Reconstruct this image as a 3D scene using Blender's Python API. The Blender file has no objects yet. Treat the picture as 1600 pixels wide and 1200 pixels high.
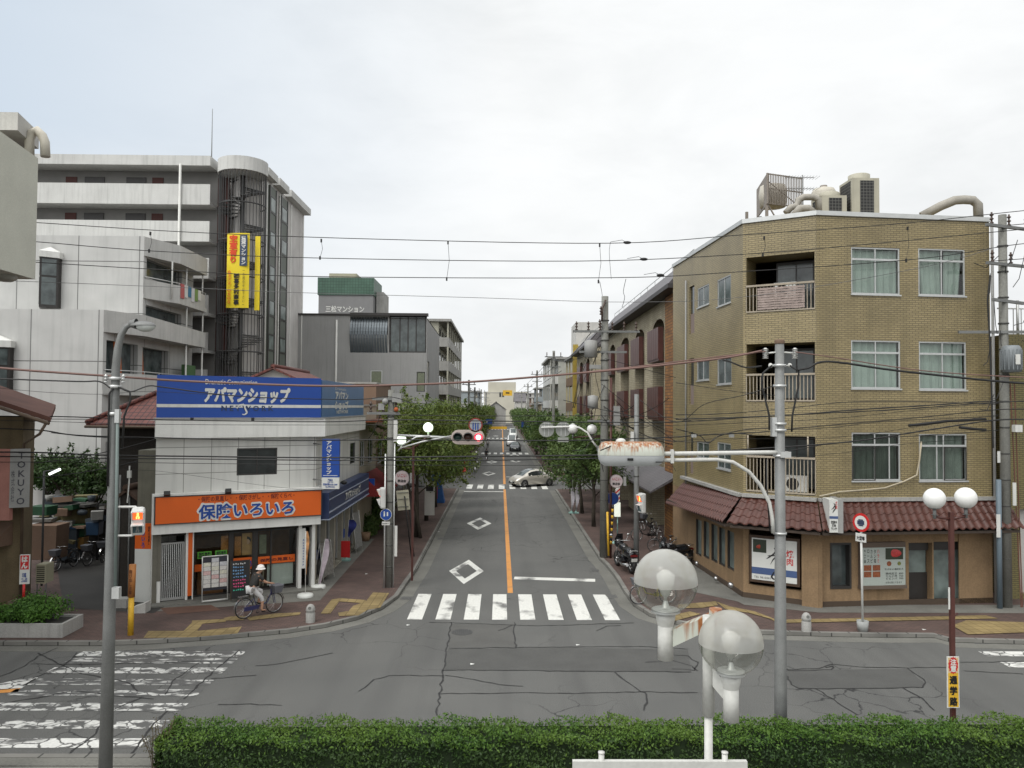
import bpy, math, random
from mathutils import Vector, Matrix
R = math.radians
random.seed(11)
SC = bpy.context.scene
COL = SC.collection
# camera
F = 1220.0; HC = 7.05; PSI = math.atan(16 / F); TH = R(1.64); RO = R(.4)
fw = Vector((math.sin(PSI) * math.cos(TH), math.cos(PSI) * math.cos(TH), math.sin(TH)))
rt = Vector((math.cos(PSI), -math.sin(PSI), 0)); up = rt.cross(fw)
r2 = rt * math.cos(RO) + up * math.sin(RO); u2 = up * math.cos(RO) - rt * math.sin(RO)
cd = bpy.data.cameras.new('camera'); cam = bpy.data.objects.new('camera', cd); COL.objects.link(cam)
cd.sensor_width = 36; cd.lens = F / 1600 * 36; cd.clip_start = .1; cd.clip_end = 6000
M = Matrix((r2, u2, -fw)).transposed().to_4x4(); M.translation = (0, 0, HC); cam.matrix_world = M
SC.camera = cam
CP = Vector((0, 0, HC))
# world, sun, exposure
SUN_EL, SUN_AZ = 55, 222      # azimuth clockwise from +Y
W = bpy.data.worlds.new('World'); SC.world = W; W.use_nodes = True
nt = W.node_tree; N = nt.nodes; L = nt.links
bg = N['Background']; bg.inputs[1].default_value = .1
sky = N.new('ShaderNodeTexSky'); sky.sky_type = 'NISHITA'; sky.sun_disc = False
sky.sun_elevation = R(SUN_EL); sky.sun_rotation = R(SUN_AZ)
tc = N.new('ShaderNodeTexCoord'); mp = N.new('ShaderNodeMapping'); mp.inputs['Scale'].default_value = (1, 1, 2.6)
L.new(tc.outputs['Generated'], mp.inputs[0])
def wnoise(scale, det, lo, hi, dist=.3):
    n = N.new('ShaderNodeTexNoise'); n.inputs['Scale'].default_value = scale; n.inputs['Detail'].default_value = det
    n.inputs['Distortion'].default_value = dist; n.inputs['Roughness'].default_value = .55
    L.new(mp.outputs[0], n.inputs['Vector'])
    r = N.new('ShaderNodeMapRange'); r.inputs[1].default_value = lo; r.inputs[2].default_value = hi
    L.new(n.outputs[0], r.inputs[0]); return r
c1 = wnoise(2.6, 8, .3, .58, .35)      # grey underside <-> white
c2 = wnoise(6, 9, .42, .68, .4)
mx = N.new('ShaderNodeMix'); mx.data_type = 'RGBA'; mx.inputs[6].default_value = (7.9, 8.1, 8.2, 1); mx.inputs[7].default_value = (9.2, 9.35, 9.4, 1)
L.new(c1.outputs[0], mx.inputs[0])
m2 = N.new('ShaderNodeMix'); m2.data_type = 'RGBA'; m2.inputs[7].default_value = (9.8, 9.95, 10, 1)
ml = N.new('ShaderNodeMath'); ml.operation = 'MULTIPLY'; ml.inputs[1].default_value = .5; L.new(c2.outputs[0], ml.inputs[0])
L.new(ml.outputs[0], m2.inputs[0]); L.new(mx.outputs[2], m2.inputs[6])
# a thinner, bluer veil of cloud towards the left (west) of the street
sx = N.new('ShaderNodeSeparateXYZ'); L.new(tc.outputs['Generated'], sx.inputs[0])
bl = N.new('ShaderNodeMapRange'); bl.inputs[1].default_value = .0; bl.inputs[2].default_value = -.62; bl.inputs[3].default_value = 0; bl.inputs[4].default_value = 1
L.new(sx.outputs[0], bl.inputs[0])
zl = N.new('ShaderNodeMapRange'); zl.inputs[1].default_value = .02; zl.inputs[2].default_value = .3; L.new(sx.outputs[2], zl.inputs[0])
bm = N.new('ShaderNodeMath'); bm.operation = 'MULTIPLY'; L.new(bl.outputs[0], bm.inputs[0]); L.new(zl.outputs[0], bm.inputs[1])
thin = N.new('ShaderNodeMix'); thin.data_type = 'RGBA'; thin.inputs[0].default_value = .12; thin.inputs[6].default_value = (6.0, 7.0, 8.1, 1)
L.new(sky.outputs[0], thin.inputs[7])
m3 = N.new('ShaderNodeMix'); m3.data_type = 'RGBA'; L.new(bm.outputs[0], m3.inputs[0]); L.new(m2.outputs[2], m3.inputs[6]); L.new(thin.outputs[2], m3.inputs[7])
# the veil is brightest round the hidden sun, behind the viewer
nrm = N.new('ShaderNodeVectorMath'); nrm.operation = 'NORMALIZE'; L.new(tc.outputs['Generated'], nrm.inputs[0])
dt = N.new('ShaderNodeVectorMath'); dt.operation = 'DOT_PRODUCT'; L.new(nrm.outputs[0], dt.inputs[0])
dt.inputs[1].default_value = (math.sin(R(SUN_AZ)) * math.cos(R(SUN_EL)), math.cos(R(SUN_AZ)) * math.cos(R(SUN_EL)), math.sin(R(SUN_EL)))
gl_ = N.new('ShaderNodeMapRange'); gl_.inputs[1].default_value = .35; gl_.inputs[2].default_value = 1.0; L.new(dt.outputs[1], gl_.inputs[0])
pw = N.new('ShaderNodeMath'); pw.operation = 'POWER'; pw.inputs[1].default_value = 1.6; L.new(gl_.outputs[0], pw.inputs[0])
gx = N.new('ShaderNodeMix'); gx.data_type = 'RGBA'; gx.inputs[7].default_value = (27, 27, 26.6, 1); L.new(pw.outputs[0], gx.inputs[0]); L.new(m3.outputs[2], gx.inputs[6])
L.new(gx.outputs[2], bg.inputs[0])
sl = bpy.data.lights.new('sun', 'SUN'); sl.energy = 1.2; sl.angle = R(16); sl.color = (1, .97, .92)
so = bpy.data.objects.new('sun', sl); COL.objects.link(so)
az = R(SUN_AZ); el = R(SUN_EL)
sd = Vector((math.sin(az) * math.cos(el), math.cos(az) * math.cos(el), math.sin(el)))
so.rotation_euler = sd.to_track_quat('Z', 'Y').to_euler(); so.location = sd * 60
SC.view_settings.view_transform = 'Standard'; SC.view_settings.look = 'None'
SC.view_settings.exposure = 0.08; SC.view_settings.gamma = 1
SC.cycles.max_bounces = 6; SC.cycles.transparent_max_bounces = 12; SC.cycles.caustics_reflective = False; SC.cycles.caustics_refractive = False
# pixel -> real place
def ray(px, py): return fw + r2 * ((px - 800) / F) + u2 * ((600 - py) / F)
def G(px, py, z=0):
    d = ray(px, py); t = (z - HC) / d.z; return Vector((d.x * t, d.y * t, z))
def D(px, py, Y):
    d = ray(px, py); t = Y / d.y; return CP + d * t
class Fr:
    """a vertical wall plane from A to B (left to right seen from outside)"""
    def __init__(s, A, B):
        s.A = Vector((A[0], A[1], 0)); b = Vector((B[0], B[1], 0)); s.len = (b - s.A).length
        s.t = (b - s.A) / s.len; s.n = Vector((s.t.y, -s.t.x, 0))
    def p(s, u, d, z): return s.A + s.t * u + s.n * d + Vector((0, 0, z))
    def uz(s, px, py, d=0):
        r = ray(px, py); o = s.A + s.n * d; k = (o - CP).dot(s.n) / r.dot(s.n); q = CP + r * k
        return (q - s.A).dot(s.t), q.z
    def rect(s, x0, y0, x1, y1, d=0):
        xc, yc = (x0 + x1) / 2, (y0 + y1) / 2
        return s.uz(x0, yc, d)[0], s.uz(x1, yc, d)[0], s.uz(xc, y1, d)[1], s.uz(xc, y0, d)[1]
# materials
def srgb(r, g, b):
    f = lambda c: (c / 255 / 12.92) if c / 255 <= .04045 else ((c / 255 + .055) / 1.055) ** 2.4
    return (f(r), f(g), f(b))
MC = {}
def nodes(m): m.use_nodes = True; return m.node_tree.nodes, m.node_tree.links, m.node_tree.nodes['Principled BSDF']
def noise_fac(N, L, vec, scale, det=4, lo=.3, hi=.7):
    n = N.new('ShaderNodeTexNoise'); n.inputs['Scale'].default_value = scale; n.inputs['Detail'].default_value = det
    L.new(vec, n.inputs['Vector']); r = N.new('ShaderNodeMapRange'); r.inputs[1].default_value = lo; r.inputs[2].default_value = hi
    L.new(n.outputs[0], r.inputs[0]); return r.outputs[0]
def mixc(N, L, fac, a, b, mode='MIX'):
    m = N.new('ShaderNodeMix'); m.data_type = 'RGBA'; m.blend_type = mode
    for i, v in ((0, fac), (6, a), (7, b)):
        if hasattr(v, 'is_linked'): L.new(v, m.inputs[i])
        elif i == 0: m.inputs[0].default_value = v
        else: m.inputs[i].default_value = (*v[:3], 1)
    return m.outputs[2]
def obvec(N, L, sc=(1, 1, 1)):
    t = N.new('ShaderNodeTexCoord'); m = N.new('ShaderNodeMapping'); m.inputs['Scale'].default_value = sc
    L.new(t.outputs['Object'], m.inputs[0]); return m.outputs[0]
def uvvec(N, L, sc=(1, 1, 1)):
    t = N.new('ShaderNodeUVMap'); m = N.new('ShaderNodeMapping'); m.inputs['Scale'].default_value = sc
    L.new(t.outputs[0], m.inputs[0]); return m.outputs[0]
def bump(N, L, b, h, st=.3, dist=.01):
    q = N.new('ShaderNodeBump'); q.inputs['Strength'].default_value = st; q.inputs['Distance'].default_value = dist
    L.new(h, q.inputs['Height']); L.new(q.outputs[0], b.inputs['Normal'])
def pm(name, col, rough=.75, var=.18, scale=1.2, fine=.1, fscale=30, streak=0, metal=0, spec=.4, dirt=(.12, .1, .08), coat=0):
    """painted / mineral surface: broad stains, fine grain, rain streaks"""
    if name in MC: return MC[name]
    m = bpy.data.materials.new(name); N, L, b = nodes(m); MC[name] = m
    v = obvec(N, L)
    dk = tuple(c * (1 - var) for c in col); c = mixc(N, L, noise_fac(N, L, v, scale, 5), dk, col)
    if fine: c = mixc(N, L, fine, c, mixc(N, L, noise_fac(N, L, v, fscale, 3, .35, .65), tuple(k * .4 for k in col), tuple(min(1, k * 1.3) for k in col)))
    if streak:
        s = obvec(N, L, (3.5, 3.5, .22)); f = noise_fac(N, L, s, 1.6, 6, .5, .78)
        q = N.new('ShaderNodeMath'); q.operation = 'MULTIPLY'; q.inputs[1].default_value = streak; L.new(f, q.inputs[0])
        c = mixc(N, L, q.outputs[0], c, tuple(k * .45 for k in col))
    L.new(c, b.inputs['Base Color']); b.inputs['Roughness'].default_value = rough; b.inputs['Metallic'].default_value = metal
    b.inputs['Specular IOR Level'].default_value = spec; b.inputs['Coat Weight'].default_value = coat
    if fine: bump(N, L, b, noise_fac(N, L, v, fscale, 3), .15, .004)
    return m
def brick(name, c1, c2, mortar, w, h, mw=.012, rough=.5, off=.5, var=.25, bumpv=.4, streak=0, spec=.4):
    if name in MC: return MC[name]
    m = bpy.data.materials.new(name); N, L, b = nodes(m); MC[name] = m
    v = uvvec(N, L); t = N.new('ShaderNodeTexBrick'); L.new(v, t.inputs[0])
    t.inputs['Color1'].default_value = (*c1, 1); t.inputs['Color2'].default_value = (*c2, 1); t.inputs['Mortar'].default_value = (*mortar, 1)
    t.inputs['Scale'].default_value = 1; t.inputs['Brick Width'].default_value = w; t.inputs['Row Height'].default_value = h
    t.inputs['Mortar Size'].default_value = mw; t.inputs['Mortar Smooth'].default_value = .1; t.offset = off
    o = obvec(N, L); c = mixc(N, L, noise_fac(N, L, o, .7, 6), tuple([1 - var] * 3), (1, 1, 1))
    col = mixc(N, L, 1.0, t.outputs[0], c, 'MULTIPLY')
    if streak:
        s = obvec(N, L, (2.5, 2.5, .2)); f = noise_fac(N, L, s, 1.3, 6, .5, .8)
        q = N.new('ShaderNodeMath'); q.operation = 'MULTIPLY'; q.inputs[1].default_value = streak; L.new(f, q.inputs[0])
        col = mixc(N, L, q.outputs[0], col, tuple(k * .4 for k in c1))
    L.new(col, b.inputs['Base Color']); b.inputs['Roughness'].default_value = rough; b.inputs['Specular IOR Level'].default_value = spec
    iv = N.new('ShaderNodeMath'); iv.operation = 'SUBTRACT'; iv.inputs[0].default_value = 1; L.new(t.outputs[1], iv.inputs[1])
    bump(N, L, b, iv.outputs[0], bumpv, .006)
    return m
def glassy(name, col=(.02, .025, .025), rough=.05):
    if name in MC: return MC[name]
    m = bpy.data.materials.new(name); N, L, b = nodes(m); MC[name] = m
    v = obvec(N, L); L.new(mixc(N, L, noise_fac(N, L, v, 1.6, 3), tuple(c * .55 for c in col), tuple(c * 1.5 for c in col)), b.inputs['Base Color'])
    b.inputs['Roughness'].default_value = rough; b.inputs['Specular IOR Level'].default_value = .6
    return m
def clear(name, tint=(.75, .8, .78), refl=1.0):
    if name in MC: return MC[name]
    m = bpy.data.materials.new(name); N, L, b = nodes(m); MC[name] = m
    t = N.new('ShaderNodeBsdfTransparent'); t.inputs[0].default_value = (*tint, 1); g = N.new('ShaderNodeBsdfGlossy'); g.inputs['Roughness'].default_value = .02
    f = N.new('ShaderNodeLayerWeight'); f.inputs[0].default_value = .5; pq = N.new('ShaderNodeMath'); pq.operation = 'POWER'; pq.inputs[1].default_value = 2.6; L.new(f.outputs['Facing'], pq.inputs[0])
    k = N.new('ShaderNodeMath'); k.operation = 'MULTIPLY_ADD'; k.inputs[1].default_value = .7 * refl; k.inputs[2].default_value = .06 * refl
    x = N.new('ShaderNodeMixShader'); L.new(pq.outputs[0], k.inputs[0]); L.new(k.outputs[0], x.inputs[0]); L.new(t.outputs[0], x.inputs[1]); L.new(g.outputs[0], x.inputs[2])
    L.new(x.outputs[0], N['Material Output'].inputs[0]); return m
def emit(name, col, st):
    if name in MC: return MC[name]
    m = bpy.data.materials.new(name); N, L, b = nodes(m); MC[name] = m
    b.inputs['Base Color'].default_value = (*col, 1); b.inputs['Emission Color'].default_value = (*col, 1); b.inputs['Emission Strength'].default_value = st
    b.inputs['Roughness'].default_value = .3; return m
def foliage(name, dark, light, yellow=None):
    if name in MC: return MC[name]
    m = bpy.data.materials.new(name); N, L, b = nodes(m); MC[name] = m
    g = N.new('ShaderNodeNewGeometry'); v = obvec(N, L)
    r = N.new('ShaderNodeMapRange'); L.new(g.outputs['Random Per Island'], r.inputs[0])
    c = mixc(N, L, r.outputs[0], dark, light)
    c = mixc(N, L, noise_fac(N, L, v, .9, 3, .4, .62), c, mixc(N, L, .5, c, yellow or light))
    L.new(c, b.inputs['Base Color']); b.inputs['Roughness'].default_value = .55; b.inputs['Specular IOR Level'].default_value = .3
    tr = N.new('ShaderNodeBsdfTranslucent'); L.new(c, tr.inputs[0]); x = N.new('ShaderNodeMixShader'); x.inputs[0].default_value = .3
    L.new(b.outputs[0], x.inputs[1]); L.new(tr.outputs[0], x.inputs[2]); L.new(x.outputs[0], N['Material Output'].inputs[0]); return m
# mesh builder
SPLIT = {'pillar', 'number_plate', 'side_frame', 'drain_pipe', 'leg', 'junction_box', 'eye', 'ear', 'corridor_window', 'roof_slab', 'brace', 'grille_bar', 'window_pane', 'stiffener', 'post', 'conduit', 'door_panel', 'support', 'blue_arrow', 'cable_drop', 'stay', 'sliding_sash', 'exhaust_pipe', 'fork', 'bracket', 'signal_bracket', 'steel_band', 'blue_band', 'transformer', 'lintel'}
def rootloc(o):
    v = Vector((0, 0, 0))
    while o: v = v + Vector(o.location); o = o.parent
    return v
class B:
    def __init__(s): s.v = []; s.f = []; s.m = []; s.s = []; s.k = 0; s.sm = False
    def add(s, vs, fs, sm=None):
        o = len(s.v); s.v += [tuple(v) for v in vs]
        for f in fs: s.f.append(tuple(o + i for i in f)); s.m.append(s.k); s.s.append(s.sm if sm is None else sm)
        return s
    def hexa(s, p): # 8 corners: bottom ccw 0-3, top 4-7
        return s.add(p, [(3, 2, 1, 0), (4, 5, 6, 7), (0, 1, 5, 4), (1, 2, 6, 5), (2, 3, 7, 6), (3, 0, 4, 7)])
    def box(s, x0, x1, y0, y1, z0, z1):
        if x0 > x1: x0, x1 = x1, x0
        if y0 > y1: y0, y1 = y1, y0
        return s.hexa([(x0, y0, z0), (x1, y0, z0), (x1, y1, z0), (x0, y1, z0), (x0, y0, z1), (x1, y0, z1), (x1, y1, z1), (x0, y1, z1)])
    def cbox(s, c, sz, rz=0, rx=0, ry=0):
        m = Matrix.Rotation(rz, 3, 'Z') @ Matrix.Rotation(ry, 3, 'Y') @ Matrix.Rotation(rx, 3, 'X'); c = Vector(c); h = [k / 2 for k in sz]
        q = [(-1, -1, -1), (1, -1, -1), (1, 1, -1), (-1, 1, -1), (-1, -1, 1), (1, -1, 1), (1, 1, 1), (-1, 1, 1)]
        return s.hexa([c + m @ Vector((a * h[0], b * h[1], d * h[2])) for a, b, d in q])
    def fb(s, fr, u0, u1, d0, d1, z0, z1):
        # d outward
        return s.hexa([fr.p(u0, d1, z0), fr.p(u1, d1, z0), fr.p(u1, d0, z0), fr.p(u0, d0, z0), fr.p(u0, d1, z1), fr.p(u1, d1, z1), fr.p(u1, d0, z1), fr.p(u0, d0, z1)])
    def poly(s, pts): return s.add(pts, [tuple(range(len(pts)))])
    def prism(s, pts, z0, z1, zt=None):
        n = len(pts); z1s = zt or [z1] * n
        a = sum(pts[i][0] * pts[(i + 1) % n][1] - pts[(i + 1) % n][0] * pts[i][1] for i in range(n))
        if a < 0: pts = pts[::-1]; z1s = z1s[::-1]
        return s.add([(p[0], p[1], z0) for p in pts] + [(p[0], p[1], z) for p, z in zip(pts, z1s)],
              [tuple(range(n - 1, -1, -1)), tuple(range(n, 2 * n))] + [(i, (i + 1) % n, n + (i + 1) % n, n + i) for i in range(n)])
    def tube(s, path, r, n=8, r1=None, cap=True):
        path = [Vector(p) for p in path]; k = len(path); vs = []; prev = None
        for i, p in enumerate(path):
            d = (path[min(i + 1, k - 1)] - path[max(i - 1, 0)]).normalized()
            if prev is None:
                a = Vector((0, 0, 1)) if abs(d.z) < .9 else Vector((1, 0, 0)); x = d.cross(a).normalized()
            else: x = (prev - d * prev.dot(d)).normalized()
            prev = x; y = d.cross(x)
            rr = (r[i] if isinstance(r, (list, tuple)) else r if r1 is None else r + (r1 - r) * i / (k - 1))
            vs += [p + (x * math.cos(2 * math.pi * j / n) + y * math.sin(2 * math.pi * j / n)) * rr for j in range(n)]
        fs = [(i * n + j, i * n + (j + 1) % n, (i + 1) * n + (j + 1) % n, (i + 1) * n + j) for i in range(k - 1) for j in range(n)]
        s.add(vs, fs, n > 5)
        if cap: o = len(s.v) - k * n; s.f += [tuple(o + j for j in range(n - 1, -1, -1)), tuple(o + (k - 1) * n + j for j in range(n))]; s.m += [s.k] * 2; s.s += [False] * 2
        return s
    def cyl(s, p0, p1, r, r1=None, n=12): return s.tube([p0, p1], r, n, r if r1 is None else r1)
    def lathe(s, prof, c=(0, 0, 0), n=20, sm=True, ax=None):
        # prof: (r, z); ax: direction of axis
        c = Vector(c); m = Vector(ax).normalized().to_track_quat('Z', 'Y').to_matrix() if ax else Matrix.Identity(3)
        vs = [c + m @ Vector((r * math.cos(2 * math.pi * j / n), r * math.sin(2 * math.pi * j / n), z)) for r, z in prof for j in range(n)]
        k = len(prof)
        s.add(vs, [(i * n + j, i * n + (j + 1) % n, (i + 1) * n + (j + 1) % n, (i + 1) * n + j) for i in range(k - 1) for j in range(n)], sm)
        return s
    def ball(s, c, r, n=20, k=12, a0=-90, a1=90, sc=(1, 1, 1)):
        pr = [(math.cos(R(a0 + (a1 - a0) * i / k)) * r, math.sin(R(a0 + (a1 - a0) * i / k)) * r) for i in range(k + 1)]
        o = len(s.v); s.lathe([(max(a, .0005 * r), b) for a, b in pr], (0, 0, 0), n)
        for i in range(o, len(s.v)): v = s.v[i]; s.v[i] = (c[0] + v[0] * sc[0], c[1] + v[1] * sc[1], c[2] + v[2] * sc[2])
        return s
    def torus(s, c, R0, r, ax=(0, 1, 0), n=24, k=6):
        return s.lathe([(R0 + r * math.cos(2 * math.pi * i / k), r * math.sin(2 * math.pi * i / k)) for i in range(k, -1, -1)], c, n, True, ax)
    def build(s, name, mat, parent=None, label=None, local=False, kind=None, bevel=0):
        if name in SPLIT and parent is not None:
            pr = list(range(len(s.v)))
            def fd(i):
                while pr[i] != i: pr[i] = pr[pr[i]]; i = pr[i]
                return i
            for f in s.f:
                for i in f[1:]: pr[fd(i)] = fd(f[0])
            gr = {}
            for k, f in enumerate(s.f): gr.setdefault(fd(f[0]), []).append(k)
            if len(gr) > 1:
                o = None
                for ks in gr.values():
                    used = sorted({i for k in ks for i in s.f[k]}); mp_ = {i: j for j, i in enumerate(used)}; b = B(); b.v = [s.v[i] for i in used]
                    b.f = [tuple(mp_[i] for i in s.f[k]) for k in ks]; b.m = [s.m[k] for k in ks]; b.s = [s.s[k] for k in ks]; o = b._build(name, mat, parent, label, local, kind, bevel)
                return o
        return s._build(name, mat, parent, label, local, kind, bevel)
    def _build(s, name, mat, parent=None, label=None, local=False, kind=None, bevel=0):
        me = bpy.data.meshes.new(name)
        off = Vector((0, 0, 0)) if (local or parent is None) else rootloc(parent)
        me.from_pydata([tuple(Vector(v) - off) for v in s.v], [], s.f); me.update()
        for m in (mat if isinstance(mat, (list, tuple)) else [mat]): me.materials.append(m)
        me.polygons.foreach_set('material_index', s.m); me.polygons.foreach_set('use_smooth', s.s)
        uv = me.uv_layers.new(name='UVMap'); data = [0.0] * (2 * len(me.loops)); V = s.v
        for p in me.polygons:
            n = p.normal
            if abs(n.z) > .75:
                for li in p.loop_indices: v = V[me.loops[li].vertex_index]; data[2 * li] = v[0]; data[2 * li + 1] = v[1]
            else:
                l = math.hypot(n.x, n.y) or 1; tx, ty = -n.y / l, n.x / l
                for li in p.loop_indices: v = V[me.loops[li].vertex_index]; data[2 * li] = v[0] * tx + v[1] * ty; data[2 * li + 1] = v[2] / max(.3, math.sqrt(1 - n.z * n.z))
        uv.data.foreach_set('uv', data)
        o = bpy.data.objects.new(name, me); COL.objects.link(o)
        if parent: o.parent = parent
        if label: o['label'] = label
        if kind: o['kind'] = kind
        if bevel: md = o.modifiers.new('bevel', 'BEVEL'); md.width = bevel; md.segments = 2; md.limit_method = 'ANGLE'; md.angle_limit = R(40)
        return o
def thing(name, label, cat, loc=(0, 0, 0), rz=0, group=None):
    o = bpy.data.objects.new(name, None); COL.objects.link(o); o.location = loc; o.rotation_euler = (0, 0, rz)
    o.empty_display_size = .2; o['label'] = label; o['category'] = cat
    if group: o['group'] = group
    return o
def tag(o, label, cat, group=None):
    o['label'] = label; o['category'] = cat
    if group: o['group'] = group
    return o
def dup(root, loc, rz=0, label=None, group=None, sc=1.0):
    r = root.copy(); COL.objects.link(r); r.location = loc; r.rotation_euler = (0, 0, rz); r.scale = (sc, sc, sc)
    if label: r['label'] = label
    if group: r['group'] = group
    for ch in list(root.children):
        c = ch.copy(); COL.objects.link(c); c.parent = r
        for g in ch.children: d = g.copy(); COL.objects.link(d); d.parent = c
    return r
def facade(b, fr, u0, u1, z0, z1, ops, dep=.12, d=0, inner=True):
    us = sorted({u0, u1, *[min(max(x, u0), u1) for o in ops for x in o[:2]]}); zs = sorted({z0, z1, *[min(max(x, z0), z1) for o in ops for x in o[2:4]]})
    for i in range(len(us) - 1):
        for j in range(len(zs) - 1):
            uc, zc = (us[i] + us[i + 1]) / 2, (zs[j] + zs[j + 1]) / 2
            if any(o[0] < uc < o[1] and o[2] < zc < o[3] for o in ops): continue
            b.poly([fr.p(us[i], d, zs[j]), fr.p(us[i + 1], d, zs[j]), fr.p(us[i + 1], d, zs[j + 1]), fr.p(us[i], d, zs[j + 1])])
    for o in ops:
        a, c, e, f = o[:4]; dp = o[4] if len(o) > 4 else dep; q = d - dp
        b.poly([fr.p(a, d, e), fr.p(a, d, f), fr.p(a, q, f), fr.p(a, q, e)][::-1])
        b.poly([fr.p(c, d, e), fr.p(c, d, f), fr.p(c, q, f), fr.p(c, q, e)])
        b.poly([fr.p(a, d, e), fr.p(c, d, e), fr.p(c, q, e), fr.p(a, q, e)][::-1])
        b.poly([fr.p(a, d, f), fr.p(c, d, f), fr.p(c, q, f), fr.p(a, q, f)])
    return b
def window(fr, par, r, d=-.08, cols=2, transom=None, fm=None, gm=None, curtain=None, fw_=.045, sill=False, split=None, gname='pane'):
    """frame with mullions (part) + pane (+ curtain) sub-parts"""
    u0, u1, z0, z1 = r; b = B(); t = .05
    b.fb(fr, u0, u1, d, d + t, z0, z0 + fw_); b.fb(fr, u0, u1, d, d + t, z1 - fw_, z1)
    b.fb(fr, u0, u0 + fw_, d, d + t, z0 + fw_, z1 - fw_); b.fb(fr, u1 - fw_, u1, d, d + t, z0 + fw_, z1 - fw_)
    xs = split or [(i + 1) / cols for i in range(cols - 1)]
    for k in xs: u = u0 + (u1 - u0) * k; b.fb(fr, u - fw_ * .4, u + fw_ * .4, d + .005, d + t - .008, z0 + fw_, z1 - fw_)
    if transom: z = z0 + (z1 - z0) * transom; b.fb(fr, u0 + fw_, u1 - fw_, d + .002, d + t + .004, z - .035, z + .035)
    if sill: b.fb(fr, u0 - .03, u1 + .03, d + t, .05, z0 - .05, z0)
    w = b.build('window', fm, par)
    g = B(); g.poly([fr.p(u0 + fw_, d + .02, z0 + fw_), fr.p(u1 - fw_, d + .02, z0 + fw_), fr.p(u1 - fw_, d + .02, z1 - fw_), fr.p(u0 + fw_, d + .02, z1 - fw_)])
    g.build(gname, gm, w)
    if curtain:
        c = B(); n = 36; q = []; ph = random.random() * 6; ts = list(range(n + 1)); lift = curtain[1] if len(curtain) > 1 else 0
        for i in ts:
            k = i / n; uu = u0 + .05 + (u1 - u0 - .1) * k; dd = d - .09 + .03 * math.sin(k * 40 + ph) + .015 * math.sin(k * 93 + ph)
            q.append((uu, dd))
        for i in range(n):
            k = (i + .5) / n
            if lift and abs(k - .55) < .06: continue
            (a, da), (c2_, dc) = q[i], q[i + 1]
            sk = lift * (.55 - k) * .6 if lift else 0
            c.add([fr.p(a + sk, da, z0 + .05), fr.p(c2_ + sk, dc, z0 + .05), fr.p(c2_, dc, z1 - .05), fr.p(a, da, z1 - .05)], [(0, 1, 2, 3)], True)
        c.build('curtain', curtain[0], w)
        k = B(); k.poly([fr.p(u0, d - .6, z0), fr.p(u1, d - .6, z0), fr.p(u1, d - .6, z1), fr.p(u0, d - .6, z1)]); k.build('dark_room_backing', MC['dark_room'], w)  # near-black sheet standing in for the shade of the unlit room
    return w
_txt = {}
def text(body, fr, r, d, mat, par, name='lettering', bold=0, ext=.004, keep=False, spacing=1.0, line=1.0, shear=0):
    key = (body, bold, spacing, line, shear)
    if key not in _txt:
        c = bpy.data.curves.new('t', 'FONT'); c.body = body; c.offset = min(bold, .012); c.extrude = 0; c.space_character = spacing; c.space_line = line
        c.align_x = 'CENTER'; c.resolution_u = 2; c.shear = shear
        o = bpy.data.objects.new('t', c); COL.objects.link(o); dg = bpy.context.evaluated_depsgraph_get()
        me = bpy.data.meshes.new_from_object(o.evaluated_get(dg)); bpy.data.objects.remove(o); bpy.data.curves.remove(c)
        _txt[key] = ([tuple(v.co) for v in me.vertices], [tuple(p.vertices) for p in me.polygons]); bpy.data.meshes.remove(me)
    vs, fs = _txt[key]
    if not vs: return None
    x0 = min(v[0] for v in vs); x1 = max(v[0] for v in vs); y0 = min(v[1] for v in vs); y1 = max(v[1] for v in vs)
    u0, u1, z0, z1 = r; sx_ = (u1 - u0) / (x1 - x0); sz_ = (z1 - z0) / (y1 - y0)
    if keep: k = min(abs(sx_), abs(sz_)); cu, cz = (u0 + u1) / 2, (z0 + z1) / 2; hx, hz = (x1 - x0) * k / 2, (y1 - y0) * k / 2; u0, z0 = cu - hx, cz - hz; sx_ = sz_ = k
    b = B(); n = len(vs)
    rad = max(0, bold - .012); sh = [(0, 0)] + ([(math.cos(a * math.pi / 4) * rad, math.sin(a * math.pi / 4) * rad) for a in range(0, 8, 1 if bold > .045 else 2)] if rad > 0 else [])
    for j, (ax_, ay_) in enumerate(sh):
        b.add([fr.p(u0 + (v[0] - x0 + ax_) * abs(sx_), d + j * .0007, z0 + (v[1] - y0 + ay_) * sz_) for v in vs], fs)
    return b.build(name, mat, par)
def vert(s): return '\n'.join(s)
# shared materials
pm('dark_room', (.02, .018, .016), .9, .2)  # near-black tone, shade of unlit interiors put into the colour
CON = pm('concrete', (.36, .355, .335), .85, .28, .8, .15, 25, streak=.5)
CONL = pm('pale_concrete', (.5, .49, .46), .85, .2, .6, .12, 25, streak=.45)
CONP = pm('pole_concrete', (.21, .21, .19), .85, .3, 1.5, .2, 20, streak=.5)
GALV = pm('galvanised_steel', (.2, .205, .2), .55, .3, 3, .2, 60, metal=.1, streak=.35)
ALU = pm('aluminium', (.55, .56, .55), .4, .12, 4, .05, metal=.5)
ALUD = pm('dark_aluminium', (.035, .032, .03), .4, .2, 4, .05)
WHT = pm('white_paint', (.6, .6, .57), .5, .14, 2, .08, streak=.3)
BLK = pm('black_rubber', (.018, .018, .018), .55, .2, 5, .1)
MAR = pm('maroon_paint', (.085, .03, .024), .45, .25, 3, .12)
GLD = glassy('dark_glass', (.02, .024, .024)); GLM = glassy('grey_glass', (.07, .085, .085), .12); GLG = glassy('frosted_glass', (.13, .16, .15), .35)
CLR = clear('window_glass', (.72, .78, .75)); CUR = pm('curtain_cloth', (.5, .55, .51), .9, .2, 2, .1)
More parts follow.
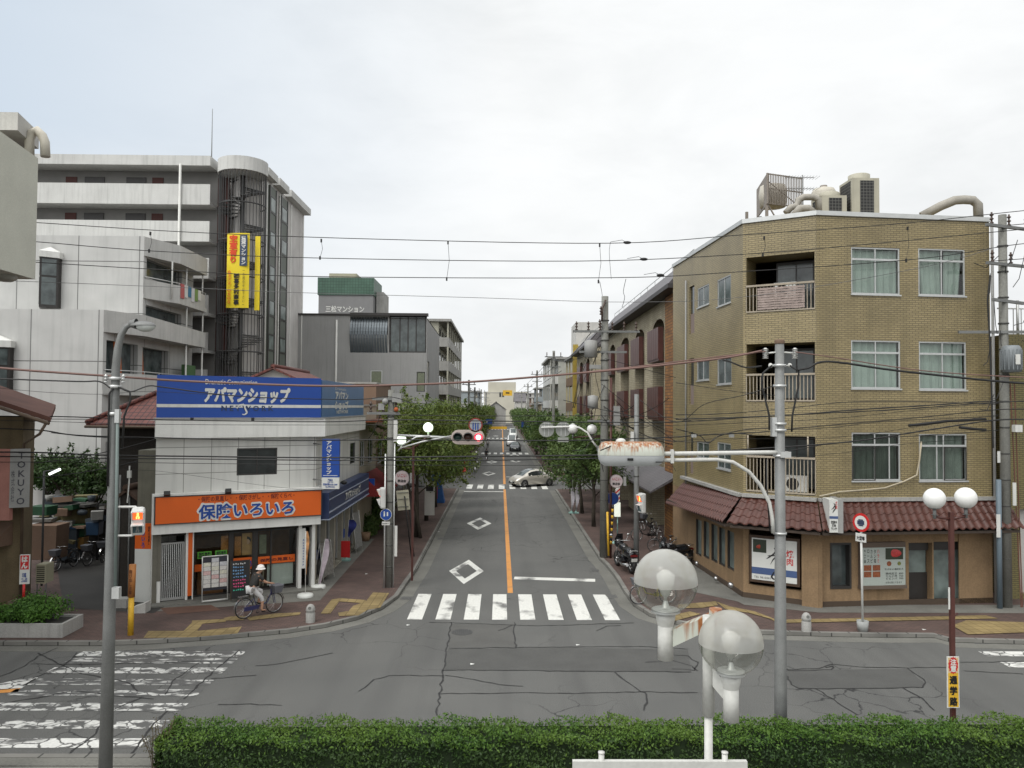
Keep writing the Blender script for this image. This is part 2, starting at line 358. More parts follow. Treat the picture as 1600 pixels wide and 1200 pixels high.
RED = pm('red_paint', (.5, .02, .02), .4, .15); BLU = pm('blue_sign_paint', (.012, .055, .26), .4, .12, 1, .06)
ORG = pm('orange_sign_paint', (.62, .105, .008), .5, .1, 1, .05); YEL = pm('yellow_paint', (.68, .4, .03), .55, .25, 4, .15)
BLKP = pm('black_paint', (.012, .012, .012), .5, .1); REDL = pm('red_lettering', (.5, .03, .03), .6, .05); WIRE = pm('wire_sheath', (.014, .014, .014), .6, .1)
GREY = pm('grey_metal_sheet', (.3, .3, .29), .6, .2, 1.5, .1, streak=.3)
def road_mat():
    m = bpy.data.materials.new('asphalt'); N, L, b = nodes(m); v = obvec(N, L)
    c = mixc(N, L, noise_fac(N, L, v, .35, 5), (.078, .079, .077), (.107, .107, .102))
    c = mixc(N, L, noise_fac(N, L, v, 60, 3, .3, .7), mixc(N, L, .5, c, (.03, .03, .03)), mixc(N, L, .28, c, (.34, .34, .32)))
    c = mixc(N, L, noise_fac(N, L, obvec(N, L, (.8, .05, 1)), 1.4, 4, .48, .75), c, mixc(N, L, .35, c, (.05, .05, .05)))
    # hairline crazing
    vo = N.new('ShaderNodeTexVoronoi'); vo.feature = 'DISTANCE_TO_EDGE'; vo.inputs['Scale'].default_value = .55
    nn = N.new('ShaderNodeTexNoise'); nn.inputs['Scale'].default_value = 1.2; nn.inputs['Detail'].default_value = 5; L.new(v, nn.inputs[0])
    ad = N.new('ShaderNodeVectorMath'); ad.operation = 'MULTIPLY_ADD'; L.new(nn.outputs[1], ad.inputs[0]); ad.inputs[1].default_value = (.9, .9, .9); L.new(v, ad.inputs[2]); L.new(ad.outputs[0], vo.inputs['Vector'])
    r = N.new('ShaderNodeMapRange'); r.inputs[1].default_value = .004; r.inputs[2].default_value = .014; r.inputs[3].default_value = 1; r.inputs[4].default_value = 0; L.new(vo.outputs[0], r.inputs[0])
    q = N.new('ShaderNodeMath'); q.operation = 'MULTIPLY'; L.new(r.outputs[0], q.inputs[0]); L.new(noise_fac(N, L, v, .16, 2, .5, .62), q.inputs[1])
    c = mixc(N, L, q.outputs[0], c, (.035, .035, .035))
    L.new(c, b.inputs['Base Color']); b.inputs['Roughness'].default_value = .85; b.inputs['Specular IOR Level'].default_value = .25
    bump(N, L, b, noise_fac(N, L, v, 90, 2), .35, .006); return m
ASP = road_mat()
def paint_mat(name, col, wear, crack=0, lo=.45, hi=.6, scale=2.2, stretch=(1, 1, 1)):
    m = bpy.data.materials.new(name); N, L, b = nodes(m); v = obvec(N, L)
    c = mixc(N, L, noise_fac(N, L, v, 14, 4), tuple(k * .8 for k in col), col)
    f = noise_fac(N, L, obvec(N, L, stretch), scale, 9, lo, hi)
    q = N.new('ShaderNodeMath'); q.operation = 'MULTIPLY'; q.inputs[1].default_value = wear; L.new(f, q.inputs[0]); fac = q.outputs[0]
    if crack:
        vo = N.new('ShaderNodeTexVoronoi'); vo.feature = 'DISTANCE_TO_EDGE'; vo.inputs['Scale'].default_value = crack
        nn = N.new('ShaderNodeTexNoise'); nn.inputs['Scale'].default_value = 3; nn.inputs['Detail'].default_value = 4; L.new(v, nn.inputs[0])
        ad = N.new('ShaderNodeVectorMath'); ad.operation = 'MULTIPLY_ADD'; L.new(nn.outputs[1], ad.inputs[0]); ad.inputs[1].default_value = (.35, .35, .35); L.new(v, ad.inputs[2]); L.new(ad.outputs[0], vo.inputs['Vector'])
        r = N.new('ShaderNodeMapRange'); r.inputs[1].default_value = .03; r.inputs[2].default_value = .07; r.inputs[3].default_value = 1; r.inputs[4].default_value = 0; L.new(vo.outputs[0], r.inputs[0])
        mxx = N.new('ShaderNodeMath'); mxx.operation = 'MAXIMUM'; L.new(r.outputs[0], mxx.inputs[0]); L.new(fac, mxx.inputs[1]); fac = mxx.outputs[0]
    c = mixc(N, L, fac, c, (.085, .085, .082)); L.new(c, b.inputs['Base Color']); b.inputs['Roughness'].default_value = .7; return m
PW = paint_mat('road_paint_white', (.68, .68, .64), .9, 0, .52, .66, 1.1, (1.3, .8, 1)); PO = paint_mat('road_paint_orange', (.62, .27, .06), .3, 0, .5, .7)
PWF = paint_mat('worn_road_paint', (.62, .62, .59), 1, 3.2, .47, .55, 3, (.8, 1.4, 1)); PWN = paint_mat('cracked_road_paint', (.66, .66, .63), .95, 2.6, .5, .6, 1.6, (.6, 1.5, 1))
PWG = paint_mat('nearly_gone_road_paint', (.6, .6, .57), 1, 3, .38, .5, 3, (.6, 2, 1))
PAV = brick('paving_brick', (.13, .082, .07), (.095, .064, .055), (.04, .034, .03), .21, .105, .006, .85, var=.4, bumpv=.3)
KERB = brick('kerb_stone', (.22, .215, .195), (.19, .185, .17), (.05, .05, .045), .9, 3, .02, .85, off=0, var=.4)
GUT = pm('gutter_concrete', (.17, .168, .15), .85, .35, .9, .2, 18); TAC = brick('tactile_block', (.3, .225, .1), (.23, .17, .075), (.14, .1, .04), .3, .3, .012, .8, off=0, var=.4)
SOIL = pm('alley_ground', (.045, .043, .04), .8, .4, .8, .2)
def S(o): o['kind'] = 'structure'; return o
# ground, roads, pavements
b = B(); b.poly([(-2500, -600, -.06), (2500, -600, -.06), (2500, 4200, -.06), (-2500, 4200, -.06)]); S(b.build('ground', pm('far_ground', (.14, .14, .13), .9, .3, .05)))
b = B(); b.poly([(-140, 10, 0), (140, 10, 0), (140, 520, 0), (-140, 520, 0)]); S(b.build('road', ASP))
KL = [(-90, 23.05)] + [G(x, y, .12)[:2] for x, y in [(10, 1003), (110, 1003), (165, 1003), (245, 1000), (350, 993), (450, 984), (510, 975), (560, 963), (598, 947), (622, 930), (632, 915), (641, 902)]]
KL = [(p[0], p[1]) for p in KL] + [(-3.56, 33.5), (-3.56, 66)]
KR = [(4.56, 66), (4.56, 36)] + [tuple(G(x, y, .12)[:2]) for x, y in [(946, 880), (962, 900), (975, 922), (990, 942), (1015, 958), (1055, 970), (1110, 979), (1192, 986), (1290, 989), (1375, 990.5), (1460, 991), (1486, 998), (1600, 1001)]] + [(90, 22.9)]
def offset(path, d):
    out = []
    for i, p in enumerate(path):
        a = Vector(path[max(i - 1, 0)]); c = Vector(path[min(i + 1, len(path) - 1)]); t = (c - a).normalized(); out.append((p[0] - t.y * d, p[1] + t.x * d))
    return out
def strip(path, w0, w1, z0, z1, name, mat, zt=None):
    a = offset(path, w0); c = offset(path, w1); b = B()
    for i in range(len(path) - 1):
        q = [a[i], c[i], c[i + 1], a[i + 1]]
        b.hexa([(x, y, z0) for x, y in q][::-1] + [(x, y, z1) for x, y in q][::-1])
    return S(b.build(name, mat))
# block 1 left and right (up to the first side street at y=66)
def slab(poly, name, mat, z0=-.05, z1=.115): b = B(); b.prism(poly, z0, z1); return S(b.build(name, mat))
slab(offset(KL, .14) + [(-90, 66)], 'sidewalk', PAV); slab(offset(KR, .14) + [(90, 66)], 'sidewalk', PAV)
strip(KL, 0, .16, -.03, .125, 'kerb', KERB); strip(KR, 0, .16, -.03, .125, 'kerb', KERB)
strip(KL, -.5, -.002, -.02, .006, 'gutter', GUT); strip(KR, -.5, -.002, -.02, .006, 'gutter', GUT)
for y0, y1 in ((77, 150), (160, 232), (242, 320), (330, 420)):
    for s, x in ((-1, -3.56), (1, 4.56)):
        P = [(x, y0), (x, y1)] if s < 0 else [(x, y1), (x, y0)]
        P = [(-60, y0), (x - .8, y0), (x, y0 + .8), (x, y1 - .8), (x - .8, y1), (-60, y1)] if s < 0 else [(60, y1), (x + .8, y1), (x, y1 - .8), (x, y0 + .8), (x + .8, y0), (60, y0)]
        slab(offset(P, .14), 'sidewalk', PAV); strip(P, 0, .16, -.03, .125, 'kerb', KERB); strip(P, -.5, -.002, -.02, .006, 'gutter', GUT)
# near pavement under the hedge and the lamps
slab([(-6.45, 15.22), (60, 15.5), (60, 2), (-90, 2), (-90, 15.2)], 'sidewalk', pm('near_pavement', (.2, .19, .17), .85, .3, 1, .15))
strip([(60, 16.02), (-6.45, 15.75), (-90, 15.7)], 0, .16, -.03, .13, 'kerb', KERB)
b = B(); b.prism([(-6.45, 15.6), (60, 15.9), (60, 15.4), (-90, 15.1), (-90, 15.55)], -.04, .117); S(b.build('sidewalk', GUT))
def sheet(pts, z, name, mat): b = B(); b.poly([(p[0], p[1], z) for p in pts]); return S(b.build(name, mat))
def psheet(px, z, name, mat):
    pts = [G(x, y, z) for x, y in px]; a = sum(pts[i].x * pts[(i + 1) % len(pts)].y - pts[(i + 1) % len(pts)].x * pts[i].y for i in range(len(pts)))
    return sheet(pts if a > 0 else pts[::-1], z, name, mat)
# alley ground between the old house and the corner shop
psheet([(100, 950), (240, 958), (262, 945), (205, 800), (120, 800), (88, 880)], .122, 'alley', SOIL)
# concrete aprons in front of the shops
psheet([(245, 955), (500, 938), (585, 842), (565, 842), (488, 925), (245, 942)], .121, 'shop_apron', GUT)
psheet([(1075, 900), (1163, 945), (1280, 957), (1600, 958), (1600, 945), (1280, 945), (1163, 932), (1085, 880)], .121, 'shop_apron', GUT)
psheet([(1040, 876), (1085, 925), (1163, 942), (1085, 884), (1066, 872)], .123, 'concrete_ramp', GUT)
psheet([(250, 950), (330, 945), (345, 953), (262, 960)], .1235, 'patched_ground', pm('red_patch', (.13, .07, .05), .9, .3))
# drain gratings in the gutters
DRN = brick('drain_grate', (.03, .03, .03), (.03, .03, .03), (.12, .12, .115), .05, 1, .02, .7, off=0)
for q in ([(628, 932), (645, 932), (642, 937), (625, 937)], [(685, 840), (694, 840), (692, 843), (683, 843)], [(922, 887), (936, 890), (936, 893), (926, 892)], [(945, 929), (962, 929), (966, 934), (951, 935)], [(908, 868), (917, 870), (920, 872), (911, 872)], [(1515, 1001), (1540, 1001), (1548, 1006), (1523, 1006)], [(876, 811), (884, 811), (887, 813), (880, 814)]):
    psheet(q, .0095, 'drain_grate', DRN)
# road markings
def bars(name, n, x0, pitch, w, y0, y1, mat):
    b = B()
    for i in range(n): x = x0 + i * pitch; b.poly([(x, y0, .005), (x + w, y0, .005), (x + w, y1, .005), (x, y1, .005)])
    return S(b.build(name, mat))
bars('crosswalk', 8, -3.07, .935, .5, 26.0, 29.5, PW)
bars('crosswalk', 8, -3.0, .935, .5, 66.9, 70.4, PW); bars('crosswalk', 8, -3.0, .935, .5, 115, 119, PW); bars('crosswalk', 8, -3.0, .935, .5, 170, 174, PW); bars('crosswalk', 8, -3.0, .935, .5, 236, 240, PW)
for y in (64.5, 166): b = B(); b.poly([(-3.05, y, .005), (.25, y, .005), (.25, y + .4, .005), (-3.05, y + .4, .005)]); S(b.build('stop_line', PW))
psheet([(804, 901), (930, 904.5), (930, 909), (803, 905)], .005, 'stop_line', PW)
for y in (78, 124, 176, 250): b = B(); b.poly([(.5, y, .005), (3.95, y, .005), (3.95, y + .4, .005), (.5, y + .4, .005)]); S(b.build('stop_line', PW))
b = B(); b.poly([(.28, 29.7, .005), (.48, 29.7, .005), (.40, 66.5, .005), (.2, 66.5, .005)]); S(b.build('centre_line', PO))
for y0, y1 in ((71, 114), (120, 169), (175, 235), (241, 420)): b = B(); b.poly([(.2, y0, .005), (.42, y0, .005), (.42, y1, .005), (.2, y1, .005)]); S(b.build('centre_line', PO))
for cx, cy in ((-1.45, 33.6), (-1.3, 47.2), (-1.3, 82), (-1.2, 99), (1.9, 101), (1.9, 113), (-1.3, 186)):
    b = B(); o = [(0, -2.45), (.74, 0), (0, 2.45), (-.74, 0)]; k = [(a * .6, c * .6) for a, c in o]
    for i in range(4): j = (i + 1) % 4; b.poly([(cx + o[i][0], cy + o[i][1], .005), (cx + o[j][0], cy + o[j][1], .005), (cx + k[j][0], cy + k[j][1], .005), (cx + k[i][0], cy + k[i][1], .005)])
    S(b.build('diamond_marking', PW))
def lbar(y0, y1, mat, xr=0):
    q = lambda y: -7.35 + (22.5 - y) * -.02
    b = B(); b.poly([(q(y0) - 4.5, y0, .005), (q(y0) + .1, y0, .005), (q(y1) + .1, y1, .005), (q(y1) - 4.5, y1, .005)]); return S(b.build('crosswalk_bar', mat))
for y, m in ((22.15, PWF), (21.55, PWG), (20.75, PWF), (19.9, PWG), (19.15, PWG), (18.25, PWF), (17.25, PWF), (16.3, PWN)): lbar(y, y + .46, m)
for q in ([(0, 1007), (95, 1009), (98, 1012), (0, 1011)],): psheet(q, .005, 'edge_line', PWF)
psheet([(-40, 1078), (25, 1062), (60, 1058), (34, 1075), (0, 1078)], .005, 'arrow_marking', PWN); psheet([(-40, 1085), (-40, 1079), (32, 1075), (28, 1081)], .005, 'arrow_marking', PO)
for i in range(5):
    y = 22.35 - i * .95; b = B(); x = 13.95 + i * .02; b.poly([(x, y, .005), (x + 4.6, y, .005), (x + 4.6, y + .45, .005), (x, y + .45, .005)]); S(b.build('crosswalk_bar', PWN))
PT1 = pm('patch_asphalt', (.086, .086, .082), .9, .25, 1.2, .35, 55); PT2 = pm('pale_patch_asphalt', (.104, .103, .097), .9, .25, 1.0, .35, 55)
psheet([(706, 975), (802, 975), (806, 1011), (701, 1012)], .0035, 'asphalt_patch', PT2); psheet([(700, 1014), (900, 1012), (1075, 1015), (1080, 1049), (900, 1048), (693, 1046)], .0035, 'asphalt_patch', PT1)
psheet([(1222, 1047), (1420, 1045), (1432, 1058), (1446, 1068), (1436, 1074), (1250, 1076), (1232, 1064)], .0035, 'asphalt_patch', PT1)
# sealed cracks, traced on the road
CRK = pm('crack_sealant', (.03, .03, .03), .75, .3, 6)
def crack(px, w=.035):
    P = [G(x, y, .0085) for x, y in px]; Q = []
    for i in range(len(P) - 1):
        n = max(2, int((P[i + 1] - P[i]).length / .22))
        for k in range(n): v = P[i].lerp(P[i + 1], k / n); Q.append(v + Vector((random.uniform(-.035, .035), random.uniform(-.035, .035), 0)))
    Q.append(P[-1]); b = B()
    for i in range(len(Q) - 1):
        t = (Q[i + 1] - Q[i]).normalized(); s = Vector((-t.y, t.x, 0)); a = w * random.uniform(.3, .8); c = w * random.uniform(.3, .8)
        b.poly([Q[i] - s * a, Q[i + 1] - s * c, Q[i + 1] + s * c, Q[i] + s * a][::1])
    return S(b.build('road_crack', CRK))
for c in ([(705, 972), (700, 1005), (692, 1050), (685, 1100), (683, 1118)], [(700, 1013), (780, 1012), (900, 1011), (1000, 1010), (1075, 1014)], [(692, 1047), (800, 1047), (900, 1049), (960, 1049), (1080, 1050)], [(688, 1084), (800, 1082), (900, 1083), (990, 1081), (1090, 1082)],
          [(695, 1055), (740, 1062), (780, 1070), (817, 1072)], [(690, 1056), (640, 1055), (610, 1055), (585, 1062), (560, 1080)], [(960, 1050), (985, 1068), (1000, 1080), (1012, 1085), (1006, 1110)], [(1010, 1035), (1050, 1032), (1080, 1040), (1090, 1048)], [(1040, 1022), (1075, 1025), (1090, 1035), (1084, 1047), (1050, 1045)],
          [(805, 972), (802, 990), (806, 1012)], [(670, 972), (760, 975), (840, 978), (990, 973)], [(780, 985), (800, 977)], [(930, 985), (950, 978), (970, 977)],
          [(1222, 1000), (1215, 1030), (1231, 1048), (1300, 1046), (1302, 1040), (1290, 1043)], [(1230, 1056), (1238, 1070), (1250, 1076), (1350, 1076), (1410, 1074), (1440, 1074), (1447, 1066), (1435, 1055), (1418, 1044)], [(1225, 1046), (1280, 1045), (1300, 1038), (1350, 1042), (1420, 1043), (1480, 1043)], [(1275, 1076), (1310, 1098), (1340, 1117)],
          [(1408, 1074), (1440, 1090), (1460, 1110)], [(1500, 1035), (1600, 1033)], [(1505, 1048), (1600, 1053)], [(0, 1057), (40, 1040), (60, 1025), (90, 1012)], [(50, 1037), (130, 1038), (250, 1035), (330, 1033)], [(60, 1020), (120, 1050), (200, 1066), (215, 1080)],
          [(375, 1015), (345, 1040), (310, 1070), (287, 1092)], [(310, 1035), (290, 1050), (268, 1065), (258, 1085)], [(0, 1100), (60, 1090), (110, 1080), (170, 1085), (240, 1092)], [(105, 1180), (150, 1145), (175, 1110), (222, 1090)], [(190, 1195), (215, 1165), (240, 1130), (262, 1110)], [(330, 1060), (400, 1055)], [(340, 1100), (390, 1100), (440, 1102)], [(400, 1040), (430, 1038), (520, 1020)], [(120, 1020), (100, 1040), (50, 1060)]):
    crack(c)
# tan tiled apartment building with grill restaurant (right)
TAN = brick('tan_glazed_tile', (.33, .265, .135), (.275, .22, .108), (.13, .105, .06), .235, .075, .011, .38, var=.26, bumpv=.5, streak=.5, spec=.5)
PLB = pm('brown_plaster', (.27, .18, .1), .85, .3, 1.2, .2, 20, streak=.4)
TFL = Fr((8.36, 38.0), (8.93, 28.75)); TFC = Fr((8.93, 28.75), (11.1, 27.35)); TFR = Fr((11.1, 27.35), (17.75, 28.1))
tan = thing('apartment_building', 'four-storey tan tiled corner apartment building with a red tiled eave over a restaurant', 'building', (11.1, 27.35, .1))
wr, wl = [], []
FRW = [(1330, 387, 1406, 460), (1435, 389, 1508, 462), (1330, 532, 1407, 607), (1436, 534, 1510, 609), (1331, 676, 1407, 751), (1436, 678, 1511, 751)]
FLW = [(1077, 447, 1085, 521), (1090, 447, 1108, 478), (1121, 433, 1142, 476), (1077, 560, 1084, 632), (1089, 562, 1108, 594), (1121, 559, 1143, 600), (1077, 675, 1083, 740), (1089, 691, 1108, 716), (1121, 692, 1142, 733)]
rR = [TFR.rect(*p) for p in FRW]; rL = [TFL.rect(*p) for p in FLW]
cz = [TFC.rect(1162, 398, 1273, 487), TFC.rect(1162, 536, 1273, 628), TFC.rect(1162, 681, 1273, 771)]
u1c = TFC.len - .06
cz = [(.12, u1c, z0 + .0, z1) for _, _, z0, z1 in cz]
LR = [TFR.rect(*p) for p in [(1297, 848, 1330, 920), (1420, 848, 1457, 942), (1459, 846, 1526, 942)]]
LL = [TFL.rect(x0, y0, x1, y1) for x0, y0, x1, y1 in [(1087, 812, 1096, 868), (1099, 815, 1108, 872), (1111, 820, 1121, 878), (1123, 825, 1133, 884), (1136, 830, 1147, 890)]]
LC = [TFC.rect(1170, 828, 1252, 918)]
b = B(); ZS = 3.3
facade(b, TFR, 0, TFR.len, ZS, 14, rR, .1); facade(b, TFL, 0, TFL.len, ZS, 14, rL, .1)
facade(b, TFC, 0, TFC.len, ZS, 14, [(a, c, e, f, 1.35) for a, c, e, f in cz])
bk = [(17.75, 28.1), (17.9, 38.5), (8.36, 38.0)]
for i in range(2): p, q = bk[i], bk[i + 1]; b.poly([(p[0], p[1], .1), (q[0], q[1], .1), (q[0], q[1], 14), (p[0], p[1], 14)])
b.poly([(8.36, 38, 13.9), (8.93, 28.75, 13.9), (11.1, 27.35, 13.9), (17.75, 28.1, 13.9), (17.9, 38.5, 13.9)])
b.build('wall', TAN, tan)
b = B(); facade(b, TFR, 0, TFR.len, .1, ZS, LR, .35); facade(b, TFL, 0, TFL.len, .1, ZS, LL, .14); facade(b, TFC, 0, TFC.len, .1, ZS, [(*LC[0], .18)])
b.fb(TFC, TFC.len - .5, TFC.len + .05, 0, .16, .1, 3); b.fb(TFR, -.05, .1, 0, .14, .1, 3); b.fb(TFR, TFR.len - 1.35, TFR.len - .05, 0, .05, .1, 3)
b.build('ground_floor_wall', PLB, tan)
b = B()
for fr, o in ((TFL, (0, 0)), (TFC, (0, 0)), (TFR, (0, 0))): b.fb(fr, -.02, fr.len + .02, -.12, .06, 13.9, 14.06)
b.build('parapet_cap', ALU, tan)
b = B()
for fr in (TFL, TFC, TFR): b.fb(fr, 0, fr.len, .003, .05, .1, .3)
b.build('plinth', pm('dark_plinth', (.07, .05, .035), .9), tan)
for i, r in enumerate(rR):
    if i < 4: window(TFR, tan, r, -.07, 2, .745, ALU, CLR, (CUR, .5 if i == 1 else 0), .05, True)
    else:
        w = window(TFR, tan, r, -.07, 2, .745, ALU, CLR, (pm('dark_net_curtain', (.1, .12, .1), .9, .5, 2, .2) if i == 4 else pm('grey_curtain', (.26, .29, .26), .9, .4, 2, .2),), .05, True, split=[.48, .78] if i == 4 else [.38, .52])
        u0, u1, z0, z1 = r; q = B(); a, c = (u0 + .02, u0 + (u1 - u0) * .48) if i == 4 else (u0 + (u1 - u0) * .52, u1 - .03)
        zt = z0 + (z1 - z0) * .72; q.fb(TFR, a, a + .03, -.01, .01, z0, zt); q.fb(TFR, c - .03, c, -.01, .01, z0, zt); q.fb(TFR, a, c, -.012, .012, zt - .03, zt); q.fb(TFR, a, c, -.012, .012, z0, z0 + .03); q.build('sliding_sash', ALUD, w)
for i, r in enumerate(rL):
    if i % 3 == 0: # recessed service door slit
        q = B(); q.fb(TFL, r[0] + .02, r[1] - .02, -.09, -.06, r[2], r[2] + (r[3] - r[2]) * .42); q.build('slit_panel', pm('dull_pink_panel', (.22, .17, .15), .7), tan)
        q = B(); q.fb(TFL, r[0] + .02, r[1] - .02, -.099, -.08, r[2] + (r[3] - r[2]) * .42, r[3]); q.build('slit_window', GLD, tan)
    else: window(TFL, tan, r, -.06, 2, None, ALU, GLM, None, .045, True)
for i, r in enumerate(LL): q = B(); q.fb(TFL, r[0], r[1], -.13, -.1, r[2], r[3]); w = q.build('slit_glass', GLG, tan); q = B(); q.fb(TFL, r[0], r[0] + .05, -.1, -.02, r[2], r[3]); q.fb(TFL, r[0] + .05, r[1], -.1, -.03, r[2], r[2] + .06); q.build('frame', ALUD, w)
r = LR[0]; q = B(); q.fb(TFR, r[0], r[1], -.3, -.25, r[2], r[3]); w = q.build('shop_window', GLM, tan); q = B()
for a, c, e, f in ((r[0], r[0] + .07, r[2], r[3]), (r[1] - .07, r[1], r[2], r[3]), (r[0] + .07, r[1] - .07, r[2], r[2] + .09), (r[0] + .07, r[1] - .07, r[3] - .07, r[3])): q.fb(TFR, a, c, -.245, .02, e, f)
q.build('frame', ALUD, w)
r = LR[1]; q = B(); q.fb(TFR, r[0], r[1], -.34, -.3, r[2], r[2] + 1.02); q.fb(TFR, r[0] + .02, r[1] - .02, -.29, -.2, r[3] - .3, r[3]); w = q.build('door', ALUD, tan)
q = B(); q.fb(TFR, r[0] + .05, r[1] - .05, -.34, -.31, r[2] + 1.02, r[3] - .3); q.build('pane', GLG, w)
q = B(); q.cyl(TFR.p(r[0] + .12, -.27, r[2] + .9), TFR.p(r[0] + .12, -.27, r[2] + 1.4), .015); q.build('handle', ALU, w)
r = LR[2]; q = B(); q.fb(TFR, r[0], r[1], -.3, -.24, r[2] + .12, r[3] - .32); w = q.build('glass_screen', GLG, tan)
q = B(); q.fb(TFR, r[0], r[0] + .05, -.24, -.18, r[2], r[3]); q.fb(TFR, r[1] - .06, r[1], -.24, -.18, r[2], r[3]); q.fb(TFR, r[0] + .05, r[1] - .06, -.24, -.17, r[2], r[2] + .12); q.fb(TFR, r[0] + .05, r[1] - .06, -.24, -.17, r[3] - .32, r[3]); q.build('frame', ALUD, w)
# balconies in the chamfer
BAL = pm('balcony_rail_paint', (.36, .31, .24), .6, .2, 3, .1)
for i, (a, c, z0, z1) in enumerate(cz):
    q = B(); top = z0 + (1.05 if i < 2 else 1.35) - .02
    q.fb(TFC, a, c, -.04, .03, z0 + .02, z0 + .07); q.fb(TFC, a, c, -.06, .05, top - .07, top)
    n = 19
    for k in range(n + 1): u = a + (c - a) * k / n; q.fb(TFC, u - .014, u + .014, -.02, .01, z0 + .07, top - .07)
    if i == 2: q.cyl(TFC.p(a + .05, 0, top), TFC.p(a + .05, 0, z1), .025); q.cyl(TFC.p(c - .25, 0, top), TFC.p(c - .25, 0, z1), .03)
    rl = q.build('balcony_railing', BAL, tan)
    if i == 0:
        q = B()
        for k in range(9):
            zz = z0 + .1 + k * .09; n = 14
            for j in range(n): u = a + .42 + (c - a - .75) * j / n; q.fb(TFC, u, u + (c - a - .75) / n, .03, .045 + random.uniform(0, .012), zz + random.uniform(-.008, .008), zz + .075)
        q.build('reed_screen', pm('faded_reed_screen', (.36, .29, .26), .9, .35, 6, .3), rl)
    # french window at the back of the recess
    q = B(); q.fb(TFC, .9, c - .25, -1.33, -1.28, z0 + .1, z0 + 2.0); w = q.build('balcony_door', ALUD, tan)
    q = B(); q.fb(TFC, .96, 1.6, -1.275, -1.27, z0 + .16, z0 + 1.9); q.fb(TFC, 1.66, c - .31, -1.275, -1.27, z0 + .16, z0 + 1.9); q.build('pane', GLM, w)
    if i != 1:
        q = B(); uu = (1.0 if i == 0 else 1.35); q.fb(TFC, uu, uu + .8, -.75, -.45, z0 + .5 * (1 - i / 2) + .05, z0 + .5 * (1 - i / 2) + .62); ac = q.build('air_conditioner', WHT, tan)
        q = B(); q.torus(TFC.p(uu + .3, -.445, z0 + .5 * (1 - i / 2) + .33), .2, .018, tuple(TFC.n)); q.lathe([(.19, 0), (.001, .002)], TFC.p(uu + .3, -.447, z0 + .5 * (1 - i / 2) + .33), 20, False, tuple(TFC.n)); q.build('fan_grille', BLKP, ac)
# tiled pent roof
TIL = pm('red_glazed_tile', (.09, .034, .025), .35, .35, 3, .25, 14)
q = B()
def pent(fr, u0, u1, zt0, zt1, dz=.92, proj=.85, ea0=0, ea1=0):
    n = max(2, int((u1 - u0) / .27)); rows = 4
    for j in range(rows):
        for i in range(n):
            for s in range(6):
                def P(k, ang, jj, lift):
                    uu = u0 + (u1 - u0) * (i + k) / n; f = uu / fr.len; e = ea0 * (1 - f) + ea1 * f
                    uu2 = uu + (e * 0)
                    w = jj / rows; ztop = zt0 + (zt1 - zt0) * (uu - u0) / (u1 - u0)
                    ue = uu + ((1 - f) * -ea0 + f * ea1) * w
                    return fr.p(ue, .06 + proj * w, ztop - dz * w + lift)
                k0, k1 = s / 6, (s + 1) / 6; h = lambda k: .055 * max(0, math.sin(k * math.pi * 1.6)) if k < .625 else -.012 * math.sin((k - .625) / .375 * math.pi)
                a, c, d_, e_ = P(k0, 0, j, h(k0) + .0), P(k1, 0, j, h(k1) + .0), P(k1, 0, j + 1, h(k1) + .035), P(k0, 0, j + 1, h(k0) + .035)
                q.add([a, e_, d_, c], [(0, 1, 2, 3)], True)
                lo = Vector((0, 0, -.045)); q.add([e_, e_ + lo, d_ + lo, d_], [(0, 1, 2, 3)], False)
pent(TFL, TFL.len - 7.4, TFL.len, 3.55, 3.82, ea1=.35); pent(TFC, 0, TFC.len, 3.82, 3.82, ea0=.35, ea1=.3); pent(TFR, 0, TFR.len + .5, 3.82, 3.82, ea0=.3)
q.build('tile_eave', TIL, tan)
q = B(); q.fb(TFL, TFL.len - 7.4, TFL.len, .01, .2, 3.78, 3.9); q.fb(TFC, 0, TFC.len, .01, .22, 3.8, 3.92); q.fb(TFR, 0, TFR.len + .4, .01, .2, 3.8, 3.92)
q.build('eave_flashing', CON, tan)
q = B()
for fr, u0, u1 in ((TFL, TFL.len - 7.4, TFL.len + .3), (TFC, -.25, TFC.len + .25), (TFR, -.25, TFR.len + .4)): q.fb(fr, u0, u1, .01, .84, 2.74, 2.83)
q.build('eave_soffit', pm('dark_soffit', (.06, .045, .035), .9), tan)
# conduit loop along the facade, drain pipe
q = B(); pth = [TFR.p(*[(lambda uz: (uz[0], .09, uz[1]))(TFR.uz(x, y))][0]) for x, y in [(1278, 775), (1310, 768), (1350, 765), (1380, 762), (1410, 752), (1430, 742), (1434, 720), (1437, 690)]]; q.tube(pth, .03, 6); q.build('conduit', pm('cream_conduit', (.42, .37, .27), .6), tan)
q = B(); q.cyl(TFL.p(2.3, .06, 3.6), TFL.p(2.3, .06, 12.9), .035); q.cyl(TFR.p(TFR.len + .03, .1, .1), TFR.p(TFR.len + .03, .1, 13.8), .05); q.build('drain_pipe', GREY, tan)
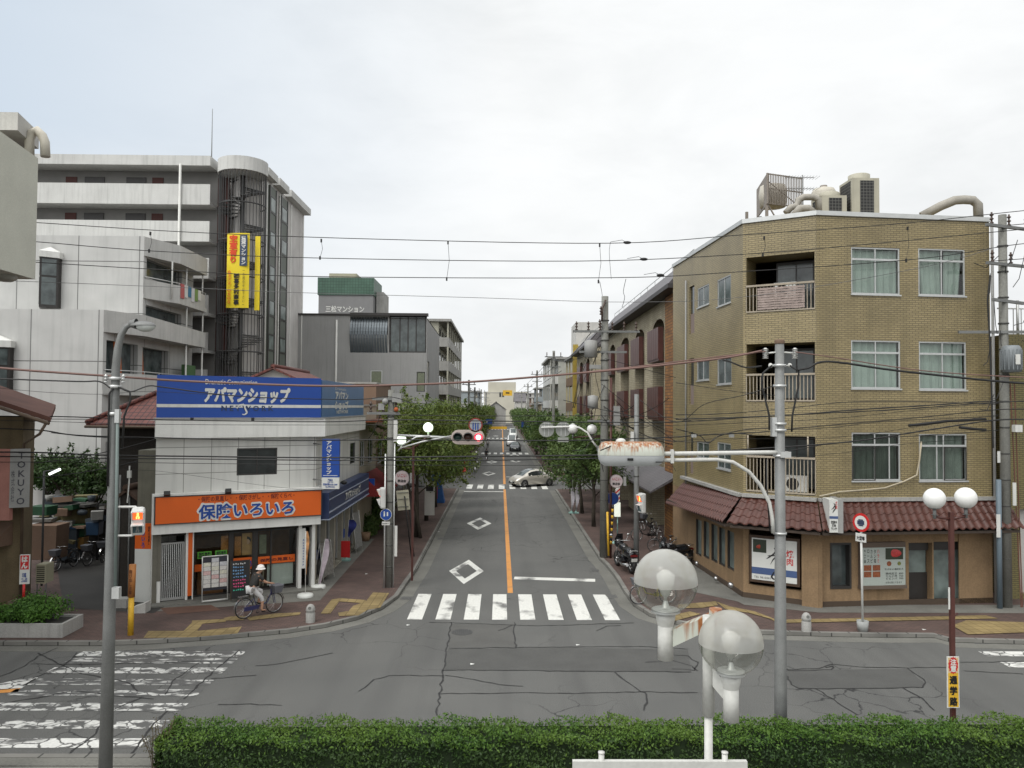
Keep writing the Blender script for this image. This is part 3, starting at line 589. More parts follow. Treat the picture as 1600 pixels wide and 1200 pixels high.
# menu light box, restaurant sign board and projecting sign
SGW = pm('sign_white', (.6, .61, .58), .45, .08, 2, .04)
rr = TFC.rect(1172, 838, 1251, 912); sb = thing('sign_board', 'large white framed restaurant sign with running-stroke logo and blue band, set in the chamfered corner', 'sign', TFC.p((rr[0] + rr[1]) / 2, 0, rr[2]))
q = B(); q.fb(TFC, rr[0], rr[1], -.15, .12, rr[2], rr[3]); q.build('frame', pm('dark_brown_frame', (.06, .035, .02), .6), sb)
ri = (rr[0] + .1, rr[1] - .1, rr[2] + .1, rr[3] - .1)
q = B(); q.fb(TFC, ri[0], ri[1], .12, .135, ri[2], ri[3]); q.build('panel', SGW, sb)
w_, h_ = ri[1] - ri[0], ri[3] - ri[2]
q = B(); q.fb(TFC, ri[0], ri[1], .135, .14, ri[2] + h_ * .14, ri[2] + h_ * .3); q.build('blue_band', pm('band_blue', (.06, .1, .22), .5), sb)
q = B(); q.fb(TFC, ri[0] + .04, ri[0] + w_ * .33, .135, .14, ri[2] + h_ * .66, ri[3] - .04); ph = q.build('photo_panel', pm('photo_dark', (.03, .04, .025), .4), sb)
q = B(); q.ball(TFC.p(ri[0] + w_ * .18, .14, ri[2] + h_ * .8), .13, 12, 8, sc=(1, .12, .55)); q.build('meat_picture', pm('meat_red', (.42, .06, .03), .4, .5, 12, .3), sb)
def stroke(fr, d, pts, r, mat, par, name='brush_stroke'):
    q = B(); n = len(pts); P = [fr.p(u, d, z) for u, z in pts]; s = Vector((0, 0, 0))
    for i in range(n - 1):
        a, c = Vector(pts[i]), Vector(pts[i + 1]); t = (c - a); t = t / (t.length or 1); m = Vector((-t.y, t.x)); r0 = r[i]; r1_ = r[i + 1]
        q.poly([fr.p(a.x + m.x * r0, d, a.y + m.y * r0), fr.p(c.x + m.x * r1_, d, c.y + m.y * r1_), fr.p(c.x - m.x * r1_, d, c.y - m.y * r1_), fr.p(a.x - m.x * r0, d, a.y - m.y * r0)][::-1])
    return q.build(name, mat, par)
S2 = lambda L_: [(ri[0] + w_ * a, ri[2] + h_ * c) for a, c in L_]
for pts, rad in (([(.5, .8), (.55, .74), (.5, .66), (.38, .56), (.33, .52)], [.01, .03, .025, .02, .005]), ([(.56, .74), (.6, .66), (.55, .6), (.48, .52), (.42, .4)], [.02, .03, .03, .02, .004]), ([(.36, .6), (.5, .62), (.66, .58), (.7, .5)], [.01, .02, .025, .006]), ([(.55, .62), (.62, .5), (.66, .4)], [.02, .02, .005]), ([(.62, .3), (.5, .22), (.44, .1), (.5, .05), (.56, .1)], [.004, .02, .03, .02, .005])):
    stroke(TFC, .145, S2(pts), rad, BLKP, sb)
text(vert('焼肉'), TFC, (ri[0] + w_ * .77, ri[0] + w_ * .93, ri[2] + h_ * .42, ri[2] + h_ * .78), .14, REDL, sb, bold=.02)
text('TEL 06-6441', TFC, (ri[0] + w_ * .05, ri[0] + w_ * .42, ri[2] + h_ * .04, ri[2] + h_ * .09), .14, BLKP, sb)
rr = TFR.rect(1344, 855, 1413, 914, .1); mb = thing('menu_board', 'pale menu light box with dish photos beside the restaurant door', 'menu board', TFR.p((rr[0] + rr[1]) / 2, 0, rr[2]))
q = B(); q.fb(TFR, rr[0] - .04, rr[1] + .04, .005, .2, rr[2] - .12, rr[2]); q.fb(TFR, rr[0] - .02, rr[1] + .02, .005, .15, rr[2], rr[3] + .18); q.build('casing', pm('greybrown_casing', (.12, .09, .07), .7), mb)
q = B(); q.fb(TFR, rr[0], rr[1], .15, .16, rr[2], rr[3]); q.build('panel', pm('menu_panel', (.36, .4, .37), .4, .08), mb)
w_, h_ = rr[1] - rr[0], rr[3] - rr[2]; MP = lambda a, c, e, f: (rr[0] + w_ * a, rr[0] + w_ * c, rr[2] + h_ * e, rr[2] + h_ * f)
FOOD = pm('dish_picture', (.28, .09, .04), .4, .7, 9, .5, 30)
for k in range(2):
    for j in range(2): x = .06 + k * .2; q = B(); a, c, e, f = MP(x, x + .17, .22 + j * .17, .37 + j * .17); q.fb(TFR, a, c, .16, .163, e, f); q.build('dish_photo', FOOD, mb)
a, c, e, f = MP(.55, .95, .68, .98); q = B(); q.fb(TFR, a, c, .16, .163, e, f); q.build('dish_photo', pm('photo_dark', (.03, .04, .03)), mb); q = B(); q.ball(TFR.p((a + c) / 2, .165, e + (f - e) * .55), (c - a) * .38, 14, 8, sc=(1, .06, .55)); q.build('meat_picture', pm('meat_pink', (.5, .05, .05), .4, .5, 10), mb)
q = B(); q.lathe([(.09, 0), (.001, .004)], TFR.p(rr[0] + w_ * .63, .162, rr[2] + h_ * .57), 14, True, tuple(TFR.n)); q.build('dish_photo', FOOD, mb); q = B(); q.lathe([(.07, 0), (.001, .004)], TFR.p(rr[0] + w_ * .86, .162, rr[2] + h_ * .57), 14, True, tuple(TFR.n)); q.build('dish_photo', pm('salad_picture', (.2, .22, .06), .5, .7, 12, .5), mb)
for k, s in enumerate(('キムチ盛', 'ロース', 'カルビ', 'タン塩', 'ハラミ')): text(vert(s), TFR, MP(.06 + k * .075, .11 + k * .075, .6, .95), .163, BLKP if k < 4 else REDL, mb, bold=.01)
text('ランチセット始めました', TFR, MP(.53, .95, .4, .45), .163, BLKP, mb, bold=.02); text('焼肉定食  850\nカルビ丼  750\nビビンバ  700', TFR, MP(.55, .95, .15, .34), .163, BLKP, mb, bold=.01); text('お持ち帰りできます', TFR, MP(.55, .92, .04, .1), .163, BLKP, mb)
# projecting sign, seen from its left
c0 = TFR.p(.25, .06, 0); fs = Fr((c0.x - .1, c0.y - .95), (c0.x + .32, c0.y - .98))
ps = thing('projecting_sign', 'narrow white vertical sign with brush logo standing out from the tiled eave', 'sign', (c0.x, c0.y, 2.6))
p0 = D(1300, 781, c0.y - .9); p1 = D(1300, 832, c0.y - .9); zt, zb = p0.z, p1.z
PF = Fr((c0.x + .12, c0.y - .1), (c0.x + .42, c0.y - .95))
xa = D(1296, 800, c0.y - .9).x
PF = Fr((xa, c0.y - .9), (xa + .28, c0.y - .93)); q = B(); q.fb(PF, 0, .28, -.75, 0, zb, zt); q.build('box', SGW, ps)
q = B(); q.fb(PF, .28, .46, -.9, -.02, zb - .02, zt + .02); q.build('backing', GREY, ps)
for pts, rad in (([(.14, .9), (.19, .84), (.13, .75), (.06, .7)], [.01, .02, .015, .004]), ([(.18, .84), (.2, .74), (.15, .68), (.1, .6)], [.01, .02, .02, .004])): stroke(PF, .006, [(u, zb + (zt - zb) * k) for u, k in pts], rad, BLKP, ps)
text(vert('焼肉'), PF, (.2, .26, zb + (zt - zb) * .72, zt - .05), .006, REDL, ps, bold=.02); q = B(); q.fb(PF, .0, .28, 0, .004, zb + (zt - zb) * .42, zb + (zt - zb) * .5); q.build('blue_band', MC['band_blue'], ps); text('営業中\n焼肉\nランチ', PF, (.05, .24, zb + .08, zb + (zt - zb) * .36), .006, BLKP, ps, bold=.02)
# rooftop plant
RFP = lambda px, py, Y: D(px, py, Y)
ct = thing('cooling_tower', 'slatted brown-grey screened tank on legs at the left of the tan roof', 'water tank', (RFP(1218, 330, 31).x, 31.5, 14))
xa, xb, xc = RFP(1182, 300, 32.6).x, RFP(1199, 300, 30.2).x, RFP(1252, 300, 31).x; z0, z1 = RFP(1199, 318, 30.2).z, RFP(1199, 270, 30.2).z
Fa = Fr((xa, 32.6), (xb, 30.2)); Fb = Fr((xb, 30.2), (xc, 30.8)); SL = pm('screen_slat', (.24, .21, .18), .6, .2)
q = B(); q.fb(Fa, 0, Fa.len, -.04, 0, z0, z1); n = 22
for k in range(n + 1): u = Fb.len * k / n; q.fb(Fb, u - .012, u + .012, -.03, 0, z0, z1)
for zz in (z0, (z0 + z1) / 2, z1 - .04): q.fb(Fb, 0, Fb.len, -.07, -.03, zz, zz + .04)
q.tube([Fb.p(.1, -.08, z1 - .3), Fb.p(Fb.len - .2, -.08, z0 + .1)], .02, 6); q.build('screen', SL, ct)
q = B(); m_ = Fb.p(Fb.len / 2, -.75, 0); q.lathe([(.01, z0 + .05), (.5, z0 + .12), (.55, z0 + .6), (.5, z1 - .25), (.01, z1 - .1)], (m_.x, m_.y, 0), 18); q.build('tank', pm('cream_tank', (.5, .47, .4), .6), ct)
q = B()
for p in (Fb.p(.05, -.1, 0), Fb.p(Fb.len - .1, -.1, 0), Fb.p(.1, -1.4, 0), Fb.p(Fb.len - .1, -1.4, 0), Fa.p(.3, -.1, 0)): q.box(p.x - .05, p.x + .05, p.y - .05, p.y + .05, 13.9, z0)
q.tube([Fb.p(.1, -.1, z0), Fb.p(.9, -.1, 14)], .03, 6); q.tube([Fb.p(1.2, -.1, z0), Fb.p(.6, -.1, 14)], .03, 6); q.build('leg', SL, ct)
an = thing('tv_antenna', 'thin yagi aerial above the slatted roof tank', 'antenna', (xc - .1, 30.6, 14)); q = B(); q.cyl((xc - .1, 30.6, 13.9), (xc - .1, 30.6, z1 + .05), .02); q.build('mast', GALV, an)
q = B(); e = RFP(1272, 274, 30.6)
for zz in (z1 - .05, z1 - .5): q.cyl((xc - .8, 30.6, zz), (e.x, 30.6, zz), .012, n=6); [q.cyl((xc - .7 + k * .12, 30.35, zz), (xc - .7 + k * .12, 30.85, zz), .006, n=5) for k in range(11)]
q.build('boom', GALV, an)
hp = RFP(1294, 300, 31); wt = thing('water_heater', 'cream round-topped tank behind the black louvred unit on the roof', 'tank', (hp.x, 31, 14)); r_ = .48
q = B(); q.lathe([(r_, 13.9), (r_, RFP(1294, 300, 31).z), (r_ * .85, RFP(1294, 294, 31).z), (.1, RFP(1294, 290, 31).z), (.001, RFP(1294, 289, 31).z)], (hp.x - .1, 31.2, 0), 20); q.build('tank', MC['cream_tank'], wt); q = B(); q.lathe([(.14, RFP(1294, 292, 31).z), (.14, RFP(1294, 288, 31).z), (.001, RFP(1294, 288, 31).z)], (hp.x - .1, 31.2, 0), 12); q.build('lid', SL, wt)
def acunit(x0, x1, y, d, zt, name, lab, fan, side):
    t = thing(name, lab, 'air conditioner', ((x0 + x1) / 2, y, 14)); q = B()
    q.box(x0, x1, y, y + d, 13.95, zt); q.build('casing', pm('beige_casing', (.42, .4, .32), .6, .15, 2, .1, streak=.4), t)
    GR = brick('black_louvre', (.015, .015, .015), (.02, .02, .02), (.12, .12, .11), .12, .12, .01, .6, off=0)
    q = B(); w = x1 - x0; q.box(x0 + w * .3, x1 - w * .2, y - .012, y + .001, 14.08, zt - .1); q.box(x0 - .012, x0 + .001, y + .1, y + d - .1, 14.08, zt - .1); q.build('coil_grille', GR, t)
    q = B(); q.lathe([(w * .38, zt), (w * .38, zt + fan), (w * .33, zt + fan + .03), (.01, zt + fan + .03)], ((x0 + x1) / 2, y + d / 2, 0), 20); q.build('fan_cowl', MC['beige_casing'], t)
zb = RFP(1300, 305, 29.5).z; acunit(RFP(1283, 300, 29.5).x, RFP(1323, 300, 29.5).x, 29.5, .9, zb, 'rooftop_unit', 'short beige air conditioner with black louvres on the roof edge', .18, 1)
zb = RFP(1350, 278, 29.5).z; acunit(RFP(1331, 300, 29.5).x, RFP(1374, 300, 29.5).x, 29.5, 1.1, zb, 'rooftop_unit', 'tall beige air conditioner with grid grilles and round cowl on the roof', .24, 1)
DCT = pm('lagged_duct', (.33, .31, .27), .7, .25, 3, .15)
q = B(); q.tube([RFP(1440, 338, 29.4), RFP(1470, 322, 29.2), RFP(1492, 313, 29), RFP(1506, 312, 29), RFP(1520, 313, 29), RFP(1528, 320, 29), RFP(1529, 345, 29)], .17, 12); o = q.build('roof_duct', DCT); tag(o, 'fat bent lagged pipe arching over the right end of the tan roof', 'duct')
q = B(); q.tube([RFP(1228, 333, 29.6), RFP(1236, 324, 29.6), RFP(1245, 322, 29.6), RFP(1248, 312, 29.6), RFP(1256, 308, 29.6), RFP(1270, 308, 29.6), RFP(1279, 312, 29.6), RFP(1280, 332, 29.6)], .13, 12); o = q.build('roof_duct', DCT); tag(o, 'grey curled pipe between the slatted tank and the short air conditioner', 'duct')
q = B(); q.tube([RFP(1240, 338, 29.2), RFP(1250, 326, 29.2), RFP(1262, 326, 29.2), RFP(1272, 334, 29.2)], .16, 12); o = q.build('roof_duct', DCT); tag(o, 'low fat pipe elbow lying on the roof edge below the curled pipe', 'duct')
# corner shop (left)
WTL = brick('white_wall_tile', (.6, .6, .57), (.56, .56, .53), (.22, .22, .2), .92, .92, .012, .45, off=0, var=.16, bumpv=.3, streak=.55)
WFA = pm('white_fascia', (.66, .66, .63), .5, .12, 1.5, .06, streak=.3)
SF = Fr((-12.0, 27.35), (-7.05, 29.9)); SS = Fr((-7.05, 29.9), (-7.05, 38.9))
shop = thing('corner_shop', 'two-storey white tiled corner shop with orange fascia and shopfront', 'shop', (-7.05, 29.9, .1))
SIGNB = pm('deep_blue_sign', (.012, .058, .29), .35, .1, 1, .04); SIGNP = pm('pale_blue_sign', (.07, .15, .3), .4, .15, 1, .08)
rw = SF.rect(370, 700, 433, 742); rsw = [SS.rect(547, 692, 555, 724)]
zc = SF.uz(380, 770)[1]                      # top of the orange band
zf = SF.uz(255, 833)[1]                      # bottom of white fascia
zr0 = SF.uz(380, 683)[1]; zr1 = SF.uz(257, 655)[1]
b = B(); facade(b, SF, 0, SF.len, zf, zr0, [rw], .1); facade(b, SS, 0, SS.len, 3.55, zr0, rsw, .1)
b.poly([(-12, 27.35, .1), (-12, 38.9, .1), (-12, 38.9, zr0), (-12, 27.35, zr0)]); b.poly([(-12, 38.9, .1), (-7.05, 38.9, .1), (-7.05, 38.9, zr0), (-12, 38.9, zr0)])
b.poly([(-12.3, 27.2, zr1 - .05), (-6.8, 29.8, zr1 - .05), (-6.8, 39, zr1 - .05), (-12.3, 39, zr1 - .05)])
b.build('wall', WTL, shop)
window(SF, shop, rw, -.07, 2, None, ALUD, GLD, None, .05); window(SS, shop, rsw[0], -.07, 1, None, ALUD, GLD, None, .05)
q = B(); q.fb(SF, -.05, SF.len + .25, .0, .32, zr0, zr1); q.fb(SS, .0, SS.len, .0, .3, zr0, zr1); q.build('roof_fascia', WFA, shop)
q = B(); q.fb(SF, -.08, SF.len + .2, -.3, .35, zr1, zr1 + .05); q.fb(SS, .0, SS.len + .1, -.3, .33, zr1, zr1 + .05); q.build('roof_flashing', GREY, shop)
# blue rooftop hoarding
hz0, hz1 = zr1 + .06, 8.06; bs = thing('rooftop_sign', 'big deep blue rooftop hoarding with white lettering and a white stripe above the corner shop', 'sign', SF.p(2.5, 0, hz0))
q = B(); q.fb(SF, -.02, SF.len + .1, .1, .22, hz0, hz1); q.build('front_panel', SIGNB, bs)
q = B(); q.fb(SS, .0, SS.len - .05, .08, .2, hz0, hz1 - .05); q.build('side_panel', SIGNP, bs, label='paler blue side panel')
q = B(); q.fb(SF, -.02, SF.len + .1, .222, .228, hz0 + .36, hz0 + .47); q.fb(SS, .0, SS.len - .05, .202, .208, hz0 + .36, hz0 + .47); q.build('white_stripe', WHT, bs)
q = B()
for u in (.3, 1.8, 3.3, 4.8): q.tube([SF.p(u, .08, hz1 - .1), SF.p(u, -1.0, hz0 - .05)], .03, 6)
q.build('brace', GALV, bs)
lr = lambda x0, y0, x1, y1, d=.23: SF.rect(x0, y0, x1, y1, d)
text('Dramatic Comunication', SF, lr(321, 593, 402, 601), .23, WHT, bs, bold=.01)
text('アパマンショップ', SF, lr(320, 606, 453, 629), .23, WHT, bs, bold=.06, shear=.15)
text('N E T W O R K', SF, lr(346, 634, 427, 642), .231, pm('navy_letter', (.02, .04, .1), .5), bs, bold=.03)
stroke(SF, .235, [SF.uz(x, y, .23) for x, y in [(370, 638), (374, 633), (381, 632), (383, 638), (386, 645), (382, 648), (378, 647)]], [.02, .03, .03, .025, .03, .02, .01], WHT, bs, 'swoosh')
lq = lambda x0, y0, x1, y1: SS.rect(x0, y0, x1, y1, .21)
text('アパマン\nショップ', SS, lq(524, 612, 544, 640), .21, WHT, bs, bold=.05); text('NETWORK', SS, lq(526, 641, 544, 646), .211, SGW, bs, bold=.02); text('Dramatic', SS, lq(524, 606, 541, 610), .21, WHT, bs)
# orange fascia
rr = lr(257, 771, 507, 816, .3); rr = (rr[0], SF.len + .12, rr[2], rr[3])
fz0, fz1 = SF.uz(380, 811, .3)[1], zc
of = thing('orange_sign', 'long orange fascia sign with blue outlined characters over the shop entrance', 'sign', SF.p(2.5, 0, fz0))
q = B(); q.fb(SF, .0, SF.len + .12, .28, .36, fz0, fz1); q.build('panel', ORG, of)
q = B(); q.fb(SF, -.04, SF.len + .16, .27, .375, fz1, fz1 + .03); q.fb(SF, -.04, SF.len + .16, .27, .375, fz0 - .03, fz0); q.fb(SF, -.04, .0, .27, .375, fz0, fz1); q.fb(SF, SF.len + .12, SF.len + .16, .27, .375, fz0, fz1); q.build('frame', ALUD, of)
r_ = lr(309, 784, 460, 809, .37)
text('保険いろいろ', SF, r_, .365, WHT, of, bold=.085, name='letter_outline'); g_ = (r_[0] + .035, r_[1] - .035, r_[2] + .035, r_[3] - .035); text('保険いろいろ', SF, g_, .375, BLU, of, bold=.03)
text('・保険の見直し・ ・保険さがし・ ・保険くらべ・', SF, lr(310, 773, 460, 781, .37), .365, pm('dark_red_letter', (.12, .012, .01), .6), of, bold=.015)
q = B(); q.fb(SF, -.1, SF.len + .14, .0, .28, zf, fz1 + .1); q.fb(SS, 0, .5, .0, .1, zf, fz1 + .1); q.build('canopy_box', WFA, shop)
for u in (.35, 2.35):
    q = B(); q.cbox(SF.p(u, .42, fz1 + .13), (.2, .16, .14), math.atan2(SF.t.y, SF.t.x), R(-25)); q.fb(SF, u - .02, u + .02, .1, .4, fz1 + .1, fz1 + .13); q.build('floodlight', BLKP, shop)
# ground floor recess
d0 = -.45
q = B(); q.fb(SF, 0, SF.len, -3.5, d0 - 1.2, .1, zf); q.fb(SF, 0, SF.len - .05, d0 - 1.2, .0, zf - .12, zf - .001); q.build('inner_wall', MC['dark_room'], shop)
q = B(); q.fb(SF, -.08, .22, d0, .02, .1, zf); q.fb(SF, 1.02, 1.1, d0, .03, .1, zf); q.fb(SF, SF.len - .12, SF.len, d0, .04, .1, zf); q.fb(SF, SF.len - .62, SF.len - .5, d0, .03, .1, zf); q.build('pillar', WFA, shop)
g0 = SF.rect(255, 850, 300, 940)
q = B(); q.fb(SF, -.05, .1, .02, .06, .1, zf); q.fb(SF, .1, .22, .02, .03, .9, zf); q.build('side_post', pm('dirty_post', (.16, .15, .12), .8, .4), shop)
# steel lattice door
q = B(); a, c = .2, 1.0; q.fb(SF, a, a + .06, -.1, -.04, .2, 2.2); q.fb(SF, c - .06, c, -.1, -.04, .2, 2.2); q.fb(SF, a + .06, c - .06, -.1, -.04, 2.14, 2.2); q.fb(SF, a + .06, c - .06, -.1, -.04, .2, .28)
gt = q.build('lattice_door', GREY, shop); q = B()
for k in range(11): u = a + .09 + k * (c - a - .18) / 10; q.fb(SF, u - .012, u + .012, -.08, -.055, .28, 2.14)
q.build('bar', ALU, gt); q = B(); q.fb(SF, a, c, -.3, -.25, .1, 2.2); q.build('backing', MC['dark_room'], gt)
q = B(); q.fb(SF, 1.1, 1.24, -.2, .05, .3, zf - .02); q.build('orange_pilaster', ORG, shop); q = B(); q.fb(SF, 1.24, 1.28, -.1, .06, .1, zf - .02); q.build('white_pipe', WHT, shop)
# shopfront glass and doors
q = B(); x0, x1 = 1.3, SF.len - .62
for u in (x0, 2.62, 3.08 + .25, 3.98, x1 - .05): q.fb(SF, u, u + .05, d0 + .1, d0 + .17, .15, 2.42)
q.fb(SF, 2.5, 2.62, d0 + .1, d0 + .18, .15, 2.42); q.fb(SF, 3.38, 3.52, d0 + .1, d0 + .18, .15, 2.42)
q.fb(SF, x0 + .05, x1 - .05, d0 + .1, d0 + .18, 2.36, 2.44); q.fb(SF, x0 + .05, x1 - .05, d0 + .1, d0 + .18, .12, .22); sfm = q.build('shopfront_frame', ALUD, shop)
q = B(); q.poly([SF.p(x0, d0 + .12, .2), SF.p(x1, d0 + .12, .2), SF.p(x1, d0 + .12, 2.4), SF.p(x0, d0 + .12, 2.4)]); q.build('shopfront_glass', CLR, shop)
q = B(); q.fb(SF, x0 + .05, 2.5, d0 + .125, d0 + .13, 1.05, 1.3); q.fb(SF, 2.67, 3.36, d0 + .125, d0 + .13, .98, 1.42); q.fb(SF, 3.55, x1 - .05, d0 + .125, d0 + .13, 1.12, 1.4); q.build('orange_band', ORG, shop)
text('保険いろいろ', SF, (2.72, 3.32, 1.08, 1.3), d0 + .14, BLU, shop, bold=.05); text('保険の見直し', SF, (3.62, x1 - .12, 1.2, 1.32), d0 + .14, MC['dark_red_letter'], shop, bold=.03)
text('0120-000-2209', SF, (2.75, 3.3, .8, .87), d0 + .14, WHT, shop, bold=.03); text('お気軽にご相談下さい', SF, (2.75, 3.3, .9, .94), d0 + .14, WHT, shop, bold=.02)
GRN = pm('green_notice', (.1, .38, .04), .5)
for k, (a, c) in enumerate(((1.45, 1.92), (2.05, 2.45))): z = 1.5; q = B(); q.fb(SF, a, c, d0 + .125, d0 + .13, z, z + .25); o = q.build('green_notice', GRN, shop); text('保険無料\n相談受付', SF, (a + .03, c - .03, z + .03, z + .22), d0 + .133, BLKP, o, bold=.04)
# interior: back wall in warm brown, posters, counter
q = B(); q.fb(SF, x0, x1, d0 - 1.15, d0 - 1.1, .1, 2.5); q.build('interior_panel', pm('brown_panel', (.16, .075, .03), .7, .5, 2), shop)
PO_ = pm('poster_orange', (.5, .2, .05), .6, .6, 6, .4); FAC = pm('poster_skin', (.55, .33, .2), .6)
for a, c, e, f in ((2.25, 2.5, 1.45, 2.25), (2.72, 2.95, 1.5, 2.2)): q = B(); q.fb(SF, a, c, d0 + .06, d0 + .07, e, f); q.build('poster', PO_, shop)
q = B(); q.fb(SF, 2.98, 3.36, d0 + .06, d0 + .07, 1.5, 2.3); o = q.build('poster', pm('poster_tan', (.5, .28, .11), .6, .3, 4), shop, label='poster with a smiling face'); q = B(); q.ball(SF.p(3.17, d0 + .075, 2.0), .1, 14, 10, sc=(1, .08, 1.15)); q.build('portrait', FAC, o); q = B(); q.ball(SF.p(3.17, d0 + .073, 2.05), .125, 14, 10, sc=(1, .06, 1)); q.build('hair', BLKP, o)
q = B(); q.fb(SF, 3.6, 3.85, d0 + .06, d0 + .07, 1.5, 2.2); q.build('poster', pm('poster_olive', (.2, .2, .13), .6, .4, 6), shop)
q = B(); q.fb(SF, 3.9, x1 - .1, d0 + .02, d0 + .05, .3, 1.08); q.build('white_board', WHT, shop); q = B(); q.fb(SF, 3.62, 3.66, d0 + .02, d0 + .05, .3, 1.1); q.fb(SF, 3.74, 3.78, d0 + .02, d0 + .05, .3, 1.1); q.build('curtain', pm('cream_strip', (.3, .24, .17)), shop)
q = B(); q.fb(SF, 1.5, 2.4, d0 - .7, d0 - .3, .1, 1.0); q.build('counter', pm('orange_wood', (.3, .12, .04), .5), shop)
# step
q = B(); q.fb(SF, -.1, SF.len + .2, d0, .5, .1, .17); q.build('step', GUT, shop)
# right corner pillar poster and side shopfront
q = B(); q.fb(SF, SF.len - .5, SF.len - .36, .0, .03, .9, 2.4); o = q.build('narrow_sign', SGW, shop); text(vert('Apamanshop'), SF, (SF.len - .47, SF.len - .4, 1.0, 2.0), .035, SIGNB, o, bold=.02)
q = B(); facade(q, SS, 0, SS.len, .1, 3.55, [(.3, 1.7, .3, 2.6, .25), (1.95, 3.4, .3, 2.6, .25), (3.7, 5.0, .2, 2.6, .25), (5.3, 6.6, .3, 2.6, .25), (6.9, 8.6, .2, 2.6, .25)]); q.build('side_wall', pm('cream_side_wall', (.36, .34, .28), .8, .3, 2), shop)
q = B(); q.fb(SS, .3, 8.6, -.3, -.24, .3, 2.6); q.build('side_glass', GLD, shop)
q = B()
for u in (.3, 1.0, 1.64, 1.95, 2.7, 3.34, 3.7, 4.94, 5.3, 6.54, 6.9, 7.8, 8.54): q.fb(SS, u, u + .06, -.24, -.18, .3, 2.6)
q.build('side_frame', ALU, shop)
q = B(); q.fb(SS, .32, 1.68, -.18, -.16, .95, 1.35); q.fb(SS, 1.97, 3.38, -.18, -.16, .95, 1.35); q.fb(SS, 5.32, 6.52, -.18, -.16, .95, 1.35); q.build('blue_band', SIGNB, shop)
q = B(); q.fb(SS, .1, SS.len, .05, .5, 2.7, 3.7); sf2 = q.build('fascia_box', pm('dark_blue_fascia', (.02, .035, .1), .4, .15), shop)
q = B(); q.fb(SS, .1, SS.len, .5, .51, 2.92, 2.98); q.fb(SS, .1, SS.len + .02, .03, .53, 2.66, 2.7); q.fb(SS, .1, SS.len, .5, .51, 3.42, 3.46); q.build('stripe', pm('pale_stripe', (.35, .4, .5), .5), sf2)
text('アパマンショップ', SS, (3.2, 6.6, 3.02, 3.38), .512, SGW, sf2, bold=.05)
for u in (1.2, 2.6): q = B(); q.ball(SS.p(u, .55, 3.85), .13, 10, 8, sc=(1, 1, .7)); q.tube([SS.p(u, .1, 3.75), SS.p(u, .45, 3.85)], .015, 5); q.build('spot_lamp', BLKP, shop)
# vertical blue projecting sign
VP = Fr(*[(D(x, 720, 29.2).x, 29.2) for x in (503, 530)]); z0, z1 = D(516, 764, 29.2).z, D(516, 686, 29.2).z; zm = D(516, 746, 29.2).z
vs = thing('vertical_sign', 'upright blue sign with white characters fixed to the corner edge of the white shop', 'sign', VP.p(.3, 0, z0))
q = B(); q.fb(VP, 0, VP.len, -.16, 0, zm, z1); q.build('blue_panel', SIGNB, vs); q = B(); q.fb(VP, 0, VP.len, -.16, 0, z0, zm - .001); q.build('white_panel', SGW, vs)
text(vert('アパマンショップ'), VP, (.16, .36, zm + .12, z1 - .08), .006, WHT, vs, bold=.04)
q = B(); q.fb(VP, .05, VP.len - .05, .002, .006, zm + .06, zm + .08); q.build('white_rule', WHT, vs); text('門真店\nコチラ↓\n営業時間10:00-18:00\n06-6900-5533', VP, (.06, VP.len - .06, z0 + .05, zm - .05), .006, SIGNB, vs, bold=.02)
q = B(); q.cyl(VP.p(.3, -.08, z1 - .2), SF.p(SF.len - .1, 0, z1 - .2), .025); q.cyl(VP.p(.3, -.08, z0 + .3), SF.p(SF.len - .1, 0, z0 + .3), .025); q.build('bracket', GALV, vs)
# shops beyond the corner shop, along the left pavement
def simple_building(name, label, A, Bp, depth, z1, mat, wins=(), wm=None, cat='building', z0=.1, roof=None, side_wins=(), side=None, wcols=2, fm=None):
    """front wall A->Bp, walls running back, windows given in frame coordinates"""
    fr = Fr(A, Bp); t = thing(name, label, cat, (A[0], A[1], z0)); b = B()
    facade(b, fr, 0, fr.len, z0, z1, list(wins), .1)
    c = fr.p(fr.len, -depth, 0); d = fr.p(0, -depth, 0); sd_ = Fr(Bp, (c.x, c.y)); sl_ = Fr((d.x, d.y), A)
    facade(b, sd_, 0, sd_.len, z0, z1, list(side_wins) if side != 'l' else [], .1); facade(b, sl_, 0, sl_.len, z0, z1, list(side_wins) if side == 'l' else [], .1)
    b.poly([(c.x, c.y, z0), (d.x, d.y, z0), (d.x, d.y, z1), (c.x, c.y, z1)]); b.poly([fr.p(0, 0, z1 - .3), fr.p(fr.len, 0, z1 - .3), fr.p(fr.len, -depth, z1 - .3), fr.p(0, -depth, z1 - .3)])
    b.build('wall', mat, t)
    b = B(); b.fb(fr, -.03, fr.len + .03, -.15, .05, z1, z1 + .1); b.fb(sd_, .15, sd_.len, -.15, .05, z1, z1 + .1); b.fb(sl_, 0, sl_.len - .15, -.15, .05, z1, z1 + .1); b.build('parapet', roof or CON, t)
    for r in wins: window(fr, t, r, -.06, wcols, None, fm or ALU, wm or GLD, None, .05)
    for r in side_wins: window(sd_ if side != 'l' else sl_, t, r, -.06, 2, None, fm or ALU, wm or GLD, None, .05)
    t.update_tag(); return t, fr, (sl_ if side == 'l' else sd_)
CRM = pm('cream_stucco', (.42, .38, .3), .85, .25, 1, .1, streak=.5); BRN = pm('brown_stucco', (.2, .13, .09), .85, .3, 1, .15)
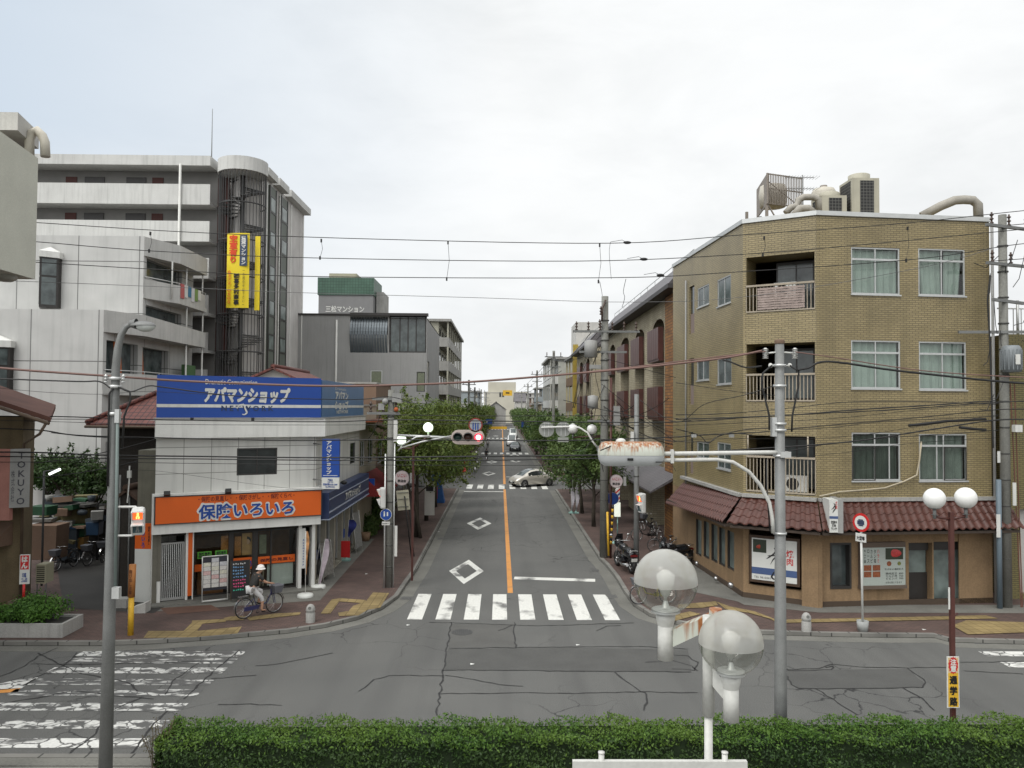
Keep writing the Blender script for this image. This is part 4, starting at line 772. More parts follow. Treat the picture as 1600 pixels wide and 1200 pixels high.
# narrow house with rust awning right behind the corner shop
t, fr, sd_ = simple_building('narrow_house', 'narrow weathered beige house squeezed behind the corner shop', (-11, 39.4), (-7.2, 39.4), 5.6, 7.0, CRM, [(1.0, 1.6, 4.2, 5.4)], side_wins=[(.6, 1.8, 3.9, 5.2), (3, 4.4, 3.9, 5.2)])
q = B(); q.fb(sd_, -.1, 5.6, .02, 1.0, 6.2, 6.28); q.build('awning', pm('rust_awning', (.25, .07, .03), .8, .4), t)
q = B(); q.prism([(-7.1, 39.5), (-5.9, 39.7), (-5.9, 44.8), (-7.1, 44.8)], 2.45, 2.5, [3.5, 2.5, 2.5, 3.5]); o = q.build('fabric_awning', pm('red_awning', (.2, .015, .015), .8, .3, 2)); tag(o, 'dark red sloping fabric awning over the pavement past the corner shop', 'awning')
zz = [(-7.3, 45.5, 6, 8.3, 'terrace_house', 'two-storey grey brown house with brown awning under the first left trees', BRN), (-7.3, 52, 7.5, 6.6, 'terrace_house', 'low cream shophouse behind the left row of trees', CRM), (-7.3, 60, 5.6, 7.2, 'terrace_house', 'weathered concrete shophouse before the first left side street', CON)]
for x, y, w, h, nm, lb, mt in zz:
    t, fr, sd_ = simple_building(nm, lb, (x - 9, y), (x, y), w, h, mt, [], side_wins=[(.5, w - .8, .3, 2.5), (.8, 2.4, 3.6, 5.0), (w - 2.4, w - .9, 3.6, 5.0)])
    q = B(); q.fb(sd_, .1, w - .1, .02, 1.1, 2.75, 2.85); q.build('shop_awning', pm('olive_awning', (.12, .11, .08), .8), t)
# red tiled house behind the shop
def gable(name, label, x0, x1, y0, y1, ze, zr, wall, roof, axis='x', z0=.1, over=.45):
    t = thing(name, label, 'house', ((x0 + x1) / 2, y0, z0)); b = B()
    b.box(x0, x1, y0, y1, z0, ze)
    if axis == 'x':
        ym = (y0 + y1) / 2; b.poly([(x0, y0, ze), (x0, ym, zr), (x0, y1, ze)]); b.poly([(x1, y0, ze), (x1, y1, ze), (x1, ym, zr)])
    else: xm = (x0 + x1) / 2; b.poly([(x0, y0, ze), (x1, y0, ze), (xm, y0, zr)]); b.poly([(x1, y1, ze), (x0, y1, ze), (xm, y1, zr)])
    b.build('wall', wall, t); q = B(); th = .12
    if axis == 'x':
        k = (zr - ze) / ((y1 - y0) / 2)
        for s, ye in ((-1, y0 - over), (1, y1 + over)):
            e = ze - over * k; q.hexa([(x0 - over, ye, e), (x1 + over, ye, e), (x1 + over, ym, zr), (x0 - over, ym, zr), (x0 - over, ye, e + th), (x1 + over, ye, e + th), (x1 + over, ym, zr + th), (x0 - over, ym, zr + th)][::1])
        q.build('roof', roof, t); q = B(); q.tube([(x0 - over, ym, zr + .16), (x1 + over, ym, zr + .16)], .12, 8); q.build('ridge', roof, t)
    else:
        k = (zr - ze) / ((x1 - x0) / 2)
        for xe in (x0 - over, x1 + over):
            e = ze - over * k; q.hexa([(xe, y0 - over, e), (xm, y0 - over, zr), (xm, y1 + over, zr), (xe, y1 + over, e), (xe, y0 - over, e + th), (xm, y0 - over, zr + th), (xm, y1 + over, zr + th), (xe, y1 + over, e + th)])
        q.build('roof', roof, t); q = B(); q.tube([(xm, y0 - over, zr + .16), (xm, y1 + over, zr + .16)], .12, 8); q.build('ridge', roof, t)
    return t
RTL = brick('red_roof_tile', (.2, .065, .05), (.15, .05, .04), (.05, .02, .02), .22, .25, .02, .6, off=0, var=.4, bumpv=.8)
DWD = pm('dark_board_wall', (.035, .03, .025), .85, .4, 2, .3, 14)
ht = thing('tiled_house', 'dark boarded house with a red hipped tile roof showing left of the corner shop', 'house', (-14, 31, .1)); q = B(); q.box(-15.5, -11.9, 31.3, 37, .1, 6.2); q.build('wall', DWD, ht)
q = B(); e0, e1, ez, rz_ = -16.2, -11.5, 6.25, 8.1; q.add([(e0, 30.7, ez), (e1, 30.7, ez), (e1, 34, rz_), (e0 + 2.7, 34, rz_), (e0, 37.5, ez), (e1, 37.5, ez), (e0, 30.7, ez - .12), (e1, 30.7, ez - .12), (e1, 37.5, ez - .12), (e0, 37.5, ez - .12)], [(0, 1, 2, 3), (0, 3, 4), (3, 2, 5, 4), (6, 7, 1, 0)[::1], (9, 6, 0, 4), (6, 9, 8, 7), (7, 8, 5, 2, 1)]); q.build('roof', RTL, ht)
q = B(); q.tube([(e0, 30.7, ez + .05), (e0 + 2.7, 34, rz_ + .08), (e1, 34, rz_ + .08)], .1, 8); q.build('ridge', RTL, ht); q = B(); q.tube([(e0, 30.62, ez - .1), (e1, 30.62, ez - .12)], .055, 8); q.build('gutter', pm('rusty_gutter', (.14, .1, .07), .7, .5), ht)
gable('tiled_house', 'white house whose red tiled gable peeks above the blue rooftop sign', D(385, 590, 44).x + .4, D(478, 590, 44).x, 43, 50, D(430, 596, 43).z, D(450, 577, 43).z, WFA, RTL, 'y')
gable('tiled_house', 'low boarded shed beside the alley with brown walls', -13.75, -12.95, 28.2, 31.2, 3.6, 3.9, DWD, pm('rusty_tin', (.08, .05, .035), .8, .4), 'y', over=.15)
# cream lean-to wall between shed and shop with orange strip sign below
q = B(); q.box(-12.9, -12.05, 28.0, 30.5, .1, 5.4); o = q.build('side_annex', pm('greenish_boarding', (.17, .165, .13), .8, .3, 2, .1, streak=.5)); tag(o, 'narrow greenish board wall squeezed against the left flank of the corner shop', 'annex')
# old brown house, far left
OW = pm('old_brown_wall', (.15, .115, .065), .9, .4, 1.5, .25, streak=.4)
oh = thing('old_house', 'shabby brown corner house at the left edge with rusty gutter and rolled shutter', 'house', (-15.6, 26.6, .1))
OF = Fr((-24, 26.3), (-15.95, 26.3)); OS = Fr((-15.95, 26.3), (-16.7, 28.2))
zt = D(40, 650, 26.3).z
b = B(); facade(b, OF, 0, OF.len, .1, zt, [(OF.len - 3.3, OF.len - .75, .2, 2.3, .3)]); facade(b, OS, 0, OS.len, .1, zt, []); b.build('wall', OW, oh)
zL = D(90, 652, 25.5).z + (D(0, 620, 25.5).z - D(90, 652, 25.5).z) / 1.9 * 9.4; zR = D(90, 652, 25.5).z; q = B(); q.hexa([(-24.5, 25.5, zL - .2), (-14.6, 25.5, zR - .15), (-16.2, 28.6, zR + .25), (-24.5, 28.6, zL - .2), (-24.5, 25.5, zL), (-14.6, 25.5, zR), (-16.2, 28.6, zR + .4), (-24.5, 28.6, zL)]); q.build('roof', pm('rust_roof', (.13, .06, .045), .8, .3), oh)
q = B(); q.tube([(-24.5, 25.42, zL - .25), (-14.6, 25.42, zR - .2)], .06, 8); q.tube([(-14.7, 25.42, zR - .2), (-15.0, 25.6, zR - .55), (-15.85, 26.2, zR - .9), (-15.88, 26.24, .2)], .045, 8); q.build('gutter', pm('rusty_gutter', (.14, .1, .07), .7, .5), oh)
q = B()
for k in range(30): q.fb(OF, OF.len - 3.3, OF.len - .75, -.28, -.25 + .02 * (k % 2), .2 + k * .07, .27 + k * .07)
q.build('roller_shutter', pm('grey_shutter', (.13, .13, .125), .6, .3), oh)
q = B(); q.prism([(-24, 26.28), (-16.2, 26.28), (-16.4, 25.5), (-24, 25.5)], 2.35, 2.4, [3.1, 3.1, 2.4, 2.4]); q.build('awning', pm('brown_awning', (.12, .075, .05), .8, .3), oh)
q = B(); q.tube([(-20, 25.6, 2.38), (-18.5, 25.6, 2.3), (-16.9, 25.7, 1.9), (-16.7, 26.2, .9)], .03, 6); q.build('awning_stay', GALV, oh)
x0, x1 = D(15, 750, 25.4).x, D(38, 750, 25.4).x; HB = Fr((x0, 25.4), (x1, 25.7)); z0, z1 = D(26, 794, 25.4).z, D(26, 702, 25.4).z
hb = thing('upright_shop_sign', 'upright pink and grey sign board with sideways letters on the brown house', 'sign', (x0, 25.5, z0)); q = B(); q.fb(HB, 0, HB.len, -.25, 0, z0, z1); q.build('side_panel', pm('grey_sign', (.24, .24, .23), .6, .2), hb)
q = B(); q.box(x0 - 1.2, x0, 25.42, 25.6, z0 - .4, z1); q.build('pink_panel', pm('pink_sign', (.35, .16, .13), .6, .2, 2, .1, streak=.3), hb)
text(vert('TOKUYO'), HB, (.2, .42, z0 + .1, z1 - .1), .006, pm('dark_grey_letter', (.05, .05, .06)), hb, bold=.02); text(vert('株式会社'), HB, (.04, .14, z0 + .2, z0 + 1.2), .006, MC['dark_grey_letter'], hb)
px0, px1 = D(31, 870, 25.3).x, D(45, 870, 25.3).x; pf = Fr((px0, 25.3), (px1, 25.35)); z0, z1 = D(38, 913, 25.3).z, D(38, 867, 25.3).z
hs = thing('seal_shop_sign', 'small upright red and white sign on a short block base beside the alley', 'sign', (px0, 25.3, .1)); q = B(); q.fb(pf, 0, pf.len, -.06, 0, z0, z1); q.build('white_panel', SGW, hs); q = B(); q.fb(pf, .02, pf.len - .02, .001, .006, z0 + (z1 - z0) * .5, z1 - .02); q.build('red_panel', RED, hs); text(vert('はん'), pf, (.06, pf.len - .06, z0 + (z1 - z0) * .54, z1 - .06), .01, WHT, hs, bold=.06); text('印鑑\nゴム印', pf, (.06, pf.len - .06, z0 + .06, z0 + .36), .006, BLU, hs, bold=.02)
q = B(); q.box(px0 - .25, px1 + .1, 25.15, 25.6, .1, .75); q.build('block_base', pm('brown_block', (.14, .11, .08), .9), hs); q = B(); q.cyl((px0 + .15, 25.3, .75), (px0 + .15, 25.3, z0), .04); q.build('stem', RED, hs)
# pale overhanging block, far left
pb = thing('overhanging_block', 'pale beige upper storey jutting in at the far left edge above the brown house', 'building', (-15.5, 25.9, 11))
q = B(); q.hexa([(-27, 12, 10.7), (-13.4, 12, 10.7), (-15.5, 26, 11.15), (-27, 26, 11.15), (-27, 12, 15.2), (-13.4, 12, 15.2), (-15.5, 26, 15.2), (-27, 26, 15.2)]); q.build('wall', pm('pale_beige_wall', (.52, .52, .45), .85, .12, 1, .15), pb)
q = B(); q.box(-27, -19, 14, 22, .1, 10.7); q.build('lower_wall', CONL, pb)
q = B(); c_ = D(8, 436, 25); q.lathe([(.35, 0), (.33, -.12), (.2, -.2), (.001, -.22)], (c_.x, c_.y, 11.12), 16); q.build('ceiling_lamp', pm('lamp_bowl', (.35, .34, .3), .4), pb)
p = [D(0, 175, 27), D(28, 177, 27), D(53, 192, 28.5), D(53, 210, 28.5), D(28, 205, 27), D(0, 203, 27)]
q = B(); q.prism([(p[0].x - 4, 27), (p[1].x, 27), (p[2].x, 28.5), (p[2].x - .1, 29), (p[0].x - 4, 29)], p[5].z, p[0].z); q.build('roof_housing', CONL, pb); q = B(); q.box(-22, p[2].x - .6, 27.6, 28.8, 15.1, p[5].z); q.build('roof_core', pm('dark_soffit', (.05, .05, .05)), pb)
q = B(); q.tube([D(46, 250, 28), D(46, 218, 28), D(50, 208, 28), D(58, 204, 28), D(66, 212, 28), D(70, 222, 28), D(71, 245, 28)], .16, 12); o = q.build('roof_vent_pipe', pm('cream_pipe', (.5, .47, .4), .6)); tag(o, 'cream hooked vent pipe on the roof at the far left', 'pipe')
# white panelled block with balconies
WP = brick('panelled_concrete', (.5, .5, .485), (.475, .475, .46), (.17, .17, .165), 3.6, 3.1, .03, .85, off=0, var=.14, bumpv=.3, streak=.3)
WPU = pm('smooth_grey_paint', (.5, .5, .48), .8, .15, 1, .08, streak=.4)
wb = thing('white_block', 'grey-white panelled block with stepped balconies and two angular bay windows', 'building', (-21.4, 42, .1))
xr = -21.35; zl, zu = D(163, 484, 42).z, D(222, 369, 46.5).z
UF = Fr((-36, 46.5), (xr, 46.5)); US = Fr((xr, 46.5), (xr, 54)); LF = Fr((-36, 42), (xr, 42)); LS = Fr((xr, 42), (xr, 54))
b = B(); facade(b, UF, 0, UF.len, zl, zu, []); facade(b, LF, 0, LF.len, .1, zl, [])
oU = [US.rect(226, 410, 268, 440), US.rect(223, 480, 262, 505)]; oL = [LS.rect(167, 540, 207, 590), LS.rect(221, 548, 254, 595)]
oU = [(.4, 5.6, z0, z1) for _, _, z0, z1 in oU]; zt_ = [oU[0], oU[1]]
facade(b, US, 0, US.len, zl - .2, zu, zt_, .5); facade(b, LS, 0, LS.len, .1, zl, [(.35, 4.0, LS.uz(190, 590)[1], LS.uz(190, 535)[1], .5), (4.6, 8.2, LS.uz(240, 595)[1], LS.uz(240, 545)[1], .5), (.5, 8.5, .3, 5.0, .8)], .5)
b.poly([(-36, 46.5, zu - .02), (xr, 46.5, zu - .02), (xr, 54, zu - .02), (-36, 54, zu - .02)]); b.poly([(-36, 42, zl - .02), (xr, 42, zl - .02), (xr, 46.5, zl - .02), (-36, 46.5, zl - .02)]); b.poly([(-36, 54, 0), (xr, 54, 0), (xr, 54, zu), (-36, 54, zu)][::-1])
b.build('wall', WP, wb)
q = B(); q.fb(US, .3, 5.8, -.48, -.42, zt_[1][2], zt_[0][3]); q.fb(LS, .3, 8.3, -.48, -.42, 5.5, zl - .5); q.build('balcony_glass', GLM, wb)
# each: front point on wall px, parapet outer face further along
def balcony(zb, zt, y0=46.5, y1=53.6, proj=1.1, rail=True, solid=False):
    e = xr + proj; q = B()
    q.prism([(xr, y0), (xr + .02, y0), (e, y0 + 2.6), (e, y1), (xr, y1)], zb, zb + .25)
    if solid: q.prism([(xr + .003, y0), (xr + .02, y0), (e, y0 + 2.6), (e, y1), (xr + .003, y1)], zb + .25, zt)
    else:
        Fq = Fr((xr, y0), (e, y0 + 2.6)); q.fb(Fq, 0, Fq.len, -.12, 0, zb + .25, zt); q.box(e - .12, e, y0 + 2.65, y1 - .3, zb + .25, zt); q.box(xr, e - .13, y1 - .12, y1, zb + .25, zt)
    o = q.build('balcony_parapet', WPU, wb)
    if not solid:
        q = B(); q.tube([(xr + .05, y0 + .1, zt + .15), (e - .06, y0 + 2.6, zt + .15), (e - .06, y1, zt + .15)], .03, 6)
        for yy in (y0 + 2.6, y0 + 4.5, y1 - .1): q.cyl((e - .06, yy, zt), (e - .06, yy, zt + .15), .025, n=6)
        q.build('handrail', ALU, o)
    return o
zA = US.uz(224, 399)[1]; balcony(zA, zu - .02, solid=True)
zB = US.uz(222, 465)[1]; zBt = US.uz(222, 435)[1]; balcony(zB, zBt)
zC = LS.uz(165, 519)[1]; e = xr + 1.1; zCt = zl
q = B(); q.prism([(xr, 42), (xr + .02, 42), (e, 44.6), (e, 53.5), (xr, 53.5)], zC, zC + .25); Fq = Fr((xr, 42), (e, 44.6)); q.fb(Fq, 0, Fq.len, -.12, 0, zC + .25, zl); q.prism([(e - .12, 44.65), (e, 44.65), (e, 53.5), (e - .12, 53.5)], zC + .25, zl, [zl, zl, zl - .15, zl - .15]); q.build('balcony_parapet', WPU, wb)
zD = LS.uz(162, 617)[1]; zDt = LS.uz(162, 582)[1]; balcony(zD, zDt, 42, 53.5)
q = B()
for y in (48.4, 50.6, 53.3): q.cyl((xr + .9, y, zB + .2), (xr + .9, y, zA), .05, n=8)
for y in (50.6, 53.3): q.cyl((xr + .95, y, zC), (xr + .95, y, zB), .05, n=8); q.cyl((xr + .95, y, 3), (xr + .95, y, zC), .06, n=8)
q.build('drain_pipe', WHT, wb)
# coloured items on the balconies
for k, (c_, w) in enumerate((((.45, .12, .12), .3), ((.6, .6, .58), .35), ((.05, .18, .3), .35), ((.6, .6, .62), .4), ((.2, .3, .1), .3), ((.62, .62, .6), .45))):
    y = 49.2 + k * .55; q = B(); m = pm('laundry_%d' % k, c_, .9, .15)
    q.box(e - .02, e + .05, y, y + .5, zBt - .75 + .12 * (k % 3), zBt + .16); o = q.build('laundry', m); tag(o, ['dark red towel', 'wide white sheet', 'blue towel', 'second white sheet', 'green towel', 'long white cloth'][k] + ' hanging over the upper balcony rail of the white block', 'laundry', 'laundry on the balcony rail')
q = B(); q.box(e - .5, e - .3, 50.8, 52.6, zDt - .1, zDt + .9); o = q.build('balcony_screen', pm('green_sheet', (.07, .14, .06), .8)); tag(o, 'green sheet screen standing on the lowest balcony of the white block', 'screen')
for k, y in enumerate((43.2, 45.9)): q = B(); q.cbox((xr - .1, y + .6, zDt + .9), (.06, .7, 1.9), 0, R(8)); o = q.build('balcony_shutter', pm('orange_shutter', (.4, .11, .03), .7, .2)); tag(o, ('nearer' if k == 0 else 'farther') + ' tilted orange slatted shutter behind the lower balcony rail', 'shutter', 'orange shutters on the lower balcony')
# angular bay windows with pyramid caps
def bay(px0, px1, pyt, pyc, pyb, Y, lab):
    x0, x1 = D(px0, pyb, Y).x, D(px1, pyb, Y).x; xm = x0 + (x1 - x0) * .38; zt, zc_, zb_ = D(px0, pyt, Y).z, D(px0, pyc, Y).z, D(px0, pyb, Y).z; yo = Y - .9
    q = B(); P = [(x0, Y), (xm, yo), (x1, Y - .35), (x1, Y)]; q.prism(P, zb_, zc_); w = q.build('bay_window', ALUD, wb)
    a, c = Fr(P[0], P[1]), Fr(P[1], P[2]); q = B(); zm = zb_ + (zc_ - zb_) * .62
    for f in (a, c): q.fb(f, .1, f.len - .1, .005, .02, zb_ + .15, zm - .06); q.fb(f, .1, f.len - .1, .005, .02, zm + .06, zc_ - .1)
    q.build('pane', GLM, w); q = B(); PP = [(x0 - .08, Y), (xm, yo - .12), (x1 + .08, Y - .4), (x1 + .08, Y)]; q.prism(PP, zc_, zc_ + .35)
    t_ = ((x0 + x1) / 2, Y - .1, zt);
    for i in range(3): q.poly([(PP[i][0], PP[i][1], zc_ + .35), (PP[i + 1][0], PP[i + 1][1], zc_ + .35), t_])
    q.build('bay_cap', WFA, w)
bay(62, 95, 386, 405, 482, 46.5, ''); bay(-40, 20, 520, 543, 620, 42, '')
# tall apartment block with spiral stair
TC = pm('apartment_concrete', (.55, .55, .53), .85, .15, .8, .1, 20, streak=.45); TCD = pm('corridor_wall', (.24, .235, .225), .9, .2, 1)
ap = thing('tall_apartment', 'tall grey apartment block with open access corridors and a round-capped spiral stair tower', 'building', (-20.5, 55, .1))
x0, x1, Y = -40, -20.7, 55; AF = Fr((x0, Y), (x1, Y)); zr = 24.6
lev = [(415 / 4 + 150, 535 / 4 + 150), ]
FH = 3.0
def z_at(py, px=200): return D(px, py, Y).z
tops = [z_at(285 + .0), z_at(342), z_at(400), z_at(460), z_at(522), z_at(585)]
q = B()
q.box(x0, x1, Y - .05, Y + 10, z_at(257.5), zr)      # roof slab and parapet
zs_ = []
for k in range(8):
    zt_ = z_at(286.5) - k * 2.62; zb_ = zt_ - 1.45
    if zt_ < 1: break
    q.box(x0, x1, Y - .0, Y + .15, zb_, zt_); q.box(x0, x1, Y + .16, Y + 1.5, zb_, zb_ + .2); zs_.append((zb_, zt_))
q.build('corridor_parapet', TC, ap)
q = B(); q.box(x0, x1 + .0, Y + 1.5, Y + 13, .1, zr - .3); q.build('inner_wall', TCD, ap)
DR = pm('door_dark_red', (.08, .025, .02), .6)
for k, (zb_, zt_) in enumerate(zs_[:5]):
    for i, px in enumerate((103, 135, 200, 238, 341)):
        if k > 1 and px < 300: continue
        x = D(px, 300, Y + 1.5).x; wd = 1.3 if i in (1, 2) else .75
        if i in (1, 2): q = B(); q.box(x - .1, x + 1.3, Y + 1.42, Y + 1.499, zb_ + 1.2, zb_ + 2.3); q.build('corridor_window', ALUD, ap)
        else: q = B(); q.box(x, x + .8, Y + 1.44, Y + 1.499, zb_ + .2, zb_ + 2.3); q.build('corridor_door', DR, ap)
q = B(); q.cyl((D(281, 300, Y - .1).x, Y - .1, 2), (D(281, 300, Y - .1).x, Y - .1, z_at(256)), .09); q.build('drain_pipe', WHT, ap)
# stair tower: drum cap, cage bars, treads
cx, cy, rad = D(375, 300, 55.6).x + .1, 55.9, 1.72; zc0, zc1 = D(375, 262, 54).z, D(375, 241, 54).z
q = B(); q.lathe([(.001, zc1), (rad, zc1), (rad, zc0), (.001, zc0)][::-1], (cx, cy, 0), 36, False); q.build('stair_cap', TC, ap)
q = B()
for k in range(40): a = 2 * math.pi * k / 40; q.cyl((cx + math.cos(a) * (rad - .12), cy + math.sin(a) * (rad - .12), 2), (cx + math.cos(a) * (rad - .12), cy + math.sin(a) * (rad - .12), zc0), .028, n=4)
for k in range(8): q.torus((cx, cy, zs_[min(k, 7)][0] + .1 if k < len(zs_) else 3), rad - .12, .05, (0, 0, 1), 32, 4)
q.build('stair_cage', pm('dark_steel', (.075, .075, .075), .5, .2), ap)
q = B(); q.cyl((cx, cy, .1), (cx, cy, zc0), .16)
n = int((zc0 - 1) / .19)
for k in range(n):
    a = k * 2 * math.pi / 14; z = 1 + k * .19; c_, s_ = math.cos(a), math.sin(a); a2 = a + .42; c2_, s2_ = math.cos(a2), math.sin(a2); r0, r1_ = .16, rad - .2
    q.prism([(cx + c_ * r0, cy + s_ * r0), (cx + c_ * r1_, cy + s_ * r1_), (cx + c2_ * r1_, cy + s2_ * r1_), (cx + c2_ * r0, cy + s2_ * r0)], z, z + .05)
q.build('stair_tread', MC['dark_steel'], ap)
# flank facing the street: stepped slabs, window strips
FX = [(-18.75, 55.6), (-17.75, 57.5), (-17.75, 59.8), (-17.7, 62.5), (-17.6, 69.5)]
q = B(); q.prism([(-18.9, 55.9), (-17.75, 57.3), (-17.75, 69.5), (-38, 69.5), (-38, 60), (-20.7, 58)], .1, D(420, 275, 58).z); q.build('flank_wall', pm('pale_pink_concrete', (.54, .52, .5), .85, .15, 1, .1, streak=.45), ap)
zf1 = D(420, 275, 58).z
for y0, y1, px, pe in ((57.3, 59.6, .5, 0), (60.0, 62.6, .55, 0), (63.3, 69.7, .55, 0)):
    q = B(); q.prism([(-19, y0), (-17.75 + px, y0), (-17.75 + px, y1), (-19, y1)], zf1 - .1, zr - .05); q.build('roof_slab', TC, ap)
WS = pm('green_grey_panel', (.11, .125, .105), .6, .15)
for y0, y1, k in ((58.6, 60.2, 0), (61.6, 63.4, 1)):
    q = B(); q.box(-17.9, -17.55, y0, y1, 1, zf1 - .5); st = q.build('window_strip', WS, ap)
    q = B(); q.box(-17.56, -17.5, y0 - .06, y0 + .06, 1, zf1 - .5); q.box(-17.56, -17.5, y1 - .06, y1 + .06, 1, zf1 - .5)
    for j in range(8): z = zf1 - 1.2 - j * 2.62; q.box(-17.56, -17.51, y0 + .07, y1 - .07, z - .1, z - .02); q.box(-17.56, -17.51, y0 + .07, y1 - .07, z - 1.3, z - 1.22)
    q.build('strip_frame', ALUD, st); q = B()
    for j in range(8): z = zf1 - 1.2 - j * 2.62; q.box(-17.54, -17.52, y0 + .25, y1 - .25, z - 1.15, z - .15)
    q.build('pane', GLG, st)
q = B()
for y in (57.6, 60.9, 64.2, 68): q.cyl((-17.45, y, 1), (-17.45, y, zf1 - .6), .05)
q.build('drain_pipe', WHT, ap)
q = B(); p = D(332, 170, 58); q.tube([(p.x, 58, zr - 1), (p.x, 58, p.z)], .05, 6, .02); o = q.build('lightning_rod', GALV); tag(o, 'tall thin rod standing on the roof of the tall apartment block', 'rod')
# yellow banner on the stair cage
bp = [D(354, 364, 53.9), D(390, 364, 53.9)]; BF = Fr((bp[0].x, 54.0), (bp[1].x, 53.9)); z0, z1 = D(372, 481, 53.9).z, D(372, 364, 53.9).z
bn = thing('vacancy_banner', 'tall yellow banner with red and black characters tied to the spiral stair', 'banner', (bp[0].x, 54, z0)); YB = pm('banner_yellow', (.72, .56, .02), .6, .08, 1, .05)
q = B(); n = 12
for i in range(n): a, c = BF.len * i / n, BF.len * (i + 1) / n; g = lambda u: .12 * math.sin(u / BF.len * math.pi); q.add([BF.p(a, g(a) - .05, z0), BF.p(c, g(c) - .05, z0), BF.p(c, g(c) - .05, z1), BF.p(a, g(a) - .05, z1)], [(0, 1, 2, 3)], True)
q.build('cloth', YB, bn); W_ = BF.len; H_ = z1 - z0; BR = lambda a, c, e, f: (W_ * a, W_ * c, z0 + H_ * e, z0 + H_ * f)
ORR = pm('banner_red', (.65, .06, .01), .6)
text(vert('空室有り'), BF, BR(.14, .48, .6, .97), .1, ORR, bn, bold=.05); text(vert('6372-0505'), BF, BR(.08, .24, .06, .5), .1, pm('banner_orange', (.7, .2, .02), .6), bn, bold=.03)
q = B(); q.fb(BF, W_ * .6, W_ * .93, .085, .09, z0 + H_ * .56, z0 + H_ * .97); q.build('navy_panel', pm('navy_panel', (.03, .05, .1), .6), bn); text(vert('賃貸マンション'), BF, BR(.66, .87, .58, .955), .1, WHT, bn, bold=.05)
text(vert('㈱喜多村商事'), BF, BR(.36, .6, .04, .46), .115, BLKP, bn, bold=.04); text(vert('ーお問合せは下さいー'), BF, BR(.74, .84, .04, .5), .1, BLKP, bn)
q = B(); q.fb(BF, W_ + .2, W_ + .55, -.6, -.55, z0 - .1, z1 - .1); o = q.build('vacancy_banner', YB); tag(o, 'narrow second yellow banner seen edge-on right of the lettered one', 'banner')
# grey building and green-topped tower
GW = pm('dark_grey_render', (.29, .29, .285), .85, .14, .5, .1, 15, streak=.3)
GF = Fr((-19.6, 68), (-6.55, 68)); gb = thing('grey_building', 'plain grey building with a ribbed metal bay and dark framed glazing at its upper right', 'building', (-6.6, 68, .1))
ztop = D(560, 493, 68).z
r1 = GF.rect(547, 495, 606, 551); r2_ = GF.rect(608, 493, 666, 551)
b = B(); facade(b, GF, 0, GF.len, .1, ztop, [(r1[0], r1[1], r1[2], r1[3], .5), (r2_[0], r2_[1], r2_[2], r2_[3], .4), GF.rect(579, 579, 597, 615), GF.rect(651, 581, 664, 612)], .1)
SG = Fr((-6.55, 68), (-6.75, 84)); facade(b, SG, 0, 16, .1, ztop - .3, [(1, 3, 9, 11), (1, 4, 4, 7), (8, 10, 4, 7)]); b.poly([(-19.6, 68, ztop - .2), (-6.55, 68, ztop - .2), (-6.75, 84, ztop - .2), (-19.6, 84, ztop - .2)]); b.poly([(-19.6, 68, 0), (-19.6, 84, 0), (-19.6, 84, ztop), (-19.6, 68, ztop)]); b.build('wall', GW, gb)
q = B(); n = 14
for i in range(n):
    a, c = r1[0] + (r1[1] - r1[0]) * i / n, r1[0] + (r1[1] - r1[0]) * (i + 1) / n; d = lambda k: .55 * math.sin(math.pi * k) - .3
    for j in range(10):
        f = lambda k: r1[2] + (r1[3] - r1[2]) * k; k0, k1 = j / 10, (j + 1) / 10
        q.add([GF.p(a, d(k0), f(k0)), GF.p(c - .04, d(k0), f(k0)), GF.p(c - .04, d(k1), f(k1)), GF.p(a, d(k1), f(k1))], [(0, 1, 2, 3)], True)
q.build('ribbed_bay', pm('blue_grey_metal', (.13, .15, .165), .4, .25, 1, .1, metal=.4), gb)
window(GF, gb, r2_, -.3, 4, None, ALUD, GLM, None, .12, split=[.28, .5, .72]); window(GF, gb, GF.rect(579, 579, 597, 615), -.06, 1, None, ALU, pm('green_glass_block', (.17, .19, .13), .3, .3, 8), None, .06); window(GF, gb, GF.rect(651, 581, 664, 612), -.06, 1, None, ALUD, MC['green_glass_block'], None, .06)
q = B(); q.fb(GF, -.1, r1[0], -.2, .1, ztop, ztop + .15); q.fb(GF, r1[0], GF.len + .1, -.3, .25, ztop - .02, ztop + .22); q.build('parapet_cap', ALUD, gb)
q = B()
for px in (461, 526): u = GF.uz(px, 540)[0]; q.cyl(GF.p(u, .1, 1), GF.p(u, .1, GF.uz(px, 500)[1]), .09)
q.build('drain_pipe', WHT, gb)
x0, x1 = D(498, 450, 84.5).x, D(583, 450, 84.5).x; tz, gz = D(540, 434, 84.5).z, D(540, 461, 84.5).z
tw = thing('stair_tower', 'grey rooftop tower with a green tiled band and white characters', 'tower', (x0, 84.5, 10)); q = B(); q.box(x0, x1, 84.5, 90, .1, gz); q.build('wall', pm('tower_grey', (.2, .2, .2), .85, .12), tw)
q = B(); q.box(x0 - .1, x1 + .1, 84.4, 90, gz, tz); q.build('green_band', brick('green_tile', (.07, .14, .1), (.06, .12, .085), (.03, .06, .045), .3, .3, .02, .5, off=0), tw)
q = B(); q.box(x0 + 1, x1 - 1.9, 85, 88, tz, tz + .55); q.build('hatch', pm('buff_hatch', (.4, .38, .28)), tw); q = B(); q.box(x1 + .12, x1 + .9, 86, 90, 1, tz - 1.3); q.build('side_duct', CON, tw)
TF = Fr((x0, 84.5), (x1, 84.5)); text('三松マンション', TF, TF.rect(509, 478, 569, 488), .03, WHT, tw, bold=.03)
